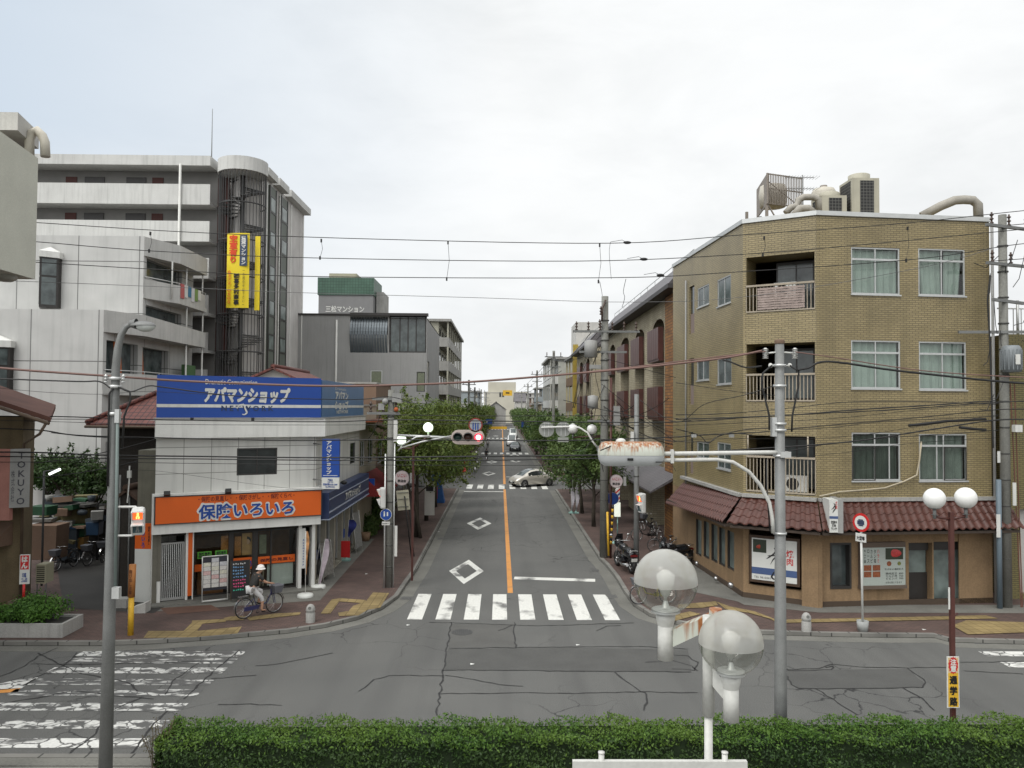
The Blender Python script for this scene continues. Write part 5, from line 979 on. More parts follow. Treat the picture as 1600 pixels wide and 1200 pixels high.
# balconied flats further along
def flats(name, label, xs, y0, y1, z1, floors, mat, sgn, base=.1, wcol=None, gallery=True, roofc=None):
    t = thing(name, label, 'building', (xs, y0, base)); w = 9; xb = xs - sgn * 1.2; xo = xs - sgn * w; b = B(); b.box(xb, xo, y0, y1, base, z1); b.build('wall', mat, t)
    q = B(); q.box(xs + sgn * .3, xo, y0 - .3, y1 + .3, z1, z1 + .3); q.build('roof_slab', roofc or CON, t); fh = (z1 - base) / floors
    for k in range(1, floors):
        q = B(); z = base + k * fh; q.box(xs, xb, y0, y1, z - .15, z); q.box(xs, xs - sgn * .1, y0, y1, z, z + .95); q.box(xs - sgn * .11, xb, y0, y0 + .1, z, z + .95); q.build('balcony', wcol or mat, t)
        q = B(); n = max(1, int((y1 - y0) / 4))
        for i in range(n): yy = y0 + (y1 - y0) * (i + .25) / n; q.box(xb + sgn * .0, xb + sgn * .04, yy, yy + 2, z + .1, z + 2.1)
        for i in range(max(1, n // 2)): q.box(xo - sgn * -2 + 0, xo - sgn * -3.5, y0 - .05, y0 - .003, z + .8, z + 2)
        q.build('window', GLD, t)
    q = B()
    for i in range(int((y1 - y0) / 4) + 1): yy = y0 + .1 + (y1 - y0 - .2) * i / max(1, int((y1 - y0) / 4)); q.box(xs - sgn * .01, xs - sgn * .2, yy - .08, yy + .08, base, z1)
    q.build('column', mat, t); return t
flats('balcony_flats', 'cream five-storey flats with dark balconies right of the grey building', -6.3, 92, 122, 17.0, 6, pm('cream_render', (.4, .39, .32), .85, .15, 1, .1, streak=.4), -1 * -1, wcol=CON)
# arcaded brown building, right
STN = brick('beige_stone', (.46, .41, .29), (.37, .32, .22), (.25, .22, .16), .45, .12, .015, .8, var=.3, streak=.3); OBR = brick('orange_brick', (.36, .17, .05), (.22, .1, .04), (.07, .045, .03), .45, .16, .015, .75, var=.4)
RPN = pm('oxblood_panel', (.09, .033, .028), .4, .35, 2.5, .15, streak=.3); SLT = brick('roof_slate', (.13, .12, .125), (.11, .1, .105), (.05, .05, .05), .3, .2, .01, .5, var=.2)
AX = 8.95
def arcade(name, label, y0, y1, bays, zt=13.0, pil=True):
    t = thing(name, label, 'building', (AX, y0, .1)); fr = Fr((AX, y1), (AX, y0)); Ln = fr.len; U = lambda y: y1 - y
    ops = [(U(b_), U(a), .1, zt - .9, .9) for a, b_ in bays]
    b = B(); facade(b, fr, 0, Ln, .1, zt, ops)
    for a, c, _, e, _ in ops: # arch heads: polygons filling corners
        r = (c - a) / 2; m = (a + c) / 2; n = 10
        for s in (0,):
            for i in range(n):
                t0, t1_ = math.pi * i / n, math.pi * (i + 1) / n; rr_ = .62
                b.poly([fr.p(m + math.cos(t0) * r, 0, e - rr_ + math.sin(t0) * rr_), fr.p(m + math.cos(t0) * r, 0, e), fr.p(m + math.cos(t1_) * r, 0, e), fr.p(m + math.cos(t1_) * r, 0, e - rr_ + math.sin(t1_) * rr_)])
    b.poly([(AX, y0, .1), (AX + 9, y0, .1), (AX + 9, y0, zt), (AX, y0, zt)]); b.poly([(AX, y1, .1), (AX, y1, zt), (AX + 9, y1, zt), (AX + 9, y1, .1)])
    b.build('wall', STN, t)
    q = B(); q.prism([(AX - .75, y0 - .1), (AX + 9, y0 - .1), (AX + 9, y1), (AX - .75, y1)], zt, zt + .22); q.build('eave', pm('dark_eave', (.06, .055, .055), .6), t)
    q = B(); q.hexa([(AX - .7, y0, zt + .22), (AX + 9, y0, zt + .22), (AX + 9, y1, zt + .22), (AX - .7, y1, zt + .22), (AX + .6, y0 + .02, zt + 1.7), (AX + 9, y0 + .02, zt + 1.7), (AX + 9, y1, zt + 1.7), (AX + .6, y1, zt + 1.7)]); q.build('slate_roof', SLT, t)
    q = B(); q.tube([(AX + .6, y0, zt + 1.95), (AX + .6, y1, zt + 1.95)], .025, 5)
    for i in range(12): y = y0 + (y1 - y0) * i / 11; q.cyl((AX + .6, y, zt + 1.6), (AX + .6, y, zt + 1.95), .02, n=5)
    q.build('roof_rail', ALU, t)
    for a, c, _, e, _ in ops:
        for z0 in (9.75, 6.45):
            q = B(); n = 5
            for k in range(n): f = a + (c - a) * k / n; q.fb(fr, f + .02, f + (c - a) / n - .02, .05, .34, z0, z0 + 1.75)
            q.fb(fr, a, c, -.5, .3, z0 - .12, z0); q.build('balcony', RPN, t)
        q = B()
        for z0 in (9.8, 6.5, 3.3): q.fb(fr, a + .3, c - .3, -.88, -.84, z0, z0 + 2.1)
        q.build('balcony_window', GLD, t)
        q = B(); q.fb(fr, a, c, -.8, .2, 3.0, 3.3); q.build('shop_lintel', RPN, t)
    if pil: q = B(); q.fb(fr, Ln - 3.35, Ln, .02, .16, .1, zt - .02); q.build('brick_pilaster', OBR, t)
    q = B(); q.hexa([(AX - 1.5, y0 + .4, 2.75), (AX, y0 + .4, 3.6), (AX, y1 - .5, 3.6), (AX - 1.5, y1 - .5, 2.75), (AX - 1.5, y0 + .4, 2.85), (AX, y0 + .4, 3.75), (AX, y1 - .5, 3.75), (AX - 1.5, y1 - .5, 2.85)]); q.build('pent_roof', SLT, t)
    return t
arcade('arcade_building', 'brown arcaded flats with oxblood balcony boxes next to the tan building', 38.6, 66.0, [(42.9, 46.2), (48.9, 52.2), (54.8, 58.5), (61.5, 64.6)])
arcade('arcade_building', 'farther arcaded flats past the side street with the same slate roof', 76.5, 93.0, [(79.5, 82.5), (86, 89.5)], 13.0, False)
CRM2 = pm('butter_render', (.5, .44, .27), .85, .15, 1, .1, streak=.4)
t = flats('balcony_flats', 'yellow tiled flats with net-draped brown balconies on the right side', 8.9, 94.5, 108, 13.2, 4, CRM2, -1, wcol=pm('brown_net', (.2, .13, .08), .9, .35, 2))
q = B(); q.box(8.6, 9.2, 94.2, 94.5, .1, 14.6); q.box(8.8, 14, 94.15, 94.45, 10.5, 14.4); q.build('yellow_panel', pm('mustard_tile', (.42, .31, .06), .6, .2), t)
flats('balcony_flats', 'grey white flats with curved white balcony rails before the far right corner', 6.9, 112, 130, 13.9, 4, pm('pale_grey_render', (.4, .4, .36), .85, .2), -1, wcol=WHT)
q = B(); q.box(11.2, 15.5, 118, 126, .1, 19.9); o = q.build('high_block', CONL); tag(o, 'blank pale concrete high block rising behind the right-hand flats', 'building')
# further rows both sides (each a house)
rnd = random.Random(5); MT = [CRM, CON, BRN, CONL, pm('sand_render', (.38, .33, .24), .85, .25, 1, .1, streak=.4), pm('bluegrey_render', (.25, .28, .29), .85, .2)]
adj = ['cream', 'grey', 'brown', 'pale', 'sandy', 'bluish']; wh = ['fifth', 'sixth']
i = 0
for s in (-1, 1):
    y = 124 if s < 0 else 133; k = 0
    nms = ['narrow', 'wide', 'flat-roofed', 'low', 'plain', 'square', 'stained', 'tall']
    while y < 300 and k < 8:
        w = rnd.uniform(11, 22); h = rnd.choice([6.5, 7.5, 9.5, 11]) ; xs = s * rnd.uniform(6.8, 8.2) + .5
        mi = (k + (0 if s < 0 else 3)) % 6
        flats('far_building', f"{nms[k]} {adj[mi]} building far down the {'left' if s < 0 else 'right'} side of the street", xs, y, y + w, h, 2 + int(h > 7) + int(h > 9), MT[mi], -s)
        y += w + rnd.uniform(1, 5); k += 1
flats('far_building', 'grey two-storey shop under the trees beyond the left side street', -6.9, 77.5, 90.5, 7.0, 2, CON, 1)
t = thing('cream_block', 'big cream windowless block closing the far end of the street', 'building', (4, 330, 0)); q = B(); q.box(-7.5, 10.8, 330, 352, 0, D(780, 612, 330).z); q.box(-5.8, 6, 331, 350, 0, D(780, 597, 331).z); q.build('wall', pm('pale_yellow_render', (.5, .48, .4), .85, .15, .2, .05), t); q = B(); [q.box(x, x + .8, 329.9, 330, 11, 13) for x in (-1, .2)]; q.build('window', GLD, t)
gable('far_house', 'white gabled house at the far end of the street', -5.5, 1.5, 280, 293, 6.0, 8.6, CON, SLT, 'y')
gable('far_house', 'grey roofed house at the far end right of the white gable', 5, 12, 290, 302, 9, 12, CONL, SLT, 'x')
for k, (x, y, w, h, l) in enumerate(((-38, 120, 16, 12, 'plain grey block behind the left rooftops'), (22, 70, 16, 8, 'low block hidden behind the arcaded flats'), (24, 34, 14, 6, 'low grey block behind the tan building'))):
    q = B(); q.box(x, x + w, y, y + 14, 0, h); o = q.build('back_block', MT[k + 1]); tag(o, l, 'building')
# olive tiled building, right edge
OLT = brick('olive_tile', (.22, .19, .075), (.2, .17, .07), (.08, .07, .04), .235, .075, .012, .5, var=.2, streak=.3)
ob = thing('olive_building', 'olive tiled building cut off by the right edge behind the utility pole', 'building', (18.8, 28.6, .1)); OBF = Fr((18.72, 28.6), (30, 28.8)); zt = D(1590, 522, 28.6).z
b = B(); facade(b, OBF, 0, OBF.len, .1, zt, [(.35, 2.5, .3, 3.4, .3)]); b.poly([(18.72, 28.6, .1), (18.72, 28.6, zt), (18.85, 38, zt), (18.85, 38, .1)]); b.poly([(18.72, 28.6, zt - .1), (30, 28.8, zt - .1), (30, 38, zt - .1), (18.85, 38, zt - .1)]); b.build('wall', OLT, ob)
q = B(); q.fb(OBF, .35, 2.5, -.28, -.24, .3, 3.4); q.build('white_door', CONL, ob); q = B(); q.box(17.95, 18.7, 30.2, 30.3, .1, 2.6); q.build('gap_gate', CONL, ob)
q = B()
for k in range(12): q.cyl((18.9 + k * .3, 29, zt - .1), (18.9 + k * .3, 29, zt + 1.0), .018, n=5)
q.tube([(18.6, 29, zt + 1.0), (26, 29, zt + 1.0)], .03, 6); q.cyl((19.3, 28.9, zt - .1), (19.3, 28.9, zt + 1.3), .05); q.build('roof_rail', ALU, ob)
# far street clutter: coloured signs near the end
for k, (px, py, w, h, Y, c, l) in enumerate(((778, 672, 5.5, 2.2, 240, 'yellow', 'long yellow banner sign hanging across the far end of the street'), (793, 614, 2.4, 1.4, 200, 'yellow', 'small yellow sign with a dark blot high over the far street'), (757, 659, 2.4, .8, 120, 'blue', 'small blue road sign far along on the left'), (831, 663, 3.2, .9, 120, 'blue', 'wide blue road sign over the right lane far along'))):
    p = D(px, py, Y); q = B(); q.box(p.x - w / 2, p.x + w / 2, Y, Y + .1, p.z - h / 2, p.z + h / 2); o = thing('far_sign', l, 'sign', (p.x, Y, p.z))
    q.build('panel', YEL if c == 'yellow' else BLU, o); q = B(); sd2 = -1 if px < 800 else 1; q.box(p.x - w / 5, p.x + w / 5, Y - .02, Y - .002, p.z - h / 8, p.z + h / 8); q.build('lettering_band', (BLKP if py < 630 else RED) if c == 'yellow' else WHT, o)
    q = B(); q.tube([(p.x, Y + .2, p.z), ((-4.2 if px < 800 else 5.2), Y + .2, p.z)], .08, 6); q.cyl(((-4.2 if px < 800 else 5.2), Y + .2, 0), ((-4.2 if px < 800 else 5.2), Y + .2, p.z + .3), .12, n=8); q.build('support', GALV, o)
# poles
def insul(q, c, h=.28, r=.05):
    for k in range(3): q.lathe([(r * .45, k * h / 3), (r, k * h / 3 + h / 12), (r * .45, k * h / 3 + h / 5)], c, 8)
    q.cyl(c, (c[0], c[1], c[2] + h), r * .4, n=6)
def bands(q, x, y, zs, r):
    for z in zs: q.lathe([(r, z - .025), (r + .008, z - .025), (r + .008, z + .025), (r, z + .025)], (x, y, 0), 14)
def upole(name, label, x, y, zt, r0=.17, r1=.13, arms=(), mat=None, nb=8, group=None, z0=.1, extra=True):
    t = thing(name, label, 'pole', (x, y, z0), group=group); q = B(); q.cyl((x, y, z0), (x, y, zt), r0, r1, 16); q.build('shaft', mat or CONP, t)
    if nb: q = B(); bands(q, x, y, [z0 + .8 + (zt - z0 - 1) * k / nb for k in range(nb)], r0 - (r0 - r1) * .4 + .004); q.build('steel_band', pm('band_steel', (.06, .06, .055), .5), t)
    for (z, half, ang, ins) in arms:
        q = B(); c, s = math.cos(ang), math.sin(ang); q.cbox((x + c * half[0] * .5 + c * half[1] * .5, y + s * (half[0] + half[1]) * .5 - .12 * (c > .5), z), (half[1] - half[0], .1, .1), ang); a = q.build('cross_arm', GALV, t)
        if ins:
            q = B()
            for k in range(ins): u = half[0] + (half[1] - half[0]) * (k + .3) / (ins - .4); insul(q, (x + c * u, y + s * u - .12, z + .04), .42, .075)
            q.build('insulator', pm('brown_insulator', (.07, .045, .035), .3), a)
    return t
pl = upole('utility_pole', 'short concrete pole with globe lamps and signals beside the left kerb', -4.25, 30.1, 7.65, .15, .12, [(7.3, (-.7, .4), 0, 0), (6.75, (-.9, .35), 0, 3)])
q = B(); q.cbox((-4.0, 29.95, 7.35), (.35, .3, .34)); q.ball((-4.45, 29.9, 7.2), .12, 8, 6); q.cbox((-4.6, 30, 7.0), (.22, .2, .25)); q.build('junction_box', GREY, pl); q = B(); q.ball((-4.02, 29.85, 6.9), .09, 8, 6); q.build('red_insulator', pm('orange_cap', (.4, .1, .03)), pl)
q = B(); q.cyl((-4.42, 29.95, .1), (-4.42, 29.95, 5.2), .03, n=8); q.cyl((-4.08, 30.0, .1), (-4.08, 30.0, 5.6), .028, n=8); q.build('conduit', ALU, pl)
q = B(); q.cbox((-4.04, 29.9, 6.1), (.14, .1, .85)); q.cbox((-3.98, 29.9, 1.9), (.1, .06, 1.15)); q.build('number_plate', WHT, pl)
pr = upole('utility_pole', 'tall concrete utility pole with transformer on the right kerb by the motorcycles', 4.78, 36.2, 12.2, .21, .16, [(10.55, (-1.5, 1.6), 0, 6), (9.6, (-1.2, 1.0), 0, 0), (6.4, (-.8, .8), 0, 3)], nb=12)
q = B(); q.lathe([(.001, 9.3), (.3, 9.35), (.3, 10.1), (.001, 10.15)], (4.1, 35.95, 0), 14); q.lathe([(.001, 6.95), (.24, 7), (.24, 7.55), (.001, 7.6)], (4.2, 35.95, 0), 14); q.build('transformer', GREY, pr)
q = B(); q.cbox((5.3, 35.9, 6.65), (.28, .22, .9)); q.cbox((4.3, 35.95, 8.9), (.5, .3, .18)); q.build('junction_box', GREY, pr); q = B(); q.cyl((5.05, 36.0, .1), (5.05, 36.0, 8.4), .06, n=8); q.build('riser_pipe', MAR, pr)
q = B(); q.tube([(4.78, 36, 12.0), (4.62, 35.9, 11.6), (4.6, 35.9, 11.0)], .05, 6); insul(q, (4.55, 35.9, 11.3), .4, .07); insul(q, (4.5, 35.9, 10.7), .4, .07); q.build('surge_arrester', MC['brown_insulator'], pr)
gp = upole('steel_pole', 'plain grey steel pole with a pedestrian signal on the right pavement', 5.7, 32.9, 7.6, .12, .1, (), GALV, 2)
q = B(); q.cbox((5.5, 32.8, 5.8), (.13, .1, .45)); q.build('number_plate', WHT, gp)
fp = upole('utility_pole', 'tall concrete utility pole with transformers at the right end of the tan building', 17.82, 27.45, 14.0, .18, .135, [(13.55, (-.9, 2.2), .35, 4), (12.2, (-.9, 2.4), .35, 4), (10.9, (-.8, 1.2), .5, 0), (9.8, (-1.6, 1.4), -.1, 0)], nb=14)
for k, (dx, z) in enumerate(((-.05, 8.35), (1.0, 8.3))):
    q = B(); q.lathe([(.001, z), (.32, z + .02), (.32, z + .85), (.24, z + .95), (.001, z + .97)], (17.9 + dx, 27.1, 0), 16); [q.cbox((17.9 + dx + math.cos(a) * .33, 27.1 + math.sin(a) * .33, z + .45), (.03, .03, .7), a) for a in [i * math.pi / 8 for i in range(16)]]; tr = q.build('transformer', pm('transformer_grey', (.2, .22, .23), .5, .2), fp)
    q = B(); q.cbox((17.9 + dx, 26.74, z + .45), (.16, .02, .35)); q.build('plate', WHT, tr)
q = B(); q.cyl((17.45, 27.25, .1), (17.45, 27.25, 4.6), .09, n=10); q.build('riser_pipe', pm('blue_grey_pipe', (.13, .17, .2), .5), fp); q = B(); q.cbox((17.36, 27.14, 3.0), (.14, .02, .8)); q.cbox((17.4, 27.14, 5.4), (.1, .02, .4)); q.cbox((17.99, 27.22, 4.1), (.12, .03, .8)); q.cbox((18.1, 27.2, 6.4), (.25, .2, .25)); q.build('number_plate', WHT, fp)
q = B(); q.cyl((19.2, 27.3, 9.0), (19.2, 27.3, 14.4), .09, n=8); q.cyl((18.3, 27.4, .1), (18.0, 27.4, 8), .02, n=5); q.cyl((18.35, 27.4, .1), (18.15, 27.4, 8), .02, n=5); q.build('stay_pipe', pm('rusty_stay', (.16, .07, .05), .7, .4), fp)
for k, (x, y, zt, l) in enumerate(((5.15, 77.5, 12.6, 'concrete pole against the sky before the cream right-hand flats'), (5.1, 113, 12.3, 'concrete pole before the grey white right-hand flats'), (5.1, 152, 11.5, 'thin far concrete pole on the right kerb'), (-4.2, 100, 10.4, 'concrete pole above the far left tree tops'), (-4.2, 122, 10.0, 'slender pole beyond the far left tree tops'), (-4.2, 160, 10.5, 'far left pole with a pale transformer'), (5.1, 200, 11, 'farthest thin pole on the right kerb'), (-4.2, 215, 11, 'farthest thin pole on the left kerb'))):
    upole('utility_pole', l, x, y, zt, .17, .13, [(zt - .6, (-.9, .9), 0, 3), (zt - 1.6, (-.7, .7), 0, 0)], nb=0, group='concrete poles down the street')
def lamp_pole_big():
    # left near lamp pole with cobra head
    x, y = -7.3, 14.5; t = thing('street_lamp', 'tall grey curved street lamp pole in front of the alley, with signal and cables', 'street lamp', (x, y, .1))
    q = B(); zt = D(185, 545, y).z; base = D(165, 1200, y); tx = D(181, 575, y).x
    A = Vector((base.x + (base.x - tx) * .12, y, .1)); top = Vector((tx, y, D(181, 575, y).z)); pts = [A, A.lerp(top, .5), top, D(184, 545, y), D(189, 524, y), D(197, 511, y), D(206, 506, y)]
    q.tube(pts, [.12, .1, .072, .066, .058, .05, .045], 18); q.build('shaft', GALV, t)
    q = B(); q.cbox((A.x, y, .16), (.42, .42, .12)); q.build('base_plate', GALV, t)
    a, c = D(203, 506, y), D(243, 513, y); m = (a + c) / 2; L_ = (c - a).length
    q = B(); q.ball((m.x, m.y, m.z), L_ / 2, 18, 10, 0, 90, sc=(1, .55, .38)); q.lathe([(.06, 0), (.1, .12)], a, 12, True, (1, 0, 0)); hd = q.build('lamp_head', GALV, t)
    q = B(); q.ball((m.x + .05, m.y, m.z + .005), L_ * .38, 18, 10, -90, 0, sc=(1, .65, .62)); q.build('lamp_bowl', pm('frosted_bowl', (.5, .52, .5), .2, .1), hd)
    q = B(); bx = D(181, 600, y)
    for z in (bx.z + .1, bx.z - .05, bx.z - .55): q.lathe([(.1, -.03), (.115, -.03), (.115, .03), (.1, .03)], (bx.x - .01, y, z), 14)
    for sx_ in (-1, 1): insul(q, (bx.x + sx_ * .16, y - .05, bx.z + .02), .16, .045)
    q.build('cable_clamp', ALU, t)
    # cable drops looping round the pole
    q = B(); q.tube([D(177, 606, y - .1), D(171, 615, y - .1), D(170, 650, y - .1), D(168, 760, y - .1)], .018, 6); q.tube([D(185, 605, y - .1), D(203, 612, y - .1), D(204, 625, y - .1), D(194, 650, y - .1), D(191, 700, y - .1)], .018, 6); q.build('cable_drop', WIRE, t)
    q = B(); q.cyl(D(180, 930, y - .13), D(184, 640, y - .1), .03, n=8); q.build('conduit', pm('green_grey_pipe', (.16, .2, .19), .5), t)
    q = B(); p = D(182, 926, y - .2); q.cbox(p, (.13, .1, .2)); q.build('switch_box', ALU, t); q = B(); p = D(184, 650, y - .1); q.cbox(p, (.08, .08, .25)); q.build('connector_box', ALU, t)
    return t, A
LP, LA = lamp_pole_big()
# pedestrian signals
GLS = emit('red_man_glow', (1.0, .1, .012), 1.5); SIGC = pm('signal_casing', (.55, .55, .53), .45, .15)
def ped_signal(label, c, rz, hood=True, lit=True, cat='traffic light', s=1.0):
    t = thing('pedestrian_signal', label, cat, c, rz); q = B(); q.cbox((0, 0, 0), (.44 * s, .2, .98 * s)); q.build('casing', SIGC, t, local=True, bevel=.05)
    for k, z in enumerate((.235 * s, -.235 * s)):
        q = B(); q.cbox((0, -.105, z), (.3 * s, .02, .3 * s)); l = q.build('lens', (GLS if k == 0 else pm('dark_lens', (.03, .07, .08), .3)), t, local=True)
        q = B(); w = .17 * s; q.hexa([(-w, -.1, z + w), (w, -.1, z + w), (w, -.1, z + w + .02), (-w, -.1, z + w + .02), (-w, -.22, z + w - .03), (w, -.22, z + w - .03), (w, -.22, z + w - .01), (-w, -.22, z + w - .01)][::1]);
        for sg in (-1, 1): q.hexa([(sg * w, -.1, z + w), (sg * (w + .02), -.1, z + w), (sg * (w + .02), -.1, z - .1), (sg * w, -.1, z - .1), (sg * w, -.22, z + w - .03), (sg * (w + .02), -.22, z + w - .03), (sg * (w + .02), -.13, z - .1), (sg * w, -.13, z - .1)])
        q.build('hood', SIGC, t, local=True)
        if True:
            q = B(); q.ball((0, -.118, z + .08 * s), .03 * s, 8, 6); q.cbox((0, -.118, z), (.07 * s, .01, .12 * s)); q.cbox((-.018, -.118, z - .09 * s), (.022, .01, .08 * s)); q.cbox((.018, -.118, z - .09 * s), (.022, .01, .08 * s)); q.build('man_symbol', emit('man_glow', (1, .5, .12), 2.2) if k == 0 else GALV, l, local=True)
    return t
c = D(216, 814, 14.3); ped_signal('pedestrian signal showing glowing orange red man on the near lamp pole', c, R(20), s=.52 * .98)
q = B(); q.tube([D(184, 792, 14.4), D(212, 792, 14.4), D(216, 797, 14.3)], .022, 8); q.tube([D(182, 837, 14.4), D(205, 837, 14.4), D(214, 833, 14.3)], .022, 8); q.build('signal_bracket', SIGC, LP)
c = D(598, 778, 29.8); ped_signal('pedestrian signal seen side-on, glowing, fixed to the short concrete pole', c, R(-75), s=.8)
c = D(1003, 786, 32.7); ped_signal('pedestrian signal seen from its side on the grey steel pole', c, R(-68), lit=False, s=.85)
# vehicle signal on mast arm
va = thing('traffic_light', 'horizontal three-lens traffic light with glowing red lens on a long arm over the left lane', 'traffic light', (-4.25, 30, 5.5)); y = 29.6
q = B(); q.tube([D(617, 680, 29.9), D(708, 684, y)], .045, 8); q.tube([D(622, 696, 29.9), D(630, 695, y), D(650, 683, y), D(672, 681, y)], .03, 6); q.tube([D(622, 704, 29.9), D(626, 700, y), D(660, 690, y), D(706, 681, y)], .03, 6); q.build('mast_arm', ALU, va)
a, c = D(705, 683, y), D(757, 683, y); h = .27; m = (a + c) / 2
q = B(); n = 12; pts = [(c.x - h + math.cos(t_) * h, m.z + math.sin(t_) * h) for t_ in [math.pi / 2 - math.pi * i / n for i in range(n + 1)]] + [(a.x + h + math.cos(t_) * h, m.z + math.sin(t_) * h) for t_ in [-math.pi / 2 - math.pi * i / n for i in range(n + 1)]]
q.add([(x_, y - .1, z_) for x_, z_ in pts] + [(x_, y + .08, z_) for x_, z_ in pts], [tuple(range(len(pts))), tuple(range(2 * len(pts) - 1, len(pts) - 1, -1))] + [(i, len(pts) + i, len(pts) + (i + 1) % len(pts), (i + 1) % len(pts)) for i in range(len(pts))]); q.build('casing', pm('signal_pinkgrey', (.5, .42, .38), .5), va)
for k in range(3):
    cx = a.x + (c.x - a.x) * (.2 + .31 * k); mt = [pm('lens_green_dark', (.02, .05, .04), .3), pm('lens_amber_dark', (.08, .03, .02), .3), emit('red_lens_glow', (1, .05, .09), 1.5)][k]
    q = B(); q.ball((cx, y - .1, m.z), .155, 18, 6, 0, 90, sc=(1, 1, 1));
    o_ = B(); o_.lathe([(.155, 0), (.1, .035), (.001, .05)], (cx, y - .1, m.z), 20, True, (0, -1, 0)); l = o_.build('lens', mt, va)
    if k == 2: o_ = B(); o_.lathe([(.1, .038), (.05, .056), (.001, .06)], (cx, y - .1, m.z), 20, True, (0, -1, 0)); o_.build('lamp_core', emit('red_core_glow', (1, .55, .6), 2.5), l)
    q = B(); n = 14; vs_ = []
    for i in range(n + 1): t_ = math.pi * (-.12 + 1.24 * i / n); vs_ += [(cx + math.cos(t_) * .185, y - .1, m.z + math.sin(t_) * .185), (cx + math.cos(t_) * .185, y - .1 - .3 * (.35 + .65 * max(0, math.sin(t_))), m.z + math.sin(t_) * .185 - .03)]
    q.add(vs_, [(2 * i, 2 * i + 2, 2 * i + 3, 2 * i + 1) for i in range(n)], True); q.build('hood', BLKP if k < 2 else pm('hood_red_lit', (.4, .3, .28)), va)  # pink tone puts the red lens's light into the last hood's colour
# round no-entry style sign above it with arrows
def disc(name, label, c, r, face, rim=None, ax=(0, -1, 0), cat='sign', th=.03, rimw=.14):
    t = thing(name, label, cat, c); c = Vector(c); q = B(); q.lathe([(.001, -th), (r, -th), (r, 0), (.001, 0)], c, 28, False, ax); q.build('plate', rim or face, t)
    q = B(); q.lathe([(r * (1 - rimw), .003), (.001, .003)], c, 28, False, ax); q.build('face', face, t); return t
t = disc('round_sign', 'red rimmed round sign with blue arrow stripes above the traffic light', D(743, 664, 29.5), .27, pm('dull_sign_face', (.3, .32, .33), .6), pm('dark_red_rim', (.22, .03, .02), .6), rimw=.2); q = B(); c = D(743, 666, 29.5)
for dx in (-.09, .0, .09): q.cbox((c.x + dx, c.y - .01, c.z), (.045, .006, .26))
q.build('blue_arrow', BLU, t); q = B(); q.cyl((c.x + .1, c.y + .05, c.z + .2), (c.x + .1, c.y + .05, c.z - .45), .025, n=8); q.build('bracket', GALV, t)
# round shop-street discs
for (px, py, Y, r, l) in ((628, 747, 31.5, .3, 'round pinkish disc with two rows of characters on the left maroon lamp post'), (963, 752, 35.0, .3, 'round pinkish disc with two rows of characters on the right maroon lamp post')):
    c = D(px, py, Y); t = disc('round_sign', l, c, r, pm('pink_disc', (.45, .38, .38), .5), pm('disc_rim', (.25, .22, .22)), rimw=.08); f = Fr((c.x - r, Y), (c.x + r, Y))
    text('いこい', f, (.12, 2 * r - .12, c.z + .04, c.z + .16), .012, pm('rose_letter', (.35, .06, .08)), t, bold=.03); text('商店会', f, (.13, 2 * r - .13, c.z - .17, c.z - .05), .012, BLKP, t, bold=.03)
    q = B(); q.cbox((c.x + r + .08, Y, c.z), (.12, .05, .4)); q.build('side_tab', GREY, t)
# blue pedestrian-bicycle signs
t = disc('round_sign', 'blue round path sign under the side-on signal on the short concrete pole', D(603, 804, 29.7), .22, BLU, WHT, rimw=.06); q = B(); c = D(603, 804, 29.7); q.ball((c.x - .06, c.y - .01, c.z + .09), .03, 8, 6); q.cbox((c.x - .06, c.y - .01, c.z), (.05, .01, .14)); q.cbox((c.x + .06, c.y - .01, c.z + .02), (.05, .01, .15)); q.build('figure_symbol', SGW, t)
p = D(603, 817, 29.7); q = B(); q.cbox((p.x, p.y, p.z - .02), (.3, .02, .13)); q.build('supplement_plate', WHT, t); f = Fr((p.x - .15, p.y - .012), (p.x + .15, p.y - .012)); text('自転車通行可', f, (.02, .28, p.z - .05, p.z + .01), .003, BLKP, t)
t = disc('round_sign', 'blue round sign partly hidden between the barber pole and the right utility pole', D(957, 779, 37), .3, BLU, GREY, rimw=.06)
# back-to-back big discs on the right arm
for px, l in ((854, 'grey back of the left one of two round signs on the right overhead arm'), (880, 'grey back of the right one of two round signs on the right overhead arm')):
    c = D(px, 671, 36.6); t = thing('road_sign', l, 'sign', c); q = B(); q.lathe([(.001, -.02), (.36, -.02), (.36, .01), (.001, .01)], c, 28, False, (0, -1, 0)); q.build('plate', pm('sign_back_grey', (.3, .31, .29), .6, .15, 3), t); q = B(); q.cbox((c.x - .1, c.y - .03, c.z), (.03, .02, .6)); q.cbox((c.x + .1, c.y - .03, c.z), (.03, .02, .6)); q.build('stiffener', ALU, t)
    if px == 880: q = B(); q.cbox((c.x, c.y, c.z - .48), (.5, .03, .22)); q.build('supplement_plate', MC['sign_back_grey'], t)
t = thing('mast_arm', 'curved white mast arm carrying two round sign backs from the right pole', 'arm', D(930, 700, 36.2)); q = B(); q.tube([D(846, 668, 36.5), D(885, 667, 36.5), D(905, 668, 36.4), D(918, 676, 36.3), D(926, 690, 36.2), D(934, 700, 36.2)], .045, 8); q.build('tube', WHT, t); q = B(); q.cbox(D(936, 701, 36.1), (.2, .2, .25)); q.build('clamp', GALV, t)
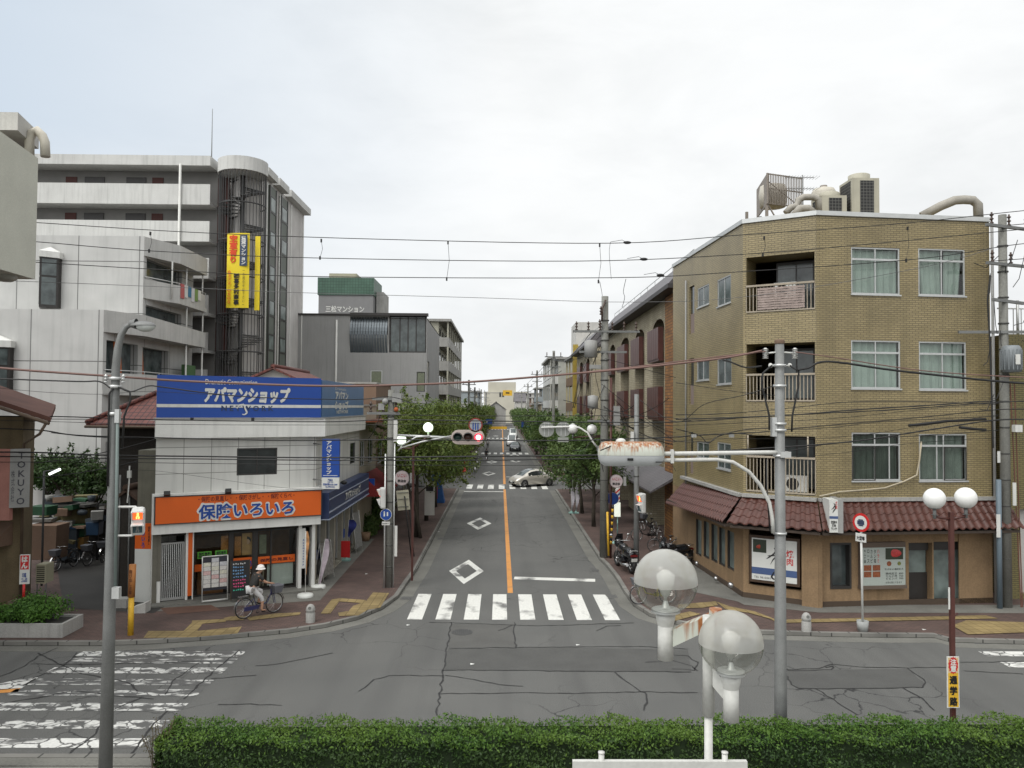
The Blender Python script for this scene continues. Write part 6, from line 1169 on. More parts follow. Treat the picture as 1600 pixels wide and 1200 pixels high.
# globe lamps
GLB = pm('opal_globe', (.72, .72, .7), .18, .06, 1, .03); GLIT = emit('lit_globe', (.85, 1.0, .8), 1.15)
def globe_post(label, pts, posts, mat_g, Y, zb, r, lit=False, postmat=None):
    t = thing('globe_lamp', label, 'street lamp', (posts[0], Y, .1)); x = posts[0]; zt = posts[1]
    q = B(); q.box(x - .042, x + .042, Y - .042, Y + .042, .1, zt); q.build('post', postmat or MAR, t)
    for (px, py) in pts:
        c = D(px, py, Y); q = B(); q.ball(c, r, 24, 14, -62, 90); g = q.build('globe', mat_g, t)
        q = B(); q.lathe([(r * .45, -r * .95), (r * .5, -r * .86), (r * .47, -r * .82)], c, 16); q.cyl((c.x, c.y, c.z - r * .9), (c.x, c.y, c.z - r * 1.9), .035, n=8); q.lathe([(.07, -r * 1.55), (.001, -r * 1.6)], c, 10); q.build('collar', GALV if not lit else WHT, t)
        q = B(); q.tube([(c.x, Y, c.z - r * 1.7), (x, Y, zt - .15)], .03, 8); q.build('arm', postmat or MAR, t)
    return t
y = 16.3; c = D(1486, 800, y)
gpst = globe_post('maroon twin globe lamp post standing behind the hedge on the right', [(1460, 779), (1509, 778)], (c.x, D(1486, 800, y).z), GLB, y, 0, .22)
q = B(); p = D(1483, 935, y - .07); q.cbox(p, (.03, .02, .45)); q.build('reflector_strip', WHT, gpst); q = B(); q.tube([D(1486, 968, y), D(1496, 958, y)], .02, 6); q.build('hook', MAR, gpst)
sf = Fr((D(1480, 1066, y - .12).x, y - .12), (D(1499, 1066, y - .12).x, y - .12)); z0, z1 = D(1489, 1106, y - .12).z, D(1489, 1026, y - .12).z
sg = thing('school_route_sign', 'tall yellow school route sign with a red burst strapped to the maroon post', 'sign', (c.x, y, z0)); q = B(); q.fb(sf, 0, sf.len, -.02, 0, z0, z1); q.build('white_plate', WHT, sg); q = B(); q.fb(sf, .02, sf.len - .02, .001, .004, z0 + .02, z0 + (z1 - z0) * .68); q.build('yellow_field', YEL, sg)
q = B(); q.fb(sf, .02, sf.len - .02, .001, .003, z0 + (z1 - z0) * .68, z1 - .02); q.build('cream_field', pm('cream_field', (.6, .45, .25)), sg)
q = B(); W_ = sf.len; cz = z0 + (z1 - z0) * .83; n = 28; pp = [(W_ / 2 + math.cos(2 * math.pi * i / n) * W_ * .42 * (1 if i % 2 else .84), cz + math.sin(2 * math.pi * i / n) * .185 * (1 if i % 2 else .86)) for i in range(n)]; q.poly([sf.p(u, .006, z) for u, z in pp]); q.build('red_burst', RED, sg)
text(vert('注意'), sf, (.065, W_ - .065, cz - .13, cz + .13), .008, WHT, sg, bold=.04); text(vert('通学路'), sf, (.05, W_ - .05, z0 + .05, z0 + (z1 - z0) * .62), .006, BLKP, sg, bold=.05, line=1.25)
globe_post('maroon twin globe lamp with lit greenish globes over the left pavement', [(627, 687), (669, 668)], (D(646, 700, 31.3).x, D(646, 695, 31.3).z), GLIT, 31.3, 0, .2, True)
globe_post('maroon twin globe lamp with unlit white globes by the right utility pole', [(925, 671), (895, 670)], (5.12, 5.9), GLB, 36.6, 0, .24)
# near lamp with two clear-bottomed globes
GT = clear('clear_plastic', (.8, .81, .78), .9); WP2 = pm('weathered_white_metal', (.52, .52, .49), .45, .12, 6, .1)
def rusty():
    m = bpy.data.materials.new('rust_streaked_paint'); N, L, b = nodes(m); v = obvec(N, L, (24, 24, 2.2)); n = noise_fac(N, L, v, 1.0, 7, .3, .7)
    t = N.new('ShaderNodeTexCoord'); s = N.new('ShaderNodeSeparateXYZ'); L.new(t.outputs['Generated'], s.inputs[0]); r = N.new('ShaderNodeMapRange'); r.inputs[1].default_value = .3; r.inputs[2].default_value = .85; L.new(s.outputs[2], r.inputs[0])
    q = N.new('ShaderNodeMath'); q.operation = 'MULTIPLY_ADD'; q.inputs[1].default_value = 1.5; q.inputs[2].default_value = -.95; L.new(n, q.inputs[0])
    r.inputs[1].default_value = .25; r.inputs[2].default_value = 1.0; r.inputs[4].default_value = 1.25; q2 = N.new('ShaderNodeMath'); q2.operation = 'ADD'; q2.use_clamp = True; L.new(q.outputs[0], q2.inputs[0]); L.new(r.outputs[0], q2.inputs[1])
    c = mixc(N, L, q2.outputs[0], (.46, .48, .42), mixc(N, L, noise_fac(N, L, obvec(N, L), 22, 4), (.2, .055, .015), (.34, .15, .05))); L.new(c, b.inputs['Base Color']); b.inputs['Roughness'].default_value = .5; return m
RUST = rusty()
def dome_mat():
    m = bpy.data.materials.new('hazy_dome'); N, L, b = nodes(m); v = obvec(N, L); b.inputs['Base Color'].default_value = (.66, .66, .63, 1); b.inputs['Roughness'].default_value = .22
    L.new(mixc(N, L, noise_fac(N, L, v, 7, 6, .45, .7), (.6, .6, .57), (.48, .46, .4)), b.inputs['Base Color'])
    t = N.new('ShaderNodeBsdfTransparent'); t.inputs[0].default_value = (.9, .9, .88, 1); tl = N.new('ShaderNodeBsdfTranslucent'); tl.inputs[0].default_value = (.66, .66, .63, 1)
    a = N.new('ShaderNodeMixShader'); a.inputs[0].default_value = .4; L.new(b.outputs[0], a.inputs[1]); L.new(tl.outputs[0], a.inputs[2])
    lw = N.new('ShaderNodeLayerWeight'); lw.inputs[0].default_value = .5; r = N.new('ShaderNodeMapRange'); r.inputs[3].default_value = .55; r.inputs[4].default_value = .12; L.new(lw.outputs['Facing'], r.inputs[0])
    x = N.new('ShaderNodeMixShader'); L.new(r.outputs[0], x.inputs[0]); L.new(a.outputs[0], x.inputs[1]); L.new(t.outputs[0], x.inputs[2]); L.new(x.outputs[0], N['Material Output'].inputs[0]); return m
DOME = dome_mat()
nl = thing('globe_lamp', 'nearby white lamp post with two large half-frosted globes at staggered heights', 'street lamp', (1.34, 5, .1)); Y = 5.0; xp = D(1107, 1100, Y).x
q = B(); q.cyl((xp, Y, -.02), (xp, Y, D(1107, 1118, Y).z), .026, n=20); q.build('lower_post', WP2, nl); q = B(); q.cyl((xp, Y, D(1107, 1118, Y).z), (xp, Y, D(1107, 962, Y).z), .037, n=20); q.build('upper_post', WP2, nl)
for (px, py, yy, kx, kpy) in ((1040, 908, 5.35, 1038, 1030), (1142, 1004, 4.9, 1139, 1126)):
    c = D(px, py, yy); r = 49 / F * yy; q = B(); q.ball(c, r, 48, 20, -3, 90); g = q.build('frosted_dome', DOME, nl)
    q = B(); q.ball(c, r, 48, 14, -66, -3); q.build('clear_bowl', GT, g)
    q = B(); q.lathe([(.001, -.60 * r), (.05 * r, -.6 * r), (.06 * r, -.5 * r), (.12 * r, -.45 * r), (.25 * r, -.15 * r), (.3 * r, .2 * r), (.1 * r, .35 * r), (.001, .36 * r)], c, 24); q.build('bulb', pm('white_bulb', (.7, .7, .68), .3), g)
    q = B(); q.lathe([(.42 * r, -.93 * r), (.44 * r, -.88 * r), (.4 * r, -.86 * r), (.2 * r, -.86 * r), (.12 * r, -.8 * r), (.06 * r, -.6 * r)], c, 28); q.lathe([(.46 * r, -.96 * r), (.46 * r, -.9 * r)], c, 28); q.build('socket_ring', ALU, nl)
    zt = c.z - .93 * r; zb = D(kx, kpy, yy).z; x = c.x; w = 24 / F * yy / 2
    q = B(); q.lathe([(.001, zt), (w * 1.35, zt), (w * 1.2, zt - .06), (w, zt - .1)], (x, yy, 0), 20); q.cyl((x, yy, zt - .08), (x, yy, zb), w, n=20); s_ = q.build('globe_stem', WP2, nl)
a = D(1050, 985, 5.33); c = D(1118, 958, 5.02); q = B(); za, zc_ = a.z, c.z; hh = .085
q.hexa([(a.x, a.y - .03, za - hh * 1.2), (c.x, c.y - .03, zc_ - hh * .9), (c.x, c.y + .03, zc_ - hh * .9), (a.x, a.y + .03, za - hh * 1.2), (a.x, a.y - .03, za + .01), (c.x, c.y - .03, zc_ + .01), (c.x, c.y + .03, zc_ + .01), (a.x, a.y + .03, za + .01)]); q.build('arm', RUST, nl, label='rust-streaked upper arm')
q = B(); q.cyl((c.x - .0, c.y, c.z - .02), (c.x, c.y, c.z + .03), .04, n=16); q.build('arm_cap', RUST, nl)
a = D(1112, 1048, 4.98); c = D(1137, 1085, 4.9); q = B(); q.hexa([(a.x, a.y - .03, a.z - .09), (c.x, c.y - .03, c.z - .06), (c.x, c.y + .03, c.z - .06), (a.x, a.y + .03, a.z - .09), (a.x, a.y - .03, a.z + .03), (c.x, c.y - .03, c.z + .05), (c.x, c.y + .03, c.z + .05), (a.x, a.y + .03, a.z + .03)]); q.build('arm', WP2, nl)
# white board at the bottom edge
bf = Fr((D(895, 1191, 4.7).x, 4.7), (D(1168, 1187, 4.7).x, 4.7)); zt = D(1030, 1190, 4.7).z
wbd = thing('white_board', 'long white board on stubby round posts at the bottom edge of the view', 'board', bf.p(.5, 0, .1)); q = B(); q.fb(bf, 0, bf.len, -.03, 0, zt - .5, zt); q.build('panel', WP2, wbd)
for px in (939, 1131): x = D(px, 1190, 4.74).x; q = B(); q.cyl((x, 4.72, -.02), (x, 4.72, D(px, 1179, 4.7).z), .017, n=14); q.lathe([(.017, 0), (.02, .004), (.02, .012), (.001, .014)], (x, 4.72, D(px, 1180, 4.7).z), 14); q.build('post', WP2, wbd)
# rusty box lamp on the right pole
y = 16.35; rp = thing('street_lamp', 'tall grey steel pole behind the hedge carrying a rust-stained box lamp on two arms', 'street lamp', (5.85, y, .1))
A = D(1220, 1160, y); T = D(1218, 535, y); q = B(); q.tube([(A.x, y, .0), (A.x, y, 1.2), (T.x, y, T.z)], [.13, .125, .09], 20); q.build('shaft', GALV, rp); q = B(); q.lathe([(.1, -.03), (.105, .03), (.09, .06), (.001, .07)], (T.x, y, T.z), 16); q.build('pole_cap', pm('rust_cap', (.14, .09, .06)), rp)
q = B()
for py in (571, 603, 662, 672, 712, 833): z = D(1219, py, y).z; q.lathe([(.13, -.025), (.135, -.025), (.135, .025), (.13, .025)], (T.x, y, z), 16)
q.build('steel_band', ALU, rp)
q = B()
for px in (1196, 1242):
    for py in (548, 556): insul(q, tuple(D(px, py, y) - Vector((0, 0, .06))), .12, .07)
    q.cyl(D(px, 552, y), D(1219, 550, y), .02, n=6)
for px in (1204, 1234): q.ball(D(px, 571, y), .05, 8, 6); q.cyl(D(px, 571, y), D(1219, 572, y), .015, n=6)
q.build('insulator', WHT, rp)
q = B(); q.cbox(D(1209, 667, y), (.1, .12, .4)); q.cbox(D(1224, 710, y), (.22, .3, .12)); q.build('junction_box', ALU, rp)
q = B(); q.tube([D(1206, 571, y - .1), D(1192, 583, y - .1), D(1190, 600, y - .1), D(1202, 650, y - .1), D(1202, 672, y - .1)], .02, 6); q.tube([D(1234, 571, y - .1), D(1248, 580, y - .1), D(1248, 600, y - .1), D(1238, 650, y - .1), D(1237, 675, y - .1)], .02, 6); q.tube([D(1198, 718, y - .1), D(1198, 760, y - .1), D(1203, 830, y - .1)], .015, 6); q.build('cable_drop', WIRE, rp)
q = B(); q.tube([D(1036, 709, y - .3), D(1200, 707, y - .1), D(1218, 707, y)], .045, 10); q.tube([D(1036, 719, y - .3), D(1120, 718, y - .2), D(1145, 722, y - .2), D(1170, 737, y - .15), D(1188, 758, y - .1), D(1202, 785, y - .1), D(1207, 812, y - .1), D(1208, 833, y - .1)], .04, 10); q.cbox(D(1050, 713, y - .3), (.06, .1, .28)); q.build('arm', WP2, rp)
yl = y - .3; a, c = D(934, 708, yl), D(1038, 713, yl); zt, zb = D(985, 690, yl).z, D(985, 728, yl).z; zm = D(985, 711, yl).z
def capsule(q, x0, x1, yc, prof, n=10):
    # prof: (half-depth, z, end inset)
    rings = []
    for (hd, z, ins) in prof:
        P = []
        for s in (1, -1):
            for i in range(n + 1):
                t_ = math.pi / 2 - math.pi * i / n if s > 0 else -math.pi / 2 - math.pi * i / n
                r_ = hd; ex = min(.26, hd * 1.3); cx_ = (x1 - ins - ex) if s > 0 else (x0 + ins + ex)
                P.append((cx_ + math.cos(t_) * ex, yc + math.sin(t_) * r_, z))
        rings.append(P)
    m = len(rings[0]); vs = [p for r_ in rings for p in r_]
    q.add(vs, [(i * m + (j + 1) % m, i * m + j, (i + 1) * m + j, (i + 1) * m + (j + 1) % m) for i in range(len(rings) - 1) for j in range(m)], True); q.add(rings[-1], [tuple(range(m))[::-1]], False); q.add(rings[0], [tuple(range(m))], False)
q = B(); capsule(q, a.x, c.x, yl, [(.24, zm, 0), (.24, zm + .06, 0), (.22, zm + (zt - zm) * .6, .02), (.17, zm + (zt - zm) * .9, .07), (.1, zt, .14)]); hd = q.build('lamp_housing', RUST, rp, label='rust-stained upper shell')
q = B(); capsule(q, a.x, c.x, yl, [(.1, zb, .14), (.17, zb + .05, .06), (.22, zb + .13, .015), (.235, zm - .003, 0)]); lb = q.build('lamp_cover', pm('milky_cover', (.5, .52, .53), .35, .1, 2, .05), rp)
q = B(); q.cbox(D(985, 718, yl - .25), (.12, .012, .05)); q.cbox(D(1030, 722, yl - .22), (.14, .02, .02)); q.build('latch', BLKP, lb)
q = B(); q.lathe([(.1, 0), (.1, .04), (.06, .07), (.001, .08)], (D(970, 690, yl).x, yl, zt - .01), 14); q.build('photocell', WHT, hd); q = B(); q.tube([D(968, 691, yl - .05), D(950, 699, yl - .24), D(938, 704, yl - .26)], .012, 6); q.build('cable', WIRE, hd)
# smaller street furniture
def bollard(label, p):
    t = thing('bollard', label, 'bollard', p); q = B(); q.lathe([(.15, 0), (.145, .3), (.12, .33), (.15, .36), (.15, .4), (.13, .48), (.08, .55), (.001, .58)], (0, 0, 0), 18); q.build('body', CON, t, local=True); q = B(); q.lathe([(.001, .002), (.05, .003)][::-1], (0, -.13, .47), 12, False, (0, -1, .2)); q.build('emblem', pm('emblem_grey', (.14, .14, .13)), t, local=True); return t
bollard('short round-topped stone bollard on the left pavement corner in front of the shop', G(485, 972, .12)); bollard('short round-topped stone bollard on the right pavement beside the tall lamp pole', G(1260, 986, .12))
# yellow pole by the alley with orange strip
p = G(204, 992, .12); t = thing('marker_post', 'short yellow post with an orange lettered wrap beside the alley mouth', 'post', p); q = B(); q.cyl((p.x, p.y, .1), (p.x, p.y, 1.25), .085, .08, 16); q.build('lower_post', YEL, t); zt = D(208, 882, p.y).z; q = B(); q.cyl((p.x, p.y, 1.25), (p.x + .02, p.y, zt), .1, .1, 16); q.build('wrap', pm('orange_brown_wrap', (.38, .15, .04), .6, .2), t); f = Fr((p.x - .08, p.y - .105), (p.x + .08, p.y - .105)); text(vert('飛び出し注意'), f, (.04, .14, 1.35, zt - .15), .0, pm('brown_letter', (.1, .03, .01)), t, bold=.02)
# white and orange advertising board left of the shop
af = Fr((-12.75, 27.55), (-12.02, 27.5)); z0, z1, zm = .15, D(230, 818, 27.5).z, D(230, 858, 27.5).z; t = thing('advert_board', 'tall board with orange top and plain white lower part left of the shop gate', 'sign', af.p(.3, 0, z0)); q = B(); q.fb(af, 0, af.len, -.05, 0, z0, zm); q.build('white_panel', SGW, t); q = B(); q.fb(af, 0, af.len, -.05, .003, zm + .001, z1); q.build('orange_panel', ORG, t); text(vert('いろいろ'), af, (.24, .36, zm + .05, z1 - .05), .008, BLU, t, bold=.04); text(vert('保険の見直し'), af, (.46, .54, zm + .15, z1 - .1), .008, BLKP, t, bold=.02); text(vert('保険さがし'), af, (.6, .67, zm + .25, z1 - .08), .008, BLKP, t, bold=.02)
# no-entry style sign on white post in a concrete pail
p = G(1348, 986, .12); t = thing('road_sign', 'white road sign post with a round red-rimmed sign standing in a pail of concrete', 'sign', p); top = D(1345, 806, p.y); q = B(); q.cyl((p.x, p.y, .2), (top.x, p.y, top.z - .0), .035, n=12); q.build('post', WHT, t)
q = B(); q.lathe([(.001, .01), (.15, .01), (.18, .34), (.17, .34), (.15, .3), (.001, .3)], (p.x, p.y, .1), 18); q.build('pail', pm('zinc_pail', (.33, .34, .33), .5, .25, 5), t)
c = Vector((top.x - .02, p.y - .06, top.z - .2)); ax = Vector((-.85, -.5, 0));
q = B(); q.lathe([(.001, -.01), (.29, -.01), (.29, .01), (.001, .01)], c, 28, False, ax); r1q = q.build('rim', RED, t); q = B(); q.lathe([(.215, .014), (.001, .014)], c, 28, False, ax); q.build('face', WHT, t);
axn = ax.normalized(); tt = Vector((-axn.y, axn.x, 0)) * -1; F_ = Fr((c - tt * .29)[:2], (c + tt * .29)[:2]);
F_ = F_ if F_.n.dot(axn) > 0 else Fr((c + tt * .29)[:2], (c - tt * .29)[:2])
q = B(); q.fb(F_, .17, .41, .014, .02, c.z - .06, c.z + .06); q.fb(F_, .21, .37, .014, .02, c.z - .11, c.z - .065); q.fb(F_, .21, .37, .014, .02, c.z + .065, c.z + .1); q.build('vehicle_symbol', pm('navy_symbol', (.03, .04, .08)), t); q = B(); q.fb(F_, .1, .46, -.01, .01, c.z - .6, c.z - .34); q.build('supplement_plate', WHT, t); text('大型等', F_, (.14, .42, c.z - .55, c.z - .42), .014, BLKP, t, bold=.03)
# planter with shrubs at the left edge
pz = thing('planter', 'long low weathered concrete planter at the left edge of the pavement', 'planter', (-14, 24.1, .1)); xa, xb = D(-60, 985, 24).x, D(105, 985, 23.7).x
q = B(); q.box(xa, xb, 23.45, 23.55, .12, .52); q.box(xa, xb, 24.5, 24.6, .12, .52); q.box(xb - .1, xb, 23.551, 24.499, .12, .52); q.build('trough', CON, pz); q = B(); q.box(xa, xb - .1, 23.551, 24.499, .12, .45); q.build('soil', SOIL, pz)
# shop-front stands
def aframe(name, label, p, w, h, rz, mat, cat='board', legs=True):
    t = thing(name, label, cat, p, rz); q = B(); q.cbox((0, -.06, h * .55), (w, .03, h * .86), 0, R(-8)); q.build('panel', mat, t, local=True)
    q = B()
    for s in (-1, 1): q.tube([(s * w / 2, -.17, 0), (s * w / 2, .03, h)], .018, 6); q.tube([(s * w / 2, .25, 0), (s * w / 2, .03, h)], .018, 6)
    q.build('frame', WHT, t, local=True); return t
ang = math.atan2(SF.t.y, SF.t.x)
p = G(335, 938, .17); t = thing('leaflet_rack', 'white rack of pinned house listings standing before the shop window', 'rack', p, ang)
q = B(); [q.tube([(s * .42, -.12, 0), (s * .42, 0, 1.55)], .02, 6) for s in (-1, 1)]; q.tube([(-.42, 0, 1.55), (.42, 0, 1.55)], .02, 6); q.tube([(-.42, -.12, .03), (.42, -.12, .03)], .03, 6); q.build('frame', WHT, t, local=True)
q = B(); q.cbox((0, -.03, .95), (.82, .02, 1.15), 0, R(-4)); q.build('panel', pm('black_panel', (.03, .03, .04)), t, local=True)
LF_ = [pm('leaflet_%d' % k, c_, .6, .35, 14, .5, 60) for k, c_ in enumerate(((.6, .58, .55), (.6, .4, .38), (.62, .6, .5), (.5, .5, .52), (.55, .2, .2)))]
q = None
for k in range(3):
    for j in range(7):
        if j == 0 and k != 1: continue
        z = 1.42 - j * .145; q = B(); q.cbox((-.27 + k * .27, -.045 - (1 - z) * -.0 - .07 * (1.5 - z) * .8, z), (.24, .006, .135), 0, R(-4)); q.build('leaflet', LF_[(k * 3 + j * 2) % 5] if (k + j) % 2 else LF_[0], t, local=True)
p = G(375, 937, .17); t = thing('chalk_board', 'tall black chalkboard with coloured writing between the rack and the shop door', 'board', p, ang); q = B(); q.cbox((0, 0, .72), (.62, .04, 1.3), 0, R(-8)); q.build('panel', BLKP, t, local=True); q = B(); [q.cbox((s * .32, 0, .7), (.03, .05, 1.36), 0, R(-8)) for s in (-1, 1)]; q.build('frame', pm('dark_wood', (.05, .035, .02)), t, local=True)
CH = [pm('chalk_blue', (.15, .3, .5)), pm('chalk_pink', (.6, .08, .2)), pm('chalk_green', (.05, .45, .3)), pm('chalk_white', (.5, .5, .5))]
for j in range(9): q = B(); z = 1.25 - j * .11; [q.cbox((-.22 + i * .075 + random.uniform(-.01, .01), -.028 + (.72 - z) * -.14, z + random.uniform(-.01, .01)), (.045, .004, random.uniform(.03, .06)), 0, R(-8)) for i in range(random.choice([4, 5, 6]))]; q.build('chalk_line', CH[3 if j == 0 else 0 if j < 5 else 1 if j < 8 else 2], t, local=True)
def banner(label, p, pole_top, col, base='round', w=.35, h=1.5, mat2=None):
    t = thing('flag_banner', label, 'banner', p); q = B(); p = Vector(p); T = Vector(pole_top); q.cyl((p.x, p.y, p.z + .1), T, .012, n=6); q.build('pole', WHT, t)
    q = B()
    if base == 'round': q.lathe([(.001, .12), (.12, .12), (.27, .09), (.29, .03), (.29, 0)][::-1], (p.x, p.y, p.z), 18)
    else: q.cbox((p.x, p.y, p.z + .04), (.36, .32, .07)); q.lathe([(.13, 0), (.05, .08), (.03, .12)], (p.x, p.y, p.z + .05), 4)
    q.build('base', SGW if base == 'round' else pm('turquoise_base', (.25, .42, .38)), t)
    d = (T - p).normalized(); q = B(); n = 10
    for i in range(n):
        a, c = i / n, (i + 1) / n; P = lambda k: T - d * (h * k) ; wv = lambda k: Vector((w * (.6 + .4 * math.sin(k * 5)) , .08 * math.sin(k * 9), -.1 * k))
        q.add([P(a), P(c), P(c) + wv(c), P(a) + wv(a)], [(0, 1, 2, 3)], True)
    q.build('cloth', col, t); return t
banner('thin orange and white banner on a round white base at the shop corner', G(477, 932, .12), D(478, 830, 29.2), pm('orange_white_cloth', (.5, .25, .1), .8, .7, 4), w=.12)
banner('leaning pale lilac banner on a cream base by the side shop window', G(497, 918, .12), D(508, 842, 30.4), pm('lilac_cloth', (.42, .36, .4), .8, .4, 5), w=.22, h=1.9)
banner('small blue and red flag on a turquoise base by the side shopfront', G(541, 876, .12), D(545, 812, 34.5), pm('blue_cloth', (.03, .04, .2), .8, .3, 4), 'sq', .35, .8)
q = B(); c = D(540, 858, 34); q.cbox(c, (.38, .05, .7)); o = q.build('flag', RED); tag(o, 'red lower flag with white blots beside the blue one', 'flag')
aframe('lattice_stand', 'white metal lattice stand leaning outside the side windows', G(508, 905, .12), .9, 1.5, R(75), pm('grey_stand_panel', (.25, .24, .22), .7, .5, 8), 'stand')
aframe('notice_stand', 'tall grey notice stand with rows of listings along the left pavement wall', G(556, 862, .12), .8, 1.9, R(80), pm('notice_grey', (.25, .25, .24), .7, .5, 10, .4, 50), 'stand')
p = G(490, 915, .12); q = B(); q.prism([(p.x - .3, p.y - .1), (p.x + .05, p.y - .05), (p.x + .05, p.y + .35), (p.x - .3, p.y + .3)], .12, .85); o = q.build('litter_bin', BLKP); tag(o, 'black square bin behind the corner banners', 'bin')
p = G(571, 845, .12); q = B(); q.lathe([(.001, 0), (.2, 0), (.26, .42), (.22, .42), (.2, .36), (.001, .36)], (p.x, p.y, .12), 14); o = q.build('plant_pot', pm('terracotta', (.2, .13, .08), .8)); tag(o, 'brown plant pot under the red awning', 'pot')
# vertical notice board facing away on the left pavement
Yb = 36; t = thing('notice_board', 'cream framed board seen from behind on two dark legs near the left kerb', 'board', G(642, 868, .12)); p0, p1 = D(622, 768, Yb), D(637, 796, Yb); q = B(); q.hexa([D(622, 798, Yb), D(641, 796, Yb), D(641, 796, Yb + .06), D(622, 798, Yb + .06), D(619, 767, Yb), D(638, 765, Yb), D(638, 765, Yb + .06), D(619, 767, Yb + .06)]); q.build('panel', pm('cream_board', (.42, .4, .3), .7, .2), t)
q = B(); q.tube([D(632, 775, Yb - .05), (D(643, 868, Yb).x, Yb, .12)], .03, 6); q.tube([D(638, 775, Yb + .1), (D(646, 866, Yb).x, Yb + .2, .12)], .03, 6); q.build('leg', BLKP, t); q = B(); [q.tube([D(621, yy, Yb - .03), D(638, yy - 1, Yb - .03)], .02, 4) for yy in (770, 780, 792)]; q.build('batten', pm('grey_batten', (.2, .2, .17)), t)
# post box, far left
p = G(726, 737, .12); t = thing('post_box', 'red cylindrical pillar box far along the left pavement', 'post box', p); q = B(); q.lathe([(.26, 0), (.26, .15), (.2, .18), (.2, 1.15), (.24, 1.18), (.24, 1.24), (.15, 1.36), (.001, 1.4)], tuple(p), 16); q.build('body', RED, t); q = B(); q.cbox((p.x, p.y - .2, 1.1), (.2, .03, .05)); q.build('slot', BLKP, t)
# barber pole with sign and white lantern
Y = 40; t = thing('barber_pole', 'striped barber pole above a glowing white box sign on the right pavement', 'sign', G(964, 822, .12)); c0, c1_ = D(965, 762, Y), D(965, 785, Y)
q = B(); n = 7
for k in range(n):
    q.k = k % 4 if k % 2 else 0; z1 = c1_.z + (c0.z - c1_.z) * (k + 1) / n; z0 = c1_.z + (c0.z - c1_.z) * k / n; q.k = (0, 1, 0, 2)[k % 4]; s = .09; q.hexa([(c0.x - .1, Y - .1, z0 - s), (c0.x + .1, Y - .1, z0 + s), (c0.x + .1, Y + .1, z0 + s), (c0.x - .1, Y + .1, z0 - s), (c0.x - .1, Y - .1, z1 - s), (c0.x + .1, Y - .1, z1 + s), (c0.x + .1, Y + .1, z1 + s), (c0.x - .1, Y + .1, z1 - s)])
q.build('striped_cylinder', [WHT, RED, BLU], t); a, c = D(960, 785, Y), D(969, 807, Y); q = B(); q.box(a.x, c.x, Y - .1, Y + .1, c.z, a.z); q.build('light_box', emit('box_sign_white', (.8, .85, .75), .45), t); q = B(); q.lathe([(.3, 0), (.1, .2), (.03, .25), (.03, 1)], (c0.x, Y, .12), 12); q.cyl((c0.x, Y, .3), (c0.x, Y, c.z), .03); q.build('stand', MC['turquoise_base'] if 'turquoise_base' in MC else WHT, t)
# black-yellow guard on the stay wire, yellow pipe
t = thing('stay_guard', 'yellow and black spiral guard on a stay beside the right utility pole', 'guard', (5.4, 35.0, .1)); q = B(); a, c = D(950, 850, 34.5), D(953, 790, 34.5)
for k in range(12): q.k = k % 2; q.cyl(a.lerp(c, k / 12) + Vector((.13, 0, 0)), a.lerp(c, (k + 1) / 12) + Vector((.13, 0, 0)), .05, n=8)
q.build('striped_tube', [YEL, BLKP], t); q = B(); q.cyl(D(951, 868, 34.3), D(949, 800, 34.3), .05, n=8); q.build('yellow_tube', YEL, t); q = B(); q.cyl(D(954, 790, 34.5), D(953, 690, 35.5), .012, n=5); q.build('stay_wire', WIRE, t)
# hanging laundry-like white flags on right kerb
for px, l in ((893, 'left'), (900, 'right')):
    Y = 51; c = D(px, 790, Y); o = banner(f'{l} one of two pale drooping flags on the right kerb under the trees', (c.x, Y, .12), D(px - 1, 762, Y), pm('pale_cloth', (.5, .48, .52), .8, .3, 4), 'sq', .25, 1.6)
# signs under left trees
Y = 47; c = D(671, 810, Y); t = thing('white_signboard', 'small white framed signboard between the left tree trunks', 'sign', (c.x, Y, .1)); q = B(); q.box(c.x - .3, c.x + .3, Y, Y + .1, .5, 2.5); q.build('panel', CONL, t); q = B(); q.box(c.x - .22, c.x + .22, Y - .03, Y - .003, 1.95, 2.3); q.build('sign_plate', BLKP, t)
c = D(681, 788, 56); q = B(); q.hexa([(c.x - .5, 56, .12), (c.x + .6, 56, .12), (c.x + .6, 57, .12), (c.x - .5, 57, .12), (c.x - .3, 56.3, 2.3), (c.x + .2, 56.3, 2.3), (c.x + .2, 56.6, 2.3), (c.x - .3, 56.6, 2.3)]); o = q.build('blue_tarpaulin', pm('tarp_blue', (.02, .1, .32), .6, .3, 3)); tag(o, 'blue tarpaulin bundle on the left pavement under the trees', 'tarpaulin')
c = D(679, 770, 55); q = B(); q.cbox(c, (.4, .05, .8)); o = q.build('red_flag', RED); tag(o, 'small red vertical sign with white characters above the blue tarpaulin', 'sign'); f = Fr((c.x - .2, 54.97), (c.x + .2, 54.97)); text(vert('日中'), f, (.06, .34, c.z - .35, c.z + .35), .003, WHT, o, bold=.04)
Y = 47; c = D(562, 758, 40); p0, p1 = D(562, 748, 40), D(592, 770, 40)
t = thing('projecting_sign', 'small dark blue square sign sticking out past the corner shop fascia', 'sign', (p0.x, 40, p1.z)); q = B(); q.box(p0.x, p0.x + .75, 40, 40.2, p1.z, p0.z); q.build('panel', SIGNB, t); f = Fr((p0.x, 40), (p0.x + .75, 40)); text('アパマン', f, (.06, .69, (p0.z + p1.z) / 2 - .1, (p0.z + p1.z) / 2 + .1), .01, SGW, t, bold=.03)
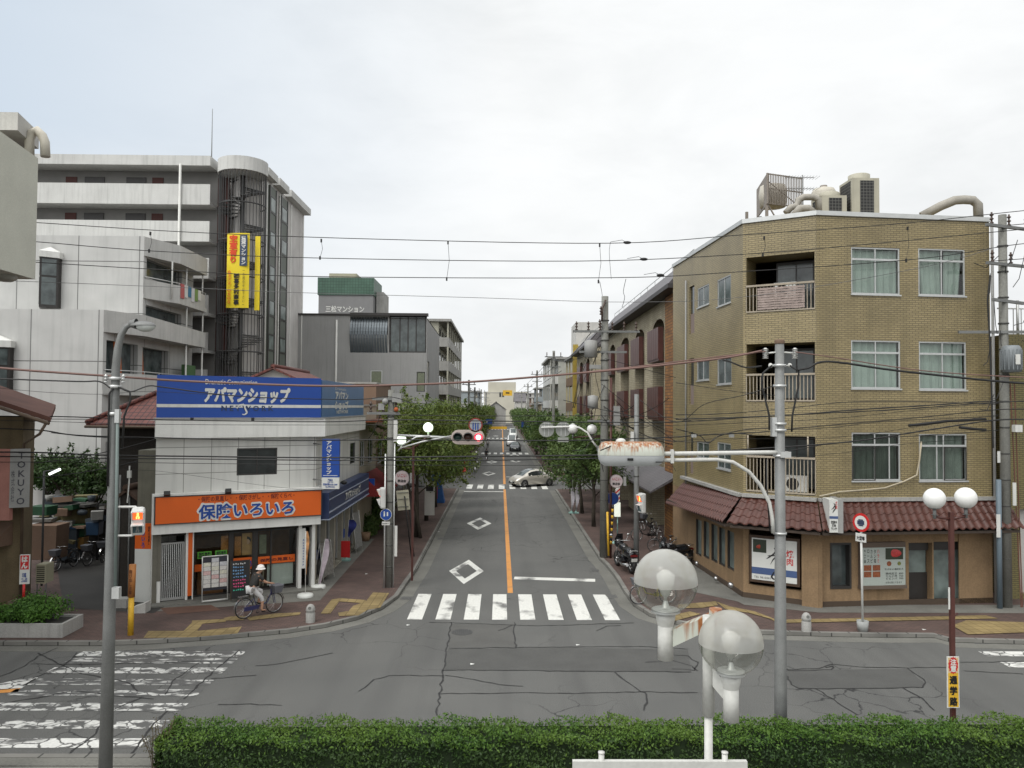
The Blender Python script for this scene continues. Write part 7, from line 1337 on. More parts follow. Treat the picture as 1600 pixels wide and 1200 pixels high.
# foliage
LEAF = foliage('street_tree_leaf', (.05, .085, .018), (.115, .165, .035), (.17, .19, .04)); LEAFD = foliage('dark_street_leaf', (.042, .082, .024), (.1, .165, .045), (.14, .18, .05))
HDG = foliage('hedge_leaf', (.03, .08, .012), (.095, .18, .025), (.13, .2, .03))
HDS = foliage('shade_dark_leaf', (.012, .03, .008), (.035, .075, .015), (.05, .09, .02)); BARK = pm('bark', (.06, .05, .038), .95, .4, 4, .4, 30)  # dark leaf tone, the shade of the hedge sides put into its colour
def leaf(q, c, nrm, s, rn):
    a = nrm.orthogonal().normalized(); a = Matrix.Rotation(rn.uniform(0, 6.28), 3, nrm) @ a; b_ = nrm.cross(a)
    q.v += [tuple(c - a * s), tuple(c + b_ * s * .45), tuple(c + a * s), tuple(c - b_ * s * .45)]; o = len(q.v) - 4; q.f.append((o, o + 1, o + 2, o + 3)); q.m.append(0); q.s.append(False)
def crown(q, blobs, n, s, rn):
    tot = sum(r[3] * r[4] for r in blobs)
    for (cx, cy, cz, rr, rz) in blobs:
        k = int(n * rr * rz / tot)
        for _ in range(k):
            u = Vector((rn.gauss(0, 1), rn.gauss(0, 1), rn.gauss(0, 1))).normalized(); f = rn.uniform(.3, 1.15) ** .55
            # ragged rim: radial noise
            f *= 1 + .3 * math.sin(u.x * 7 + cx * 3) * math.sin(u.y * 6 + cz * 2) + .12 * math.sin(u.z * 11 + cy)
            c = Vector((cx + u.x * rr * f, cy + u.y * rr * f, cz + u.z * rz * f)); nn = (u + Vector((rn.uniform(-.9, .9), rn.uniform(-.9, .9), rn.uniform(-.3, 1.1)))).normalized(); leaf(q, c, nn, s * rn.uniform(.7, 1.3), rn)
def make_tree(name, label, h, cr, n, s, seed, mat, base=2.6, lean=0):
    rn = random.Random(seed); t = thing(name, label, 'tree'); q = B(); k = 5; pts = [Vector((lean * i / k * .8 + rn.uniform(-.06, .06), rn.uniform(-.06, .06), h * .72 * i / k)) for i in range(k + 1)]; pts[0] = Vector((0, 0, 0))
    q.tube(pts, [.13, .105, .095, .075, .055, .03], 8); blobs = []
    for i in range(9):
        a = i * 2.4 + rn.uniform(-.4, .4); z0 = base * .75 + (h * .62 - base * .75) * i / 8; st = pts[0].lerp(pts[-1], z0 / (h * .72)); L_ = cr * rn.uniform(.65, .95) * (1 - .25 * (i / 8)); e = st + Vector((math.cos(a) * L_, math.sin(a) * L_, rn.uniform(.6, 1.3)))
        m = st.lerp(e, .5) + Vector((0, 0, .2)); q.tube([st, m, e], [.045, .03, .012], 5); r = cr * rn.uniform(.32, .5)
        for g in range(2): q.tube([m, m + Vector((rn.uniform(-.7, .7), rn.uniform(-.7, .7), rn.uniform(.3, .9)))], .015, 4)
        blobs.append((e.x, e.y, max(e.z, base + r * .5), r, r * .75)); blobs.append((m.x + rn.uniform(-.3, .3), m.y, m.z + .4, r * .8, r * .65))
    for i in range(5): a = rn.uniform(0, 6.28); blobs.append((lean * .7 + math.cos(a) * cr * .35, math.sin(a) * cr * .35, h * rn.uniform(.72, .88), cr * .42, cr * .3))
    for i in range(10): a = rn.uniform(0, 6.28); blobs.append((lean * .5 + math.cos(a) * cr * rn.uniform(.5, 1), math.sin(a) * cr * rn.uniform(.5, 1), h * rn.uniform(.5, .92), cr * .16, cr * .22))
    c = B(); crown(c, blobs, int(n * .72), s, rn)
    for _ in range(60): # loose sprigs breaking the outline
        bq = rn.choice(blobs); u = Vector((rn.gauss(0, 1), rn.gauss(0, 1), rn.gauss(.5, .8))).normalized(); p0 = Vector(bq[:3]) + Vector((u.x * bq[3], u.y * bq[3], u.z * bq[4])) * .9; p1 = p0 + (u + Vector((0, 0, .35))) * rn.uniform(.25, .7)
        q.tube([p0, p1], .008, 3)
        for j in range(int(n / 420) + 4): leaf(c, p0.lerp(p1, rn.uniform(.1, 1.05)) + Vector((rn.uniform(-.07, .07), rn.uniform(-.07, .07), rn.uniform(-.07, .07))), Vector((rn.gauss(0, 1), rn.gauss(0, 1), rn.gauss(.3, 1))).normalized(), s, rn)
    q.build('trunk', BARK, t, local=True); c.build('crown', mat, t, local=True); return t
TA = make_tree('street_tree', 'nearest left street tree, dark trunks and bright yellow-green top beside the notice board', 7.9, 2.5, 15000, .085, 1, LEAF, 3.0); TA.location = (-4.45, 41.5, .1)
TB = make_tree('street_tree', 'second street tree on the left pavement', 7.7, 2.5, 13000, .09, 2, LEAF, 2.8, .3); TB.location = (-4.5, 47.5, .1)
TC_ = make_tree('street_tree', 'nearest right street tree with low dark crown behind the utility pole', 6.4, 2.1, 12000, .085, 3, LEAFD, 2.3); TC_.location = (5.4, 45.5, .1)
TD_ = make_tree('street_tree', 'second right street tree leaning over the kerb', 6.3, 2.1, 11000, .09, 4, LEAFD, 2.3, -.4); TD_.location = (5.3, 51, .1)
q = B(); q.tube([(-4.2, 41.2, .1), (-4.5, 41.3, 1.8), (-5.2, 41.4, 3.6)], [.1, .08, .05], 7); o = q.build('leaning_trunk', BARK); tag(o, 'forked second trunk leaning from the foot of the nearest left tree', 'tree')
F1 = make_tree('street_tree', 'third street tree on the left pavement before the side street', 7.6, 2.5, 6000, .13, 7, LEAF, 2.8); F1.location = (-4.5, 53.8, .1)
F2 = make_tree('street_tree', 'third right street tree before the side street', 6.3, 2.2, 6000, .12, 8, LEAFD, 2.3); F2.location = (5.4, 57, .1)
G1 = make_tree('street_tree', 'first left tree beyond the side street by the red pillar box', 7.4, 2.6, 3500, .17, 9, LEAF, 2.7); G1.location = (-4.6, 83, .1)
G2 = make_tree('street_tree', 'first right tree beyond the side street', 6.6, 2.5, 3500, .17, 10, LEAFD, 2.3); G2.location = (5.5, 80, .1)
ordn = ['fourth', 'fifth', 'sixth', 'seventh', 'eighth', 'ninth', 'tenth', 'eleventh', 'twelfth', 'thirteenth', 'fourteenth', 'fifteenth', 'sixteenth', 'seventeenth', 'eighteenth', 'nineteenth', 'twentieth', 'twenty-first', 'twenty-second', 'twenty-third', 'twenty-fourth', 'twenty-fifth']
for o in (TA, TB, F1, G1): o['group'] = 'street trees along the left kerb'
for o in (TC_, TD_, F2, G2): o['group'] = 'street trees along the right kerb'
rn = random.Random(3)
k = 0
for y in (60.2, 89, 95, 101.5, 108, 115, 124, 132, 141, 165, 175, 186, 198, 210, 222, 245, 262, 280): dup(F1 if y < 70 else G1, (-4.5 + rn.uniform(-.2, .1), y, .1), rn.uniform(0, 6.28), f'{ordn[k]} left street tree counted from the crossing', 'street trees along the left kerb', rn.uniform(.85, 1.02)); k += 1
k = 0
for y in (62.5, 86, 92, 98.5, 105, 112, 121, 130, 140, 164, 174, 185, 198, 210, 224, 246, 264, 282): dup(F2 if y < 70 else G2, (5.5 + rn.uniform(-.1, .2), y, .1), rn.uniform(0, 6.28), f'{ordn[k]} right street tree counted from the crossing', 'street trees along the right kerb', rn.uniform(.88, 1.05)); k += 1
# hedge
hx0, hx1 = D(258, 1140, 15.2).x, 13.5; hz = .80
hg = thing('hedge', 'long clipped green hedge running across the foreground', 'hedge', (0, 15.3, .1)); q = B(); rn = random.Random(9); nx = 90
def hy(x): return 14.75 + (x - hx0) * .012, 15.75 + (x - hx0) * .012
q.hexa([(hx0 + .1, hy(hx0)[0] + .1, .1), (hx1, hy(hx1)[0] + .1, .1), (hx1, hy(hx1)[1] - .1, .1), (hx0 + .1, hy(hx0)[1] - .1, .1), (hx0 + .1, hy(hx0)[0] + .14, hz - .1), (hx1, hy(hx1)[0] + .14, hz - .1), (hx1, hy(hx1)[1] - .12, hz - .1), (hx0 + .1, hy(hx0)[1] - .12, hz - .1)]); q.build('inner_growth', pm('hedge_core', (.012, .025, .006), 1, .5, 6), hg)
c = B(); c2q = B(); nb = lambda x, y: .05 * math.sin(x * 2.3 + y * 3) + .035 * math.sin(x * 5.7 + 1) + .02 * math.sin(x * 13 + y * 9)
for _ in range(46000):
    x = rn.uniform(hx0 - .02, hx1); y0, y1 = hy(x); f = rn.random()
    if f < .55: y = rn.uniform(y0, y1); z = hz + nb(x, y) + rn.uniform(-.09, .05); n_ = Vector((rn.gauss(0, .6), rn.gauss(0, .6), .8)).normalized()
    elif f < .93: z = rn.uniform(.12, hz + .02); y = y0 + nb(x, z * 3) * 1.3 + rn.uniform(-.04, .16); n_ = Vector((rn.gauss(0, .6), -.8, rn.gauss(.3, .6))).normalized()
    else: z = rn.uniform(.12, hz); y = rn.uniform(y0, y1); x = hx0 + rn.uniform(-.06, .08); n_ = Vector((-1, rn.gauss(0, .5), rn.gauss(0, .5))).normalized()
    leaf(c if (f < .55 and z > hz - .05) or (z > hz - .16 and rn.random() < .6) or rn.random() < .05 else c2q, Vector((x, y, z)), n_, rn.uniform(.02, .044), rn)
for _ in range(1500): # upright young shoots
    x = rn.uniform(hx0, hx1); y0, y1 = hy(x); y = rn.uniform(y0, y1); z = hz + nb(x, y); H_ = rn.uniform(.02, .08)
    for j in range(4): leaf(c, Vector((x + rn.uniform(-.01, .01), y + rn.uniform(-.01, .01), z + H_ * j / 3)), Vector((rn.gauss(0, 1), rn.gauss(0, 1), .4)).normalized(), .024, rn)
c.build('lit_tone_leaves', HDG, hg); c2q.build('shade_tone_leaves', HDS, hg)  # bright top and dark sides: light and shade put into leaf colour
# twiggy weed at the hedge's left end
w = thing('dry_shrub', 'thin brownish twiggy shrub at the left end of the hedge', 'shrub', (D(243, 1190, 15).x, 15.1, .1)); q = B(); lf = B(); rn = random.Random(4); bx = D(243, 1190, 15).x
for i in range(26):
    a = rn.uniform(0, 6.28); r = rn.uniform(.02, .12); H_ = rn.uniform(.5, 1.0); p0 = Vector((bx + math.cos(a) * r, 15.1 + math.sin(a) * r, .1)); p2 = p0 + Vector((rn.uniform(-.28, .28), rn.uniform(-.2, .2), H_)); q.tube([p0, p0.lerp(p2, .5) + Vector((rn.uniform(-.04, .04), 0, 0)), p2], .006, 4)
    for j in range(22): leaf(lf, p0.lerp(p2, rn.uniform(.45, 1.03)) + Vector((rn.uniform(-.07, .07), rn.uniform(-.07, .07), 0)), Vector((rn.gauss(0, 1), rn.gauss(0, 1), rn.gauss(0, 1))).normalized(), .02, rn)
q.build('stem', pm('dry_stem', (.12, .09, .06), .9), w); lf.build('leaves', foliage('dry_leaf', (.06, .07, .025), (.13, .12, .05), (.18, .13, .06)), w)
# planter shrubs
def shrub(label, x, y, z, rx, rz, n, s, mat, seed, name='shrub'):
    rn = random.Random(seed); t = thing(name, label, 'shrub', (x, y, z)); q = B()
    for i in range(7): q.tube([(0, 0, 0), (rn.uniform(-rx, rx) * .6, rn.uniform(-.3, .3), rz * rn.uniform(.7, 1.2))], .015, 4)
    q.build('stem', BARK, t, local=True); c = B(); crown(c, [(rn.uniform(-rx, rx) * .6, rn.uniform(-.25, .25), rz * rn.uniform(.5, .9), rx * .5, rz * .5) for i in range(8)], n, s, rn); c.build('leaves', mat, t, local=True); return t
BR_ = foliage('bright_shrub_leaf', (.03, .08, .015), (.09, .2, .03), (.1, .22, .03))
p = D(65, 962, 24.1); shrub('bushy bright green shrub in the right part of the concrete planter', p.x, 24.05, .42, .95, .62, 5500, .045, BR_, 1)
p = D(2, 970, 24.1); shrub('smaller green shrub at the left end of the visible planter', p.x, 24.05, .42, .5, .35, 2200, .045, BR_, 2)
# dark trees behind the alley and overgrowth
def backtree(label, px, py, Y, w, h, seed):
    p = D(px, py, Y); t = make_tree('tree', label, h, w, 4500, .1, seed, HDS, h * .58); t.location = (p.x, Y, .1); t['group'] = 'trees behind the alley'; return t
backtree('dark evergreen crown above the cluttered alley', 105, 760, 40.5, 2.0, 4.5, 31); backtree('thin overgrown tree at the back left of the alley', 75, 770, 41, 1.5, 4.3, 32)
backtree('dark ivy-like growth against the boarded house by the alley', 150, 800, 38, .9, 4.2, 33)
p = D(595, 830, 45); shrub('dark leafy shrub under the awning beyond the corner shop', p.x, 44, .1, .8, 1.7, 2500, .09, LEAFD, 5); p = D(585, 840, 42); shrub('low potted greenery beside the left shopfronts', p.x - .2, 41.5, .1, .5, .9, 1500, .08, LEAFD, 6)
# overhead cables
def wire(pts, Y, r, label, mat=None, grp=None, name='overhead_cable', sag=True):
    n = len(pts); P = []
    for i, p in enumerate(pts): y = Y if not isinstance(Y, tuple) else Y[0] + (Y[1] - Y[0]) * (p[0] - pts[0][0]) / (pts[-1][0] - pts[0][0]); P.append(D(p[0], p[1], y))
    Q = []
    for i in range(n - 1): # catmull-rom
        a, b_, c, d = P[max(i - 1, 0)], P[i], P[i + 1], P[min(i + 2, n - 1)]
        for k in range(6): t = k / 6; Q.append(.5 * ((2 * b_) + (c - a) * t + (2 * a - 5 * b_ + 4 * c - d) * t * t + (-a + 3 * b_ - 3 * c + d) * t ** 3))
    Q.append(P[-1]); q = B(); q.tube(Q, r, 5); o = q.build(name, mat or WIRE); tag(o, label, 'cable', grp); return o
GW1 = 'power lines across the top of the crossing'
wire([(-60, 341), (60, 348), (300, 363), (600, 374), (955, 380), (1160, 367), (1400, 350), (1572, 332), (1640, 325)], 26.8, .014, 'topmost thin power line crossing the whole sky', None, GW1)
wire([(-60, 370), (60, 378), (235, 392), (490, 403), (900, 408), (1150, 398), (1340, 383), (1580, 360), (1640, 354)], 26.8, .014, 'second power line from the top across the sky', None, GW1)
wire([(-60, 402), (60, 410), (265, 422), (490, 432), (950, 434), (1150, 425), (1430, 405), (1580, 383), (1640, 378)], 26.8, .014, 'third power line from the top across the sky', None, GW1)
wire([(-60, 436), (100, 442), (300, 450), (460, 457), (740, 465), (990, 472), (1180, 462), (1440, 418), (1560, 385)], 26.6, .009, 'faint fourth line, lowest of the high thin ones', pm('thin_grey_wire', (.12, .12, .12), .6), GW1)
for px, y0, y1, l in ((235, 364, 392, 'far left'), (502, 375, 403, 'left of centre'), (700, 378, 436, 'middle'), (937, 382, 440, 'beside the tall right pole'), (1194, 371, 398, 'in front of the tan roof'), (1418, 356, 407, 'over the tan windows')):
    q = B(); q.tube([D(px, y0, 26.8), D(px + 2, (y0 + y1) / 2, 26.9), D(px - 2, y1, 26.8)], .007, 4); q.cbox(D(px, y0 + 1, 26.8), (.05, .05, .12)); q.cbox(D(px - 2, y1, 26.8), (.05, .05, .12)); o = q.build('cable_spacer', WIRE); tag(o, f'short jumper linking the high power lines, {l}', 'spacer', 'jumpers on the high lines')
for px, py, l in ((980, 379, 'upper'), (1006, 405, 'middle'), (1032, 430, 'lower')):
    q = B(); q.ball(D(px, py, 26.8), .055, 8, 6, sc=(2.6, 1, 1)); q.tube([D(px - 26, py - 1, 26.8), D(px - 8, py - 4, 26.8), D(px, py, 26.8)], .008, 4); o = q.build('line_sleeve', WIRE); tag(o, f'{l} of three black sleeves on the high lines right of centre', 'sleeve', 'sleeves on the high lines')
wire([(954, 378), (952, 395), (955, 436)], 26.9, .007, 'vertical jumper wire above the tall right pole', None, GW1, 'jumper_wire'); wire([(937, 440), (941, 462), (940, 480)], (27, 36), .01, 'curly lead dropping to the top of the tall right pole', None, GW1, 'jumper_wire'); wire([(978, 436), (974, 455), (976, 465), (972, 480)], (27, 30), .01, 'curly lead right of the tall right pole', None, GW1, 'jumper_wire')
RW = pm('red_brown_cable', (.16, .09, .075), .6, .15); YY = (14.4, 16.3)
wire([(-80, 569), (0, 575), (60, 580), (178, 588), (300, 596), (500, 603), (640, 601), (760, 595), (940, 580), (1060, 568), (1140, 558), (1190, 548)], YY, .022, 'thick reddish brown cable running from the near lamp pole to the tall grey lamp pole', RW)
wire([(1196, 549), (1100, 560), (1000, 572), (900, 583), (850, 587)], 16.3, .014, 'thin line twisted with the reddish cable at its right end', RW)
wire([(-80, 590), (0, 592), (120, 596), (155, 596), (172, 606)], 14.4, .014, 'black drop cable reaching the near lamp pole from the left')
wire([(188, 606), (205, 612), (232, 603), (255, 605), (340, 616), (430, 622), (560, 624), (608, 620), (640, 628)], (14.4, 29.5), .014, 'black cable from the near lamp pole over the blue hoarding')
wire([(1190, 572), (1165, 574), (1140, 565), (1130, 563)], 16.2, .018, 'short black tail left of the tall grey lamp pole head'); wire([(1246, 578), (1262, 575), (1295, 565), (1400, 579), (1550, 595), (1640, 602)], (16.2, 16.6), .024, 'thick black cable leaving the tall grey lamp pole to the right')
wire([(1243, 550), (1300, 558), (1450, 580), (1640, 592)], (16.2, 16.6), .012, 'reddish upper line leaving the tall grey lamp pole to the right', RW)
GL = 'communication cables over the crossing'
L_ = [
 ([(-60, 600), (60, 612), (157, 616), (240, 612), (420, 622)], 27, .007, 'faint line over the white block behind the near lamp pole'),
 ([(-60, 650), (95, 651), (180, 654), (260, 656), (500, 659), (610, 656), (780, 658), (1000, 660), (1100, 657), (1200, 650), (1400, 640), (1550, 629), (1640, 626)], 25.6, .018, 'upper dark cable just under the blue hoarding'),
 ([(-60, 655), (90, 659), (250, 663), (520, 664), (760, 662), (1010, 665), (1150, 661), (1300, 654), (1440, 640), (1560, 630)], 25.4, .008, 'thin line shadowing the cable under the blue hoarding'),
 ([(600, 648), (760, 650), (1000, 650), (1080, 657)], 27, .012, 'green-grey line above the right sign backs'),
 ([(-60, 668), (60, 672), (120, 680), (250, 684), (440, 688), (610, 687), (760, 688), (900, 688), (1050, 683), (1090, 680), (1180, 676)], 25.8, .02, 'dark cable running through the traffic light lenses'),
 ([(1180, 676), (1290, 665), (1440, 652), (1560, 640), (1640, 640)], 25.8, .016, 'right-hand continuation of the cable through the traffic light'),
 ([(-60, 706), (60, 707), (160, 711), (300, 713), (500, 715), (760, 713), (940, 711), (1060, 708), (1200, 700), (1330, 690), (1450, 672), (1560, 656), (1640, 658)], 25.2, .024, 'heavy black cable crossing below the traffic light'),
 ([(-60, 712), (60, 714), (160, 716), (300, 717), (500, 719), (760, 719), (940, 716)], 25.4, .018, 'second heavy cable right below the heavy black one'),
 ([(-60, 722), (160, 722), (300, 724), (500, 726), (700, 727), (880, 727)], 25.4, .009, 'thin line beneath the heavy cables'),
 ([(-60, 745), (60, 722), (180, 733), (256, 737), (400, 757), (500, 768)], 26.5, .005, 'very thin wire slanting down the white shop wall'),
 ([(1056, 736), (1056, 690), (1300, 684), (1450, 664), (1560, 648)], 26.2, .008, 'thin loop line in front of the lower tan storey'),
 ([(1220, 672), (1300, 668), (1380, 659), (1560, 650)], 25.6, .01, 'thin line over the second row of tan windows sloping up right'),
 ([(1230, 705), (1300, 693), (1400, 683), (1500, 677), (1560, 672)], 25.6, .012, 'line over the lowest tan windows sloping up right'),
 ([(1000, 625), (1056, 660), (1100, 632), (1160, 618), (1212, 602)], (26, 16.4), .01, 'stay line rising to the tall grey lamp pole'),
]
L_ += [([(1056, 598), (1150, 612), (1212, 618)], 25.5, .009, 'short faint line left of the tall grey lamp pole at the middle storey'), ([(1056, 648), (1120, 647), (1212, 640), (1330, 628), (1460, 628), (1556, 632)], 25.3, .012, 'slack line passing just under the middle row of tan windows'),
 ([(1056, 655), (1212, 650), (1340, 640), (1440, 634), (1556, 626)], 25.2, .02, 'heavier slack line under the middle row of tan windows'), ([(1090, 690), (1110, 690), (1125, 680), (1150, 677), (1175, 680)], 25.3, .014, 'drooping lead loops around the joint box before the tan corner'),
 ([(1056, 670), (1092, 680), (1106, 692), (1122, 682), (1160, 672), (1212, 668)], 25.4, .016, 'wavy lead crossing the small tan flank windows'), ([(1240, 715), (1330, 706), (1420, 693), (1556, 684)], 25.4, .007, 'hair-thin line across the lowest tan windows'),
 ([(880, 625), (940, 640), (1000, 655), (1056, 690)], 33, .014, 'slack line dropping right behind the right utility pole'), ([(940, 600), (990, 640), (1030, 668), (1056, 676)], 34, .012, 'slanting line from the right utility pole to the tan flank'), ([(945, 560), (1000, 575), (1056, 590)], 35, .012, 'upper slanting line from the right utility pole')]
for pts, Y, r, l in L_: wire(pts, Y, r, l, None, GL)
# heavy bundle knot by the right end
q = B(); q.tube([D(1420, 665, 25.5), D(1480, 658, 25.5), D(1540, 655, 26)], .05, 6); q.tube([D(1500, 668, 25.6), D(1540, 672, 26)], .05, 6); o = q.build('cable_bundle', WIRE); tag(o, 'thick black cable bundle meeting the far right utility pole', 'cable')
for k, (px, l) in enumerate(((180, 'over the lamp pole'), (300, 'over the shop wall'), (395, 'above the shop window'), (1084, 'before the tan corner'), (1143, 'left of the grey lamp pole'))):
    q = B(); q.cbox(D(px, 655 if px < 1000 else 681, 25.4), (.16 if px > 1000 else .08, .08, .1)); o = q.build('cable_joint', GREY if px > 1000 else WIRE); tag(o, f'small cable joint box {l}', 'joint box', 'joint boxes on the cables')
# cable fans from the right pole down the street and house drops
RG = 'service drops around the right utility pole'; P0 = Vector((4.7, 36.1, 6.4))
ends = [((8.9, 41, 7.6), 'to the first arcade bay'), ((8.9, 47, 5.9), 'to the second arcade bay'), ((8.6, 38.5, 5.2), 'to the tan building flank'), ((8.9, 54, 6.5), 'to the third arcade bay'), ((8.9, 61, 7.5), 'to the fourth arcade bay'), ((5.7, 33, 7.2), 'to the grey steel pole'), ((8.9, 33.5, 5.6), 'low along the tan flank')]
for k, (e, l) in enumerate(ends):
    e = Vector(e); st = P0 + Vector((0, 0, (k % 3) * .35)); q = B(); q.tube([st.lerp(e, t_ / 6) - Vector((0, 0, 1.3 * (t_ / 6) * (1 - t_ / 6))) for t_ in range(7)], .018, 5); o = q.build('service_drop', WIRE); tag(o, f'sagging service wire {l}', 'cable', RG)
for k in range(5):
    a = Vector((4.2 + k * .3, 36.2, 10.6)); e = Vector((5.0 + k * .1 - .2, 77.5, 11.9)); q = B(); q.tube([a.lerp(e, t_ / 8) - Vector((0, 0, 3.2 * (t_ / 8) * (1 - t_ / 8))) for t_ in range(9)], .016, 5); o = q.build('street_cable', WIRE); tag(o, f"{['leftmost', 'second', 'middle', 'fourth', 'rightmost'][k]} of five lines sagging away down the right kerb", 'cable', 'lines running down the right kerb')
q = B(); rn = random.Random(8)
for k in range(7): a = Vector((4.0 + .1 * k, 35.9, 9.8)); e = Vector((3.9 + rn.uniform(-.7, .8), 35.8 + rn.uniform(0, 2), 7.0)); q.tube([a, a.lerp(e, .5) + Vector((-.15, 0, 0)), e], .012, 4)
for k in range(10): a = Vector((4.78 + rn.uniform(-.5, .8), 36, rn.uniform(5, 8.5))); e = a + Vector((rn.uniform(-1.2, 1.4), rn.uniform(-.4, .4), rn.uniform(-1.6, .4))); q.tube([a, a.lerp(e, .5) + Vector((0, 0, -.35)), e], .014, 4)
o = q.build('cable_tangle', WIRE); tag(o, 'tangle of loose leads hanging around the right utility pole', 'cable')
q = B()
for k in range(12): a = Vector((17.8 + rn.uniform(-.6, .9), 27.2, rn.uniform(7.5, 13.2))); e = a + Vector((rn.uniform(-.8, 1.0), rn.uniform(-.3, .3), rn.uniform(-1.5, .2))); q.tube([a, a.lerp(e, .5) + Vector((0, 0, -.3)), e], .014, 4)
q.tube([D(1547, 430, 27.1), D(1543, 470, 27.1), D(1546, 520, 27.1), D(1549, 600, 27.1), D(1552, 700, 27.1)], .03, 5); o = q.build('cable_tangle', WIRE); tag(o, 'tangle of leads around the far right utility pole', 'cable')
for k in range(4):
    a = Vector((17.2 + k * .8, 27.3, 13.6 if k % 2 else 12.3)); e = a + Vector((9, -4, .6)); q = B(); q.tube([a, a.lerp(e, .5) - Vector((0, 0, .2)), e], .014, 5); o = q.build('overhead_cable', WIRE); tag(o, f"{['first', 'second', 'third', 'fourth'][k]} short line leaving the far right pole out of view", 'cable', 'lines leaving the far right pole')
LG = 'service drops on the left'
for k, (a, e, l) in enumerate((((-4.3, 30, 7.3), (-4.3, 60, 7.5), 'running back from the short concrete pole over the left trees'), ((-4.6, 30, 6.8), (-7.1, 41, 5.2), 'from the short pole to the narrow house'), ((-15.9, 27, 5.0), (-12.5, 32, 6.2), 'over the alley between the two old houses'), ((-15.9, 27, 4.5), (-12.2, 31, 5.5), 'lower over the alley'), ((-16, 28, 6.0), (-12.6, 33, 5.9), 'highest over the alley'))):
    a, e = Vector(a), Vector(e); q = B(); q.tube([a.lerp(e, t_ / 6) - Vector((0, 0, .9 * (t_ / 6) * (1 - t_ / 6))) for t_ in range(7)], .016, 5); o = q.build('service_drop', WIRE); tag(o, f'slack wire {l}', 'cable', LG)
for k, (y0, y1) in enumerate(((100, 300), (77, 280))):
    for j in range(3): x = (-4.6 if k == 0 else 4.9) + j * .5; q = B(); q.tube([(x, y0 + (y1 - y0) * t_ / 10, (9.8 if k == 0 else 11.8) - .6 * j - .4 * math.sin(t_ / 10 * math.pi)) for t_ in range(11)], .03, 4); o = q.build('street_cable', WIRE); tag(o, f"{['top', 'middle', 'bottom'][j]} far line along the {'left' if k == 0 else 'right'} row of poles", 'cable', 'far lines along the street')
# skin-grown figures
def skinned(name, pts, edges, rads, mat, par, sub=1, root=0, matfn=None, mats=None):
    me = bpy.data.meshes.new(name); me.from_pydata([tuple(p) for p in pts], edges, []); o = bpy.data.objects.new(name, me); COL.objects.link(o)
    o.modifiers.new('s', 'SKIN');
    if not me.skin_vertices: me.attributes  # layer is made below
    sv = me.skin_vertices[0].data if me.skin_vertices else None
    if sv is None:
        import bmesh; bm_ = bmesh.new(); bm_.from_mesh(me); bm_.verts.layers.skin.verify(); bm_.to_mesh(me); bm_.free(); sv = me.skin_vertices[0].data
    for i, r in enumerate(rads): sv[i].radius = (r, r) if not isinstance(r, tuple) else r; sv[i].use_root = (i == root)
    o.modifiers.new('u', 'SUBSURF').levels = sub
    dg = bpy.context.evaluated_depsgraph_get(); nm = bpy.data.meshes.new_from_object(o.evaluated_get(dg)); bpy.data.objects.remove(o); bpy.data.meshes.remove(me)
    nm.name = name; nm.materials.clear()
    for m in (mats or [mat]): nm.materials.append(m)
    for p in nm.polygons: p.use_smooth = True; p.material_index = matfn(p.center) if matfn else 0
    o = bpy.data.objects.new(name, nm); COL.objects.link(o); o.parent = par; return o
SKIN = pm('skin', (.42, .24, .16), .6, .1); HAIR = pm('dark_hair', (.012, .01, .009), .5, .2)
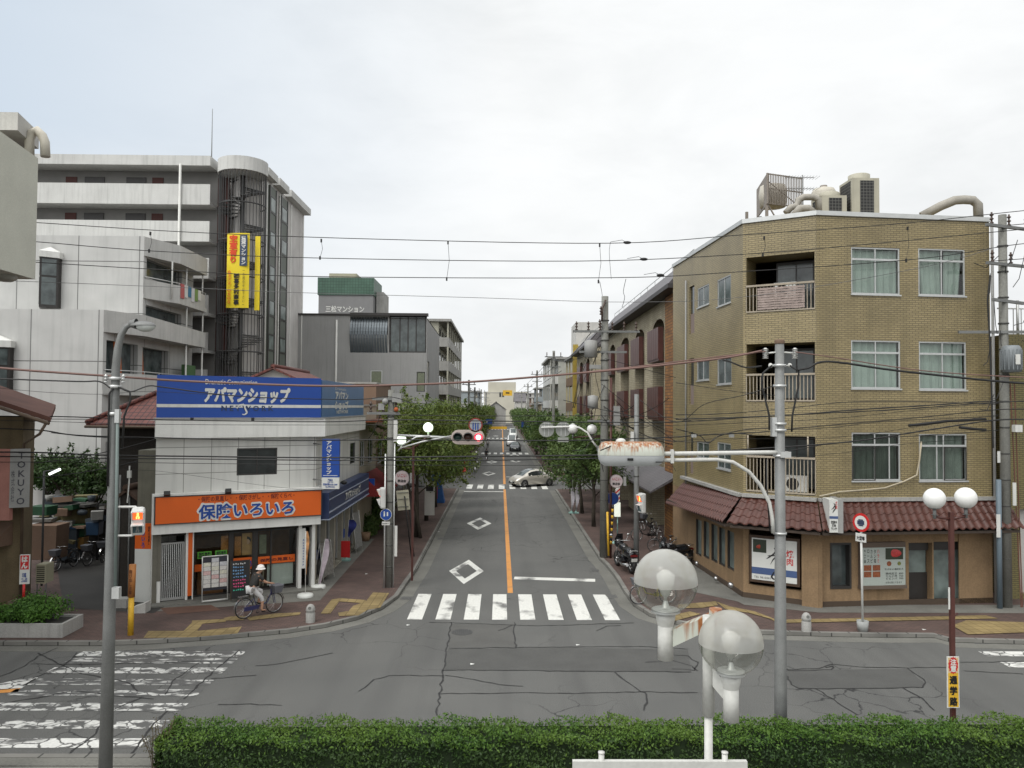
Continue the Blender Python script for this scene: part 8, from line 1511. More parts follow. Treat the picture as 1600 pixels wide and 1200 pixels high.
def person(label, loc, rz, J, top, bottom, hat=None, shoes=None, sleeves='half', legs='long', group=None, sub=2, extra=None):
    """J: joints in local metres (x right, y forward, z up)"""
    t = thing('person', label, 'person', loc, rz, group); V = {k: Vector(v) for k, v in J.items()}
    pts, ed, rd, ix = [], [], [], {}
    def a(k, p, r, fr=None):
        ix[k] = len(pts); pts.append(p); rd.append(r)
        if fr is not None: ed.append((ix[fr], ix[k]))
    pel, ch, nk, hd = V['pelvis'], V['chest'], V['neck'], V['head']
    a('pelvis', pel, (.14, .11)); a('waist', pel.lerp(ch, .45), (.125, .1), 'pelvis'); a('chest', ch, (.16, .115), 'waist'); a('neck', nk, .055, 'chest'); a('chin', hd - Vector((0, 0, .09)) + (hd - nk) * .05, .06, 'neck'); a('head', hd, (.082, .098), 'chin'); a('crown', hd + Vector((0, -.01, .085)), .07, 'head')
    for s in 'LR':
        a('sh' + s, V['sh' + s], .058, 'chest'); a('el' + s, V['el' + s], .041, 'sh' + s); a('wr' + s, V['wr' + s], .026, 'el' + s); h = V['ha' + s]; a('pa' + s, V['wr' + s].lerp(h, .55), (.036, .02), 'wr' + s)
        d = (h - V['wr' + s]).normalized(); sd_ = d.cross(Vector((0, 0, 1))); sd_ = sd_.normalized() if sd_.length > .2 else Vector((0, 1, 0))
        for i, (o_, L1) in enumerate(((-.03, .062), (-.011, .075), (.009, .07), (.028, .055))):
            b0 = V['wr' + s].lerp(h, .8) + sd_ * o_; a(f'f{i}a' + s, b0 + d * L1 * .45, .0095, 'pa' + s); a(f'f{i}b' + s, b0 + d * L1 * .8 + Vector((0, 0, -.022)), .008, f'f{i}a' + s)
        inn = -1 if s == 'R' else 1; a('tha' + s, V['wr' + s].lerp(h, .35) + sd_ * -.04 * (1 if s == 'R' else -1) * -1 * inn * inn, .0105, 'pa' + s); a('thb' + s, V['wr' + s].lerp(h, .75) + sd_ * -.055 * (1 if s == 'R' else -1) * -1, .0085, 'tha' + s)
        a('hi' + s, V['hi' + s], .085, 'pelvis'); a('kn' + s, V['kn' + s], .058, 'hi' + s); a('an' + s, V['an' + s], .036, 'kn' + s); a('to' + s, V['to' + s], .035, 'an' + s)
    skinned('body', pts, ed, rd, SKIN, t, sub)
    q = B()
    f = V.get('face', Vector((0, 1, 0))).normalized(); r_ = f.cross(Vector((0, 0, 1))).normalized(); e = hd + f * .088
    for s in (-1, 1): q.ball(e + r_ * .032 * s + Vector((0, 0, .005)), .012, 8, 6); 0
    q.build('eye', pm('eye_dark', (.03, .02, .018), .3), t, local=True); q = B(); [q.ball(hd + r_ * .085 * s, .022, 8, 6, sc=(.7, .7, 1.2)) for s in (-1, 1)]; q.build('ear', SKIN, t, local=True); q = B(); q.ball(e + Vector((0, 0, -.018)), .016, 8, 6, sc=(1, 1, 1.4)); q.build('nose', SKIN, t, local=True); q = B(); q.ball(e + Vector((0, 0, -.052)) - f * .006, .018, 8, 6, sc=(1.2, 1.2, .35)); q.build('mouth', pm('lip_skin', (.36, .17, .13)), t, local=True)
    # clothes
    P, E, R_ = [], [], []
    def c(p, r, k=None): P.append(p); R_.append(r); (E.append((k, len(P) - 1)) if k is not None else None); return len(P) - 1
    p0 = c(pel + Vector((0, 0, .02)), (.165, .135)); p1 = c(pel.lerp(ch, .45), (.15, .125), p0); p2 = c(ch, (.18, .14), p1); c(ch.lerp(nk, .75), (.075, .07), p2)
    for s in 'LR': k = c(V['sh' + s] + Vector((0, 0, -.005)), .075, p2); m = c(V['sh' + s].lerp(V['el' + s], .8 if sleeves == 'half' else 1), .06, k); (c(V['el' + s].lerp(V['wr' + s], .85), .04, m) if sleeves == 'long' else None)
    skinned('jacket' if sleeves == 'long' else 'shirt', P, E, R_, top, t, 1)
    P, E, R_ = [], [], []; p0 = c(pel, (.155, .125))
    for s in 'LR': k = c(V['hi' + s], .1, p0); m = c(V['kn' + s], .074, k); (c(V['kn' + s].lerp(V['an' + s], .88 if legs == 'long' else .35), .055, m))
    skinned('trousers', P, E, R_, bottom, t, 1)
    P, E, R_ = [], [], []
    for s in 'LR':
        P, E, R_ = [], [], []; k = c(V['an' + s] + Vector((0, -.02, -.03)), .045); c(V['to' + s], .042, k); skinned('shoe', P, E, R_, shoes or BLKP, t, 1)
    q = B()
    if hat: q.ball(hd + Vector((0, 0, .035)), .125, 18, 10, -8, 90, sc=(1, 1, .85)); q.lathe([(.118, 0), (.16, -.035)], hd + Vector((0, 0, .03)), 18); q.build('hat', hat, t, local=True)
    else: q.ball(hd + Vector((0, 0, .025)) - f * .018, .112, 16, 10, -35, 90, sc=(.95, 1, .95)); q.build('hair', HAIR, t, local=True)
    return t
STAND = dict(pelvis=(0, 0, .92), chest=(0, 0, 1.25), neck=(0, .01, 1.45), head=(0, .03, 1.57), shL=(-.18, 0, 1.38), shR=(.18, 0, 1.38), elL=(-.24, -.03, 1.1), elR=(.24, -.03, 1.1), wrL=(-.25, .06, .86), wrR=(.25, .06, .86), haL=(-.25, .1, .76), haR=(.25, .1, .76), hiL=(-.09, 0, .88), hiR=(.09, 0, .88), knL=(-.1, .04, .48), knR=(.1, -.02, .48), anL=(-.1, 0, .08), anR=(.1, -.1, .08), toL=(-.11, .14, .03), toR=(.11, .05, .03))
def walk(d=.22):
    J = dict(STAND); J.update(knL=(-.1, d * .7, .5), anL=(-.1, d, .09), toL=(-.1, d + .14, .04), knR=(.1, -.02, .5), anR=(.1, -d * 1.2, .13), toR=(.1, -d * 1.1 + .08, .05), elL=(-.22, -.12, 1.12), wrL=(-.23, -.08, .9), haL=(-.23, -.05, .81), elR=(.22, .06, 1.12), wrR=(.22, .22, .95), haR=(.22, .29, .88)); return J
RIDE = dict(pelvis=(0, -.28, .93), chest=(0, -.12, 1.24), neck=(0, -.04, 1.42), head=(0, .03, 1.53), shL=(-.17, -.1, 1.36), shR=(.17, -.1, 1.36), elL=(-.22, .06, 1.12), elR=(.22, .06, 1.12), wrL=(-.24, .29, 1.05), wrR=(.24, .29, 1.05), haL=(-.24, .37, 1.04), haR=(.24, .37, 1.04), hiL=(-.08, -.26, .9), hiR=(.08, -.26, .9), knL=(-.1, .14, .78), knR=(.1, .06, .56), anL=(-.11, .02, .42), anR=(.11, .03, .2), toL=(-.11, .15, .38), toR=(.11, .17, .16))
# bicycles
CHR = pm('chrome', (.5, .5, .5), .25, .1, metal=.9); BKT = pm('grey_basket', (.12, .125, .14), .6, .2)
def bicycle(label, frame, basket=None, loc=(0, 0, 0), rz=0, tilt=0, group=None, cover=False, name='bicycle'):
    t = thing(name, label, 'bicycle', loc, rz, group); t.rotation_euler = (0, tilt, rz); r = .33; yr, yf = -.53, .56
    for y in (yr, yf):
        q = B(); q.torus((0, y, r), r - .018, .018, (1, 0, 0), 30, 6); w = q.build('wheel', BLK if frame != 'x' else BLK, t, local=True); q = B(); q.torus((0, y, r), r - .04, .009, (1, 0, 0), 30, 5); q.build('rim', CHR, w, local=True)
        q = B(); [q.cyl((.012 * (1 if k % 2 else -1), y, r), (0, y + math.cos(k * .449) * (r - .04), r + math.sin(k * .449) * (r - .04)), .0022, n=4) for k in range(14)]; q.cyl((-.04, y, r), (.04, y, r), .02, n=8); q.build('spokes', CHR, w, local=True)
        q = B(); n = 12; a0, a1 = ((20, 200) if y < 0 else (10, 150))
        q.add([(s * .028, y + math.cos(R(a0 + (a1 - a0) * i / n)) * (r + .03), r + math.sin(R(a0 + (a1 - a0) * i / n)) * (r + .03)) for i in range(n + 1) for s in (-1, 1)], [(2 * i, 2 * i + 2, 2 * i + 3, 2 * i + 1) for i in range(n)], True); q.build('mudguard', CHR, t, local=True)
    q = B(); bb = (0, -.08, .29); q.tube([bb, (0, -.2, .62)], .017, 6); q.tube([(0, .42, .68), (0, .3, .4), bb], .022, 6); q.tube([(0, .4, .8), (0, .46, .6)], .022, 6)
    for s in (-1, 1): q.tube([(s * .05, yf, r), (s * .05, .5, .66), (0, .45, .66)], .012, 5); q.tube([(s * .05, yr, r), (s * .03, -.1, .3)], .01, 5); q.tube([(s * .05, yr, r), (0, -.2, .6)], .009, 5)
    q.build('frame', frame, t, local=True); q = B(); q.cbox((.045, -.3, .31), (.03, .52, .13)); q.build('chain_case', frame, t, local=True)
    q = B(); q.lathe([(.001, .02), (.09, .015), (.1, -.02), (.05, -.05)], (0, -.24, .8), 12); q.v = [(x * .9, -.24 + (y + .24) * 1.35, z) for x, y, z in q.v]; q.cyl((0, -.2, .6), (0, -.23, .77), .013, n=6); q.build('saddle', BLKP, t, local=True)
    q = B(); q.tube([(0, .4, .8), (0, .37, .98), (-.1, .36, 1.0), (-.24, .3, 1.0), (-.26, .2, .99)], .011, 6); q.tube([(0, .37, .98), (.1, .36, 1.0), (.24, .3, 1.0), (.26, .2, .99)], .011, 6); q.build('handlebar', CHR, t, local=True)
    for s, z in ((-1, .14), (1, -.14)): q = B(); q.tube([(s * .06, -.08, .29), (s * .07, -.08 + z * .4, .29 - z * .0 + (.13 if s < 0 else -.13))], .01, 5); q.cbox((s * .12, -.08 + z * .4, .29 + (.13 if s < 0 else -.13)), (.09, .06, .02)); q.build('pedal', BLKP, t, local=True)
    if basket:
        q = B(); q.hexa([(-.15, .5, .66), (.15, .5, .66), (.15, .74, .66), (-.15, .74, .66), (-.19, .45, .92), (.19, .45, .92), (.19, .82, .92), (-.19, .82, .92)][::1]); q.build('basket', basket, t, local=True, bevel=.02)
    q = B(); q.box(-.06, .06, -.75, -.42, .72, .735); [q.cyl((s * .05, -.68, .72), (s * .05, yr, r), .008, n=5) for s in (-1, 1)]; q.build('rear_rack', CHR, t, local=True); return t
# rider in front of the shop
gp0 = (G(381, 966, .12) + G(428, 958, .12)) / 2; rzb = math.atan2(*(lambda d: (-d.x, d.y))(G(428, 956, .12) - G(381, 966, .12)))
BN = pm('navy_bicycle_paint', (.03, .03, .09), .4, .1)
bk = bicycle('bicycle ridden past the orange fronted shop, covered grey front basket', BN, BKT, (gp0.x, gp0.y, .12), rzb)
ps_ = person('cyclist in white hat, dark blouse and white knee trousers riding a bicycle past the shop', (gp0.x, gp0.y, .12), rzb, RIDE, pm('dark_blouse', (.035, .035, .033), .8, .3, 8), pm('white_trousers', (.62, .62, .62), .8, .1), hat=pm('white_hat', (.75, .72, .7), .7, .08), legs='short')
PED = (pm('navy_cloth', (.02, .025, .05), .8), pm('denim', (.03, .05, .11), .8), pm('black_cloth', (.015, .015, .016), .8), pm('pale_shirt', (.5, .5, .5), .8), pm('grey_trousers', (.1, .1, .1), .8))
def far(px, py): return G(px, py, 0)
p = far(760, 721); bicycle('bicycle under the distant rider in the left lane', BLKP, None, (p.x, p.y, 0), R(180)); person('distant cyclist in black riding away in the left lane', (p.x, p.y, 0), R(0), RIDE, PED[2], PED[2], sub=1, sleeves='long')
bpy.data.objects['bicycle.001'].rotation_euler = (0, 0, 0)
p = G(735, 737, .12); person('pedestrian in navy standing next to the red pillar box', (p.x, p.y, .12), R(20), STAND, PED[0], PED[1], sub=1, sleeves='long'); p = G(738.5, 738, .12); bicycle('parked bicycle held beside the pillar box pedestrian', BLKP, None, (p.x + .2, p.y, .12), R(5))
p = G(744, 727, 0); person('figure crouching over a small scooter near the left kerb beyond the pillar box', (p.x, p.y, 0), R(10), RIDE, PED[2], PED[4], sub=1, hat=pm('white_helmet', (.6, .6, .6), .3)); bicycle('small black bicycle beyond the pillar box', BLKP, BKT, (p.x, p.y, 0), R(10))
p = G(762, 702, 0); person('faraway walker in a pale shirt in the left lane', (p.x, p.y, 0), R(0), walk(), PED[3], PED[4], sub=1)
p = G(877, 757, .12); person('pedestrian in black between the tree trunks right of the silver car', (p.x + .6, p.y, .12), R(160), STAND, PED[2], PED[2], sub=1, sleeves='long')
p = G(868, 757, .12); person('pedestrian in a pale blouse beside the first right tree trunks', (p.x + .9, p.y + 1, .12), R(200), walk(.15), PED[3], PED[4], sub=1)
# parked bicycles
for (x, y, rz, l, bm_) in ((7.9, 37.4, 80, 'parked black bicycle by the dark shopfront left of the tan building', None), (8.2, 43.5, 20, 'parked bicycle against the arcaded building wall', BKT), (7.6, 40.6, 100, 'second parked bicycle under the slate eave', None)):
    bicycle(l, BLKP, bm_, (x, y, .12), R(rz), R(6), 'bicycles parked on the right pavement')
p = G(998, 945, .12); bicycle('bicycle standing mostly hidden behind the larger near globe', pm('yellow_green_paint', (.25, .22, .03)), BKT, (p.x + .55, p.y + .15, .12), R(100))
p = D(4, 1120, 15.1); bicycle('bicycle with dark front basket cut off by the left edge near the crosswalk', MAR, pm('brown_basket', (.07, .04, .035)), (p.x - .55, 14.4, .12), R(-95));
J_ = dict(RIDE); person('cyclist in maroon top waiting at the left edge, mostly out of view', (p.x - .6, 14.4, .12), R(-95), J_, pm('maroon_cloth', (.08, .03, .035)), PED[4], sub=1)
for (px, py, rz, l) in ((91, 893, 172, 'bicycle standing in the alley with its front wheel facing out'), (141, 884, 170, 'black bicycle on the right side of the alley under green plastic'), (159, 878, 186, 'dark bicycle against the alley wall behind the lamp pole')):
    p = G(px, py, .12); bicycle(l, BLKP, BKT, (p.x, p.y + .5, .12), R(rz), 0, 'bicycles in the alley')
# motorcycles
MBK = pm('gloss_black', (.012, .012, .014), .12, .1, coat=.6)
def motorcycle(label, loc, rz, col=None, group='motorcycles on the right pavement', big=True):
    t = thing('motorcycle', label, 'motorcycle', loc, rz, group); col = col or MBK
    for y in (-.72, .72):
        q = B(); q.torus((0, y, .3), .24, .062, (1, 0, 0), 26, 8); w = q.build('wheel', BLK, t, local=True); q = B(); q.torus((0, y, .3), .19, .015, (1, 0, 0), 20, 5); [q.cyl((0, y, .3), (0, y + math.cos(k * 1.257) * .19, .3 + math.sin(k * 1.257) * .19), .016, n=5) for k in range(5)]; q.cyl((-.07, y, .3), (.07, y, .3), .05, n=10); q.build('rim', CHR, w, local=True)
    q = B(); q.tube([(0, -.85, .62), (0, -.6, .72), (0, -.2, .64), (0, .05, .66)], [.13, .2, .17, .1], 12); q.tube([(0, -.3, .5), (0, .1, .38), (0, .35, .42)], [.15, .19, .1], 10); q.build('rear_body', col, t, local=True)
    q = B(); q.ball((0, .14, .82), .2, 16, 10, sc=(.85, 1.5, .75)); q.build('fuel_tank', col, t, local=True)
    q = B(); q.ball((0, -.38, .82), .2, 14, 8, sc=(.9, 1.9, .35)); q.build('seat', BLKP, t, local=True)
    q = B(); q.ball((0, .56, .9), .17, 14, 10, sc=(1.1, .9, 1.1)); q.hexa([(-.17, .6, 1.0), (.17, .6, 1.0), (.17, .62, 1.0), (-.17, .62, 1.0), (-.11, .45, 1.26), (.11, .45, 1.26), (.11, .47, 1.26), (-.11, .47, 1.26)]); q.build('front_cowl', col, t, local=True)
    q = B(); q.lathe([(.001, .01), (.09, 0)], (0, .72, .9), 14, True, (0, 1, .05)); q.build('headlight', GLM, t, local=True)
    q = B(); [q.tube([(s * .08, .72, .3), (s * .08, .5, .85)], .025, 8) for s in (-1, 1)]; q.tube([(-.36, .3, 1.02), (-.22, .42, 1.0), (.22, .42, 1.0), (.36, .3, 1.02)], .016, 7); q.build('fork', CHR, t, local=True)
    for s in (-1, 1): q = B(); q.tube([(s * .22, .42, 1.0), (s * .32, .45, 1.18)], .008, 5); q.ball((s * .34, .44, 1.22), .06, 10, 6, sc=(1.2, .4, .8)); q.build('mirror', CHR, t, local=True);
    q = B(); q.tube([(.17, .2, .3), (.2, -.3, .26), (.21, -.85, .34)], [.03, .045, .055], 10); q.tube([(-.17, .2, .3), (-.2, -.3, .26), (-.21, -.85, .34)], [.03, .045, .055], 10); q.build('exhaust_pipe', CHR, t, local=True)
    q = B(); q.tube([(-.13, -.7, .83), (-.13, -1.02, .85), (.13, -1.02, .85), (.13, -.7, .83)], .014, 6); q.tube([(-.13, -.85, .84), (.13, -.85, .84)], .012, 5); q.build('luggage_rack', CHR, t, local=True)
    q = B(); q.cbox((0, -.97, .68), (.26, .05, .07)); q.build('tail_light', pm('dark_red_lens', (.12, .01, .01), .2), t, local=True); q = B(); q.cbox((0, -1.0, .53), (.22, .012, .12), 0, R(15)); q.build('number_plate', SGW, t, local=True); q = B(); q.hexa([(-.1, -1.0, .3), (.1, -1.0, .3), (.1, -.9, .3), (-.1, -.9, .3), (-.12, -.97, .62), (.12, -.97, .62), (.12, -.8, .62), (-.12, -.8, .62)]); q.build('rear_mudguard', BLKP, t, local=True); return t
p = G(977, 897, .12); mc = motorcycle('big black motorcycle with chrome rack seen from behind on the right kerb', (p.x + .1, p.y + .9, .12), R(12)); mc.scale = (1.15,) * 3
dup(mc, (7.6, 34.4, .12), R(115), 'black motorcycle against the brown restaurant wall', 'motorcycles on the right pavement', 1.0)
# cars
def car(label, loc, rz, paint, kind='hatch', sc=1.0):
    t = thing('car', label, 'car', loc, rz); t.scale = (sc,) * 3
    if kind == 'hatch': # y forward; (y, half width, sill z, belt z, roof z, roof half width)
        ST = [(-2.13, .60, .42, .78, .80, .50), (-2.05, .74, .30, .92, 1.02, .56), (-1.75, .82, .26, 1.02, 1.22, .56), (-1.2, .86, .24, 1.0, 1.40, .56), (-.6, .865, .22, .98, 1.49, .58), (0, .87, .22, .96, 1.50, .59), (.5, .865, .22, .94, 1.44, .58), (.95, .86, .22, .93, 1.22, .60), (1.35, .85, .22, .92, .98, .66), (1.7, .82, .24, .84, .88, .60), (2.0, .74, .26, .70, .74, .52), (2.14, .58, .34, .56, .58, .42)]; gl = (2, 7); wsf = (5, 8); rear = (1, 4)
    elif kind == 'van':
        ST = [(-2.1, .74, .34, .9, 1.75, .62), (-2.0, .82, .28, 1.0, 1.86, .7), (-1.2, .84, .25, 1.02, 1.9, .72), (-.4, .84, .25, 1.02, 1.9, .72), (.6, .84, .25, 1.02, 1.86, .7), (1.2, .83, .25, 1.0, 1.6, .68), (1.75, .8, .25, .95, 1.05, .66), (2.0, .72, .3, .7, .75, .6)]; gl = (1, 5); wsf = (4, 6); rear = (0, 1)
    else:
        ST = [(-2.25, .68, .42, .85, .88, .52), (-2.1, .8, .3, .95, .98, .6), (-1.6, .85, .26, .97, 1.02, .58), (-1.1, .86, .24, .96, 1.34, .56), (-.4, .865, .22, .95, 1.44, .58), (.2, .865, .22, .94, 1.42, .58), (.7, .86, .22, .93, 1.2, .58), (1.1, .85, .22, .92, .96, .62), (1.7, .83, .24, .86, .89, .6), (2.1, .76, .26, .7, .74, .52), (2.22, .6, .34, .56, .58, .44)]; gl = (2, 6); wsf = (5, 7); rear = (2, 4)
    n = len(ST); rows = []
    for (y, w, s, b_, r, rw_) in ST: rows.append([(w * .86, y, s), (w, y, s + (b_ - s) * .35), (w * 1.0, y, s + (b_ - s) * .72), (w * .95, y, b_), (w * .95 + (rw_ - w * .95) * .9, y, b_ + (r - b_) * .82), (rw_ * .8, y, r - .01), (0, y, r + .015)])
    q = B(); g = B(); m = 7
    for s in (1, -1):
        vs = [(s * p[0], p[1], p[2]) for r in rows for p in r]; fs, gs = [], []
        for i in range(n - 1):
            for j in range(m - 1):
                f = (i * m + j, (i + 1) * m + j, (i + 1) * m + j + 1, i * m + j + 1) if s > 0 else (i * m + j, i * m + j + 1, (i + 1) * m + j + 1, (i + 1) * m + j)
                fs.append(f)
        q.add(vs, fs, True); q.add([(s * p[0], p[1], p[2]) for p in rows[0]], [tuple(range(m)) if s > 0 else tuple(range(m))[::-1]]); q.add([(s * p[0], p[1], p[2]) for p in rows[-1]], [tuple(range(m))[::-1] if s > 0 else tuple(range(m))])
        q.add([(s * rows[i][0][0], rows[i][0][1], rows[i][0][2]) for i in range(n)] + [(0, rows[i][0][1], rows[i][0][2]) for i in range(n)], [(i, n + i, n + i + 1, i + 1) for i in range(n - 1)])
    bd = q.build('body', paint, t, local=True)
    def pt(i, j, f=0, h=0, s=1, o=.008):
        def L2(a, c, k): return [a[x] + (c[x] - a[x]) * k for x in range(3)]
        i2 = min(i + 1, n - 1); a = L2(rows[i][j], rows[i2][j], f); j2 = min(j + 1, m - 1); c = L2(rows[i][j2], rows[i2][j2], f); v = L2(a, c, h); return (s * (v[0] + o), v[1], v[2] + o * .6)
    for s in (1, -1):
        g0, g1 = gl
        q = B()
        for i in range(g0, g1):
            f0, f1 = (.25 if i == g0 else .0, .8 if i == g1 - 1 else 1.0)
            if i == (g0 + g1) // 2: f0 = .06
            q.add([pt(i, 3, f0, .08, s), pt(i, 3, f1, .08, s), pt(i, 3, f1, .92, s), pt(i, 3, f0, .92, s)], [(0, 1, 2, 3) if s > 0 else (3, 2, 1, 0)], True)
        q.build('side_window', GLD, t, local=True)
    for nm, (a, c) in (('windscreen', wsf), ('rear_window', rear)):
        q = B()
        for i in range(a, c):
            zz = .012; P = [(-rows[i][5][0] * .98, rows[i][5][1], rows[i][5][2] + zz), (rows[i][5][0] * .98, rows[i][5][1], rows[i][5][2] + zz), (rows[i + 1][5][0] * .98, rows[i + 1][5][1], rows[i + 1][5][2] + zz), (-rows[i + 1][5][0] * .98, rows[i + 1][5][1], rows[i + 1][5][2] + zz)]
            M1 = (0, rows[i][6][1], rows[i][6][2] + zz); M2 = (0, rows[i + 1][6][1], rows[i + 1][6][2] + zz); q.add([P[0], M1, M2, P[3]], [(0, 1, 2, 3)], True); q.add([M1, P[1], P[2], M2], [(0, 1, 2, 3)], True)
        q.build(nm, GLM if nm == 'windscreen' else GLD, t, local=True)
    yw = (1.33, -1.3) if kind != 'van' else (1.35, -1.25)
    for y in yw:
        for s in (1, -1):
            q = B(); q.lathe([(.2, -.1), (.3, -.1), (.325, -.06), (.325, .06), (.3, .09), (.2, .095)], (s * .8, y, .325), 24, True, (s, 0, 0)); w = q.build('wheel', BLK, t, local=True)
            q = B(); q.lathe([(.21, .06), (.2, .08), (.06, .05), (.001, .06)], (s * .8, y, .325), 16, True, (s, 0, 0)); [q.cbox((s * .885, y + math.cos(k * 1.257) * .11, .325 + math.sin(k * 1.257) * .11), (.012, .05, .17), 0, -(k * 1.257) + math.pi / 2) for k in range(5)]; q.build('rim', CHR, w, local=True)
            q = B(); q.lathe([(.36, 0), (.001, 0)], (s * .872, y, .33), 24, False, (s, 0, 0)); q.build('wheel_arch', BLKP, t, local=True)
    e = ST[-1]; e2 = ST[-2]
    for s in (1, -1):
        q = B(); q.hexa([(s * .36, e[0] - .02, .56), (s * .66, e2[0] - .02, .6), (s * .66, e2[0] - .2, .62), (s * .36, e[0] - .3, .6), (s * .38, e[0] - .05, .68), (s * .68, e2[0] - .1, .76), (s * .68, e2[0] - .3, .8), (s * .38, e2[0] - .3, .74)]); q.build('headlight', pm('headlight_glass', (.45, .48, .5), .1), t, local=True)
        q = B(); y = ST[0][0]; q.hexa([(s * .42, y - .02, .68), (s * .66, y + .04, .68), (s * .66, y + .15, .68), (s * .42, y + .1, .68), (s * .42, y + .0, .9), (s * .66, y + .06, .9), (s * .66, y + .18, .9), (s * .42, y + .14, .9)]); q.build('tail_light', pm('tail_red', (.25, .01, .01), .2), t, local=True)
        q = B(); q.ball((s * .95, .72, 1.0), .09, 10, 6, sc=(1, .6, .75)); q.build('mirror', paint, t, local=True)
    q = B(); q.cbox((0, e[0] - .0, .42), (.9, .05, .12)); q.build('grille', BLKP, t, local=True); q = B(); q.cbox((0, e[0] + .03, .5), (.33, .015, .16)); q.cbox((0, ST[0][0] - .01, .6), (.33, .015, .16)); q.build('number_plate', SGW, t, local=True)
    return t
def carpaint(name, c, met=.6):
    m = bpy.data.materials.new(name); N, L, b = nodes(m); b.inputs['Base Color'].default_value = (*c, 1); b.inputs['Metallic'].default_value = met; b.inputs['Roughness'].default_value = .3; b.inputs['Coat Weight'].default_value = .6; return m
p = G(829, 763, 0); car('champagne silver hatchback turning out of the right side street across the crosswalk', (2.75, 69.6, 0), R(100 + 22), carpaint('champagne_silver', (.52, .49, .43), .5), 'hatch', 1.0)
p = G(807, 701, 0); car('dark grey car driving towards the camera in the right lane', (2.2, 124, 0), R(178), carpaint('graphite', (.06, .065, .07)), 'sedan', 1.0); car('white van behind the dark grey car', (1.9, 139, 0), R(178), carpaint('white_gloss', (.7, .7, .7), 0), 'van', 1.05)
car('white kei van parked far along the right kerb', (2.6, 175, 0), R(180), carpaint('cream_gloss', (.6, .62, .6), 0), 'van', 1.1)
# alley clutter: every box, tub and sheet on its own
def blob_box(nm, lab, c, sz, rz, mat, lid=None, cat='box', grp='clutter stacked in the alley'):
    t = thing(nm, lab, cat, (c[0], c[1], c[2] - sz[2] / 2), rz, grp); q = B(); x, y, z = sz[0] / 2, sz[1] / 2, sz[2]; k = .92
    q.hexa([(-x * k, -y * k, 0), (x * k, -y * k, 0), (x * k, y * k, 0), (-x * k, y * k, 0), (-x, -y, z), (x, -y, z), (x, y, z), (-x, y, z)]); q.build('tub', mat, t, local=True, bevel=.02)
    if lid: q = B(); q.cbox((0, 0, z + .03), (sz[0] + .06, sz[1] + .06, .06)); q.build('lid', lid, t, local=True)
    return t
PL = {'blue': pm('plastic_blue', (.02, .05, .1), .5), 'green': pm('plastic_green', (.015, .07, .03), .5, .3), 'white': pm('styrofoam', (.26, .26, .245), .8, .2, 4), 'slate': pm('slate_tub', (.045, .06, .075), .6, .25, 3), 'ochre': pm('ochre_box', (.15, .13, .06), .8, .3, 3), 'orange': pm('orange_tub', (.22, .12, .03), .6), 'grey': GREY, 'brown': BRN}
CL = [('storage_bin', 'grey wheeled bin with blue lid standing in the middle of the alley', (106, 849), 31.5, (1.0, .8, 1.25), 5, 'slate', 'blue'), ('crate', 'orange yellow tub beside the blue-lidded bin', (127, 848), 31.5, (.4, .4, .45), 0, 'orange', None), ('foam_box', 'white foam box with lid on top of the blue-lidded bin', (102, 828), 31.5, (.75, .6, .35), -3, 'white', 'white'), ('foam_box', 'upper white foam box of the pair on the bin', (104, 819), 31.5, (.6, .5, .3), 8, 'white', None), ('crate', 'green plastic crate right of the foam boxes', (123, 828), 31.6, (.55, .5, .5), 12, 'green', None), ('storage_box', 'large ochre yellow box high in the alley heap', (122, 805), 32, (1.1, .7, .6), 4, 'ochre', None), ('board_sheet', 'white flat sheet lying on the ochre box', (120, 789), 31.9, (1.3, .8, .12), -8, 'white', None), ('tub', 'big slate blue tub on the upper left of the heap', (97, 790), 32, (1.0, .8, .7), 0, 'slate', None), ('foam_box', 'small tilted white box at the right of the heap', (152, 805), 31, (.45, .35, .35), 25, 'white', None), ('crate', 'green crate at the left of the heap', (68, 797), 30.5, (.8, .6, .35), -10, 'green', None), ('board_sheet', 'pale sheet under the left green crate', (66, 812), 30.3, (.9, .6, .14), 10, 'white', None), ('storage_box', 'brown box at the lower left of the heap', (76, 845), 30, (1.1, .9, 1.3), 0, 'brown', None), ('foam_box', 'grey box next to the yellow box', (105, 806), 31.9, (.4, .4, .4), 15, 'grey', None), ('storage_box', 'dark brown small chest under the flat sheet', (100, 800), 31.4, (.5, .4, .3), 0, 'brown', None), ('board_sheet', 'pale folded cloth on top of the heap', (135, 776), 32, (.8, .5, .14), 20, 'ochre', None), ('crate', 'dark blue crate right under the tilted white box', (148, 825), 31.3, (.5, .5, .5), 5, 'blue', None)]
for nm, lab, (px, py), Y, sz, rz, m_, ld in CL:
    Y += 3.2; sz = tuple(k * 1.1 for k in sz)
    c = D(px, py, Y); o = blob_box(nm, lab, (c.x, Y, c.z), sz, R(rz), PL[m_], PL[ld] if ld else None)
# shelf frame holding the heap
t = thing('shelf_rack', 'dark steel rack holding the upper part of the alley heap', 'rack', (-19, 35.3, .1), 0, 'clutter stacked in the alley'); q = B(); xa, xb = D(85, 800, 35.3).x, D(158, 800, 35.3).x
for x in (xa, xb):
    for y in (35, 35.9): q.box(x - .03, x + .03, y, y + .06, .1, D(100, 785, 35).z)
for pz in (815, 790): z = D(100, pz, 35).z; q.box(xa, xb, 34.98, 35.92, z - .06, z - .02)
q.build('frame', BLKP, t); q = B(); q.box(xa, xb, 36, 36.05, .1, D(100, 800, 35).z); q.build('back_sheet', DWD, t)
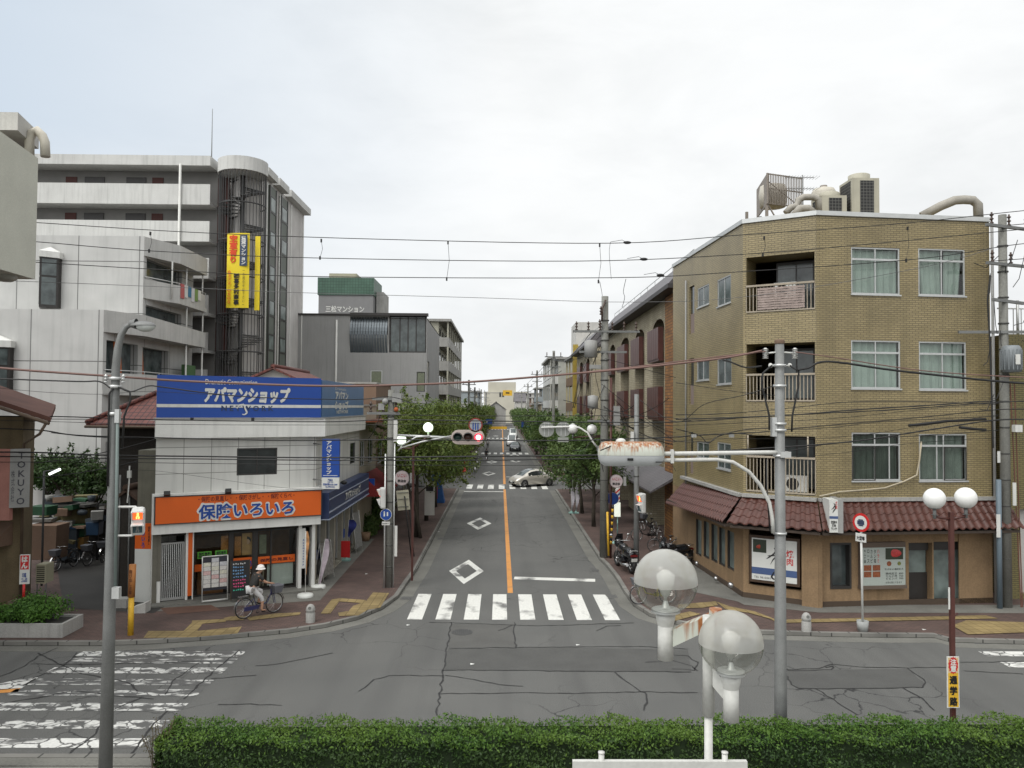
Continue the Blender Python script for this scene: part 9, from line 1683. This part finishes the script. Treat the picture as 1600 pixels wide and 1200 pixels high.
# fluorescent strip lamp and bracket above the alley
a, c = D(77, 741, 30), D(94, 733, 30); t = thing('tube_lamp', 'lit fluorescent tube tilted on a post above the alley heap', 'lamp', (a.x, 30, .1)); q = B(); q.cyl(a, c, .045, n=10); q.build('tube', emit('tube_glow', (.95, 1, .95), 2.2), t); q = B(); q.cyl(a + Vector((-.25, .1, .1)), (a.x - .25, 30.1, .1), .04, n=8); q.tube([a + Vector((-.25, .1, .1)), (a + c) / 2 + Vector((0, 0, .07)), c + Vector((0, 0, .06))], .02, 5); q.build('post', pm('dark_steel', (.05, .05, .05)), t)
p = G(64, 925, .12); t = thing('outdoor_unit', 'cream air conditioner unit on legs at the alley mouth', 'air conditioner', (p.x, 27.2, .12)); q = B(); z0, z1 = D(64, 912, 27.2).z, D(64, 882, 27.2).z; x0, x1 = D(56, 900, 27.2).x, D(71, 900, 27.2).x; q.box(x0, x1, 27.2, 27.7, z0, z1); q.build('casing', pm('cream_casing', (.36, .34, .24), .6, .2), t); q = B(); [q.box(x0 + .03, x1 - .03, 27.19, 27.199, z0 + .06 + k * .07, z0 + .09 + k * .07) for k in range(8)]; q.build('grille', BLKP, t); q = B(); [q.box(x, x + .03, 27.25, 27.28, .12, z0) for x in (x0, x1 - .03)]; q.build('leg', GALV, t)
# dark shed posts, wall pipes and meter stuff right of alley
q = B(); [q.cyl((-12.9 - k * .35, 28.15, .1), (-12.9 - k * .35, 28.15, 3.1 + (k % 3) * .7), .03, n=6) for k in range(4)]; o = q.build('wall_pipe', GALV); tag(o, 'group of thin pipes running up the shed wall by the alley', 'pipe')
c = D(202, 750, 27.9); q = B(); q.tube([(c.x, 27.9, c.z + .5), (c.x, 27.9, c.z), (c.x - .05, 27.9, c.z - .8)], .025, 5); q.cbox((c.x, 27.9, c.z + .2), (.12, .1, .25)); o = q.build('hanging_insulator', SGW); tag(o, 'white and red fitting dangling against the dark wall right of the alley', 'insulator')
q = B(); rn = random.Random(2); [q.box(p_.x - .25, p_.x + .25, p_.y - .2, p_.y + .2, .12, .42) for p_ in (G(190, 948, .12), )]; o = q.build('concrete_block', CON); tag(o, 'grey concrete block on the ground left of the advert board', 'block')
p = G(217, 957, .12); q = B(); q.prism([(p.x - .3, p.y - .15), (p.x + .25, p.y - .1), (p.x + .25, p.y + .3), (p.x - .2, p.y + .3)], .12, .32, [.25, .45, .45, .3]); o = q.build('concrete_block', CONL); tag(o, 'tilted pale concrete block at the foot of the advert board', 'block')
# round wall lamps at the foot of the restaurant flank
for k, (px, py, r) in enumerate(((1142, 914, .11), (1119, 904, .1), (1089, 880, .08))): p = D(px, py, 28.9 + k * 2); q = B(); q.ball(p, r, 14, 10); o = q.build('float_ball', CHR); tag(o, f"{['nearest', 'middle', 'farthest'][k]} of three silver balls lying at the foot of the restaurant flank", 'ball')
# small heaped things between the boxes
rn = random.Random(12); WORDS = [('bag', 'crumpled plastic bag'), ('bucket', 'small bucket'), ('box', 'flattened carton'), ('tray', 'shallow tray')]; COLS = [('white', 'pale'), ('slate', 'slate'), ('brown', 'brown'), ('green', 'green'), ('ochre', 'tan')]
for k in range(20):
    px, py = rn.uniform(64, 158), rn.uniform(778, 845); w, l = WORDS[k % 4]; cc, cn = COLS[(k // 4) % 5]; c = D(px, py, 34.4 + rn.uniform(0, .5)); q = B()
    if w == 'bag': q.ball(c, .2, 9, 6, sc=(1.2, .8, .7));
    elif w == 'bucket': q.lathe([(.001, -.12), (.13, -.12), (.17, .14), (.15, .14), (.1, -.08)], c, 12)
    elif w == 'box': q.cbox(c, (rn.uniform(.4, .8), .4, rn.uniform(.08, .25)), rn.uniform(-.5, .5), rn.uniform(-.3, .3), rn.uniform(-.3, .3))
    else: q.cbox(c, (.6, .45, .1), rn.uniform(-.5, .5), 0, rn.uniform(-.2, .2))
    o = q.build('junk_' + w, PL[cc]); tag(o, f'{cn} {l} wedged in the heap of boxes in the alley', w, 'clutter stacked in the alley')
p = G(722, 988, 0); q = B(); q.lathe([(.33, .009), (.3, .01), (.001, .0105)][::-1], (p.x, p.y, 0), 28, False); q.f = [f[::-1] for f in q.f]; o = q.build('manhole_cover', brick('manhole_iron', (.1, .1, .095), (.085, .085, .08), (.05, .05, .05), .06, .06, .015, .6, off=0)); tag(o, 'round iron manhole cover just below the near zebra crossing', 'manhole cover')
# bits of litter on the road
rn = random.Random(6)
for k, (px, py) in enumerate(((638, 977), (738, 1038), (573, 897), (686, 831), (1444, 984), (903, 1008))): p = G(px, py, .125 if (px < 600 or px > 1400) else .01); q = B(); q.poly([(p.x - .05, p.y - .04, p.z), (p.x + .06, p.y - .03, p.z + .015), (p.x + .04, p.y + .05, p.z + .005), (p.x - .06, p.y + .04, p.z + .02)]); o = q.build('litter_scrap', SGW); tag(o, ['white scrap below the first zebra bar', 'white speck in the middle of the crossing', 'dark scrap on the left brick pavement', 'white scrap in the left gutter', 'pale flat scrap on the right pavement', 'speck right of centre on the crossing'][k], 'litter')
# tactile paving
TZ = [.126]
def tac(px):
    TZ[0] += .0014
    pts = [G(x, y, .122) for x, y in px]; a = sum(pts[i].x * pts[(i + 1) % len(pts)].y - pts[(i + 1) % len(pts)].x * pts[i].y for i in range(len(pts))); b = B(); b.poly([(p.x, p.y, TZ[0]) for p in (pts if a > 0 else pts[::-1])]); S(b.build('tactile_paving', TAC))
for q_ in ([(224, 997), (232, 986), (287, 986), (303, 970), (320, 970), (308, 986), (378, 979), (371, 990), (300, 996)], [(300, 970), (355, 967), (352, 972), (300, 976)], [(350, 966), (362, 963), (385, 963), (380, 969), (350, 970)], [(385, 965), (430, 959), (470, 957), (468, 961), (430, 965), (390, 970)], [(501, 959), (518, 937), (532, 935), (572, 938), (570, 943), (530, 940), (516, 959)],
           [(572, 940), (583, 926), (608, 927), (594, 950), (575, 953), (560, 962), (530, 963), (528, 958), (545, 955), (552, 947)],
           [(1060, 945), (1118, 940), (1122, 946), (1098, 950), (1060, 951)], [(1118, 940), (1135, 953), (1170, 958), (1205, 968), (1215, 974), (1560, 967), (1540, 962), (1214, 969), (1180, 956), (1140, 948)][::1], [(1050, 962), (1078, 956), (1095, 960), (1050, 972)], [(1488, 978), (1510, 970), (1600, 973), (1600, 989), (1512, 992)]): tac(q_)
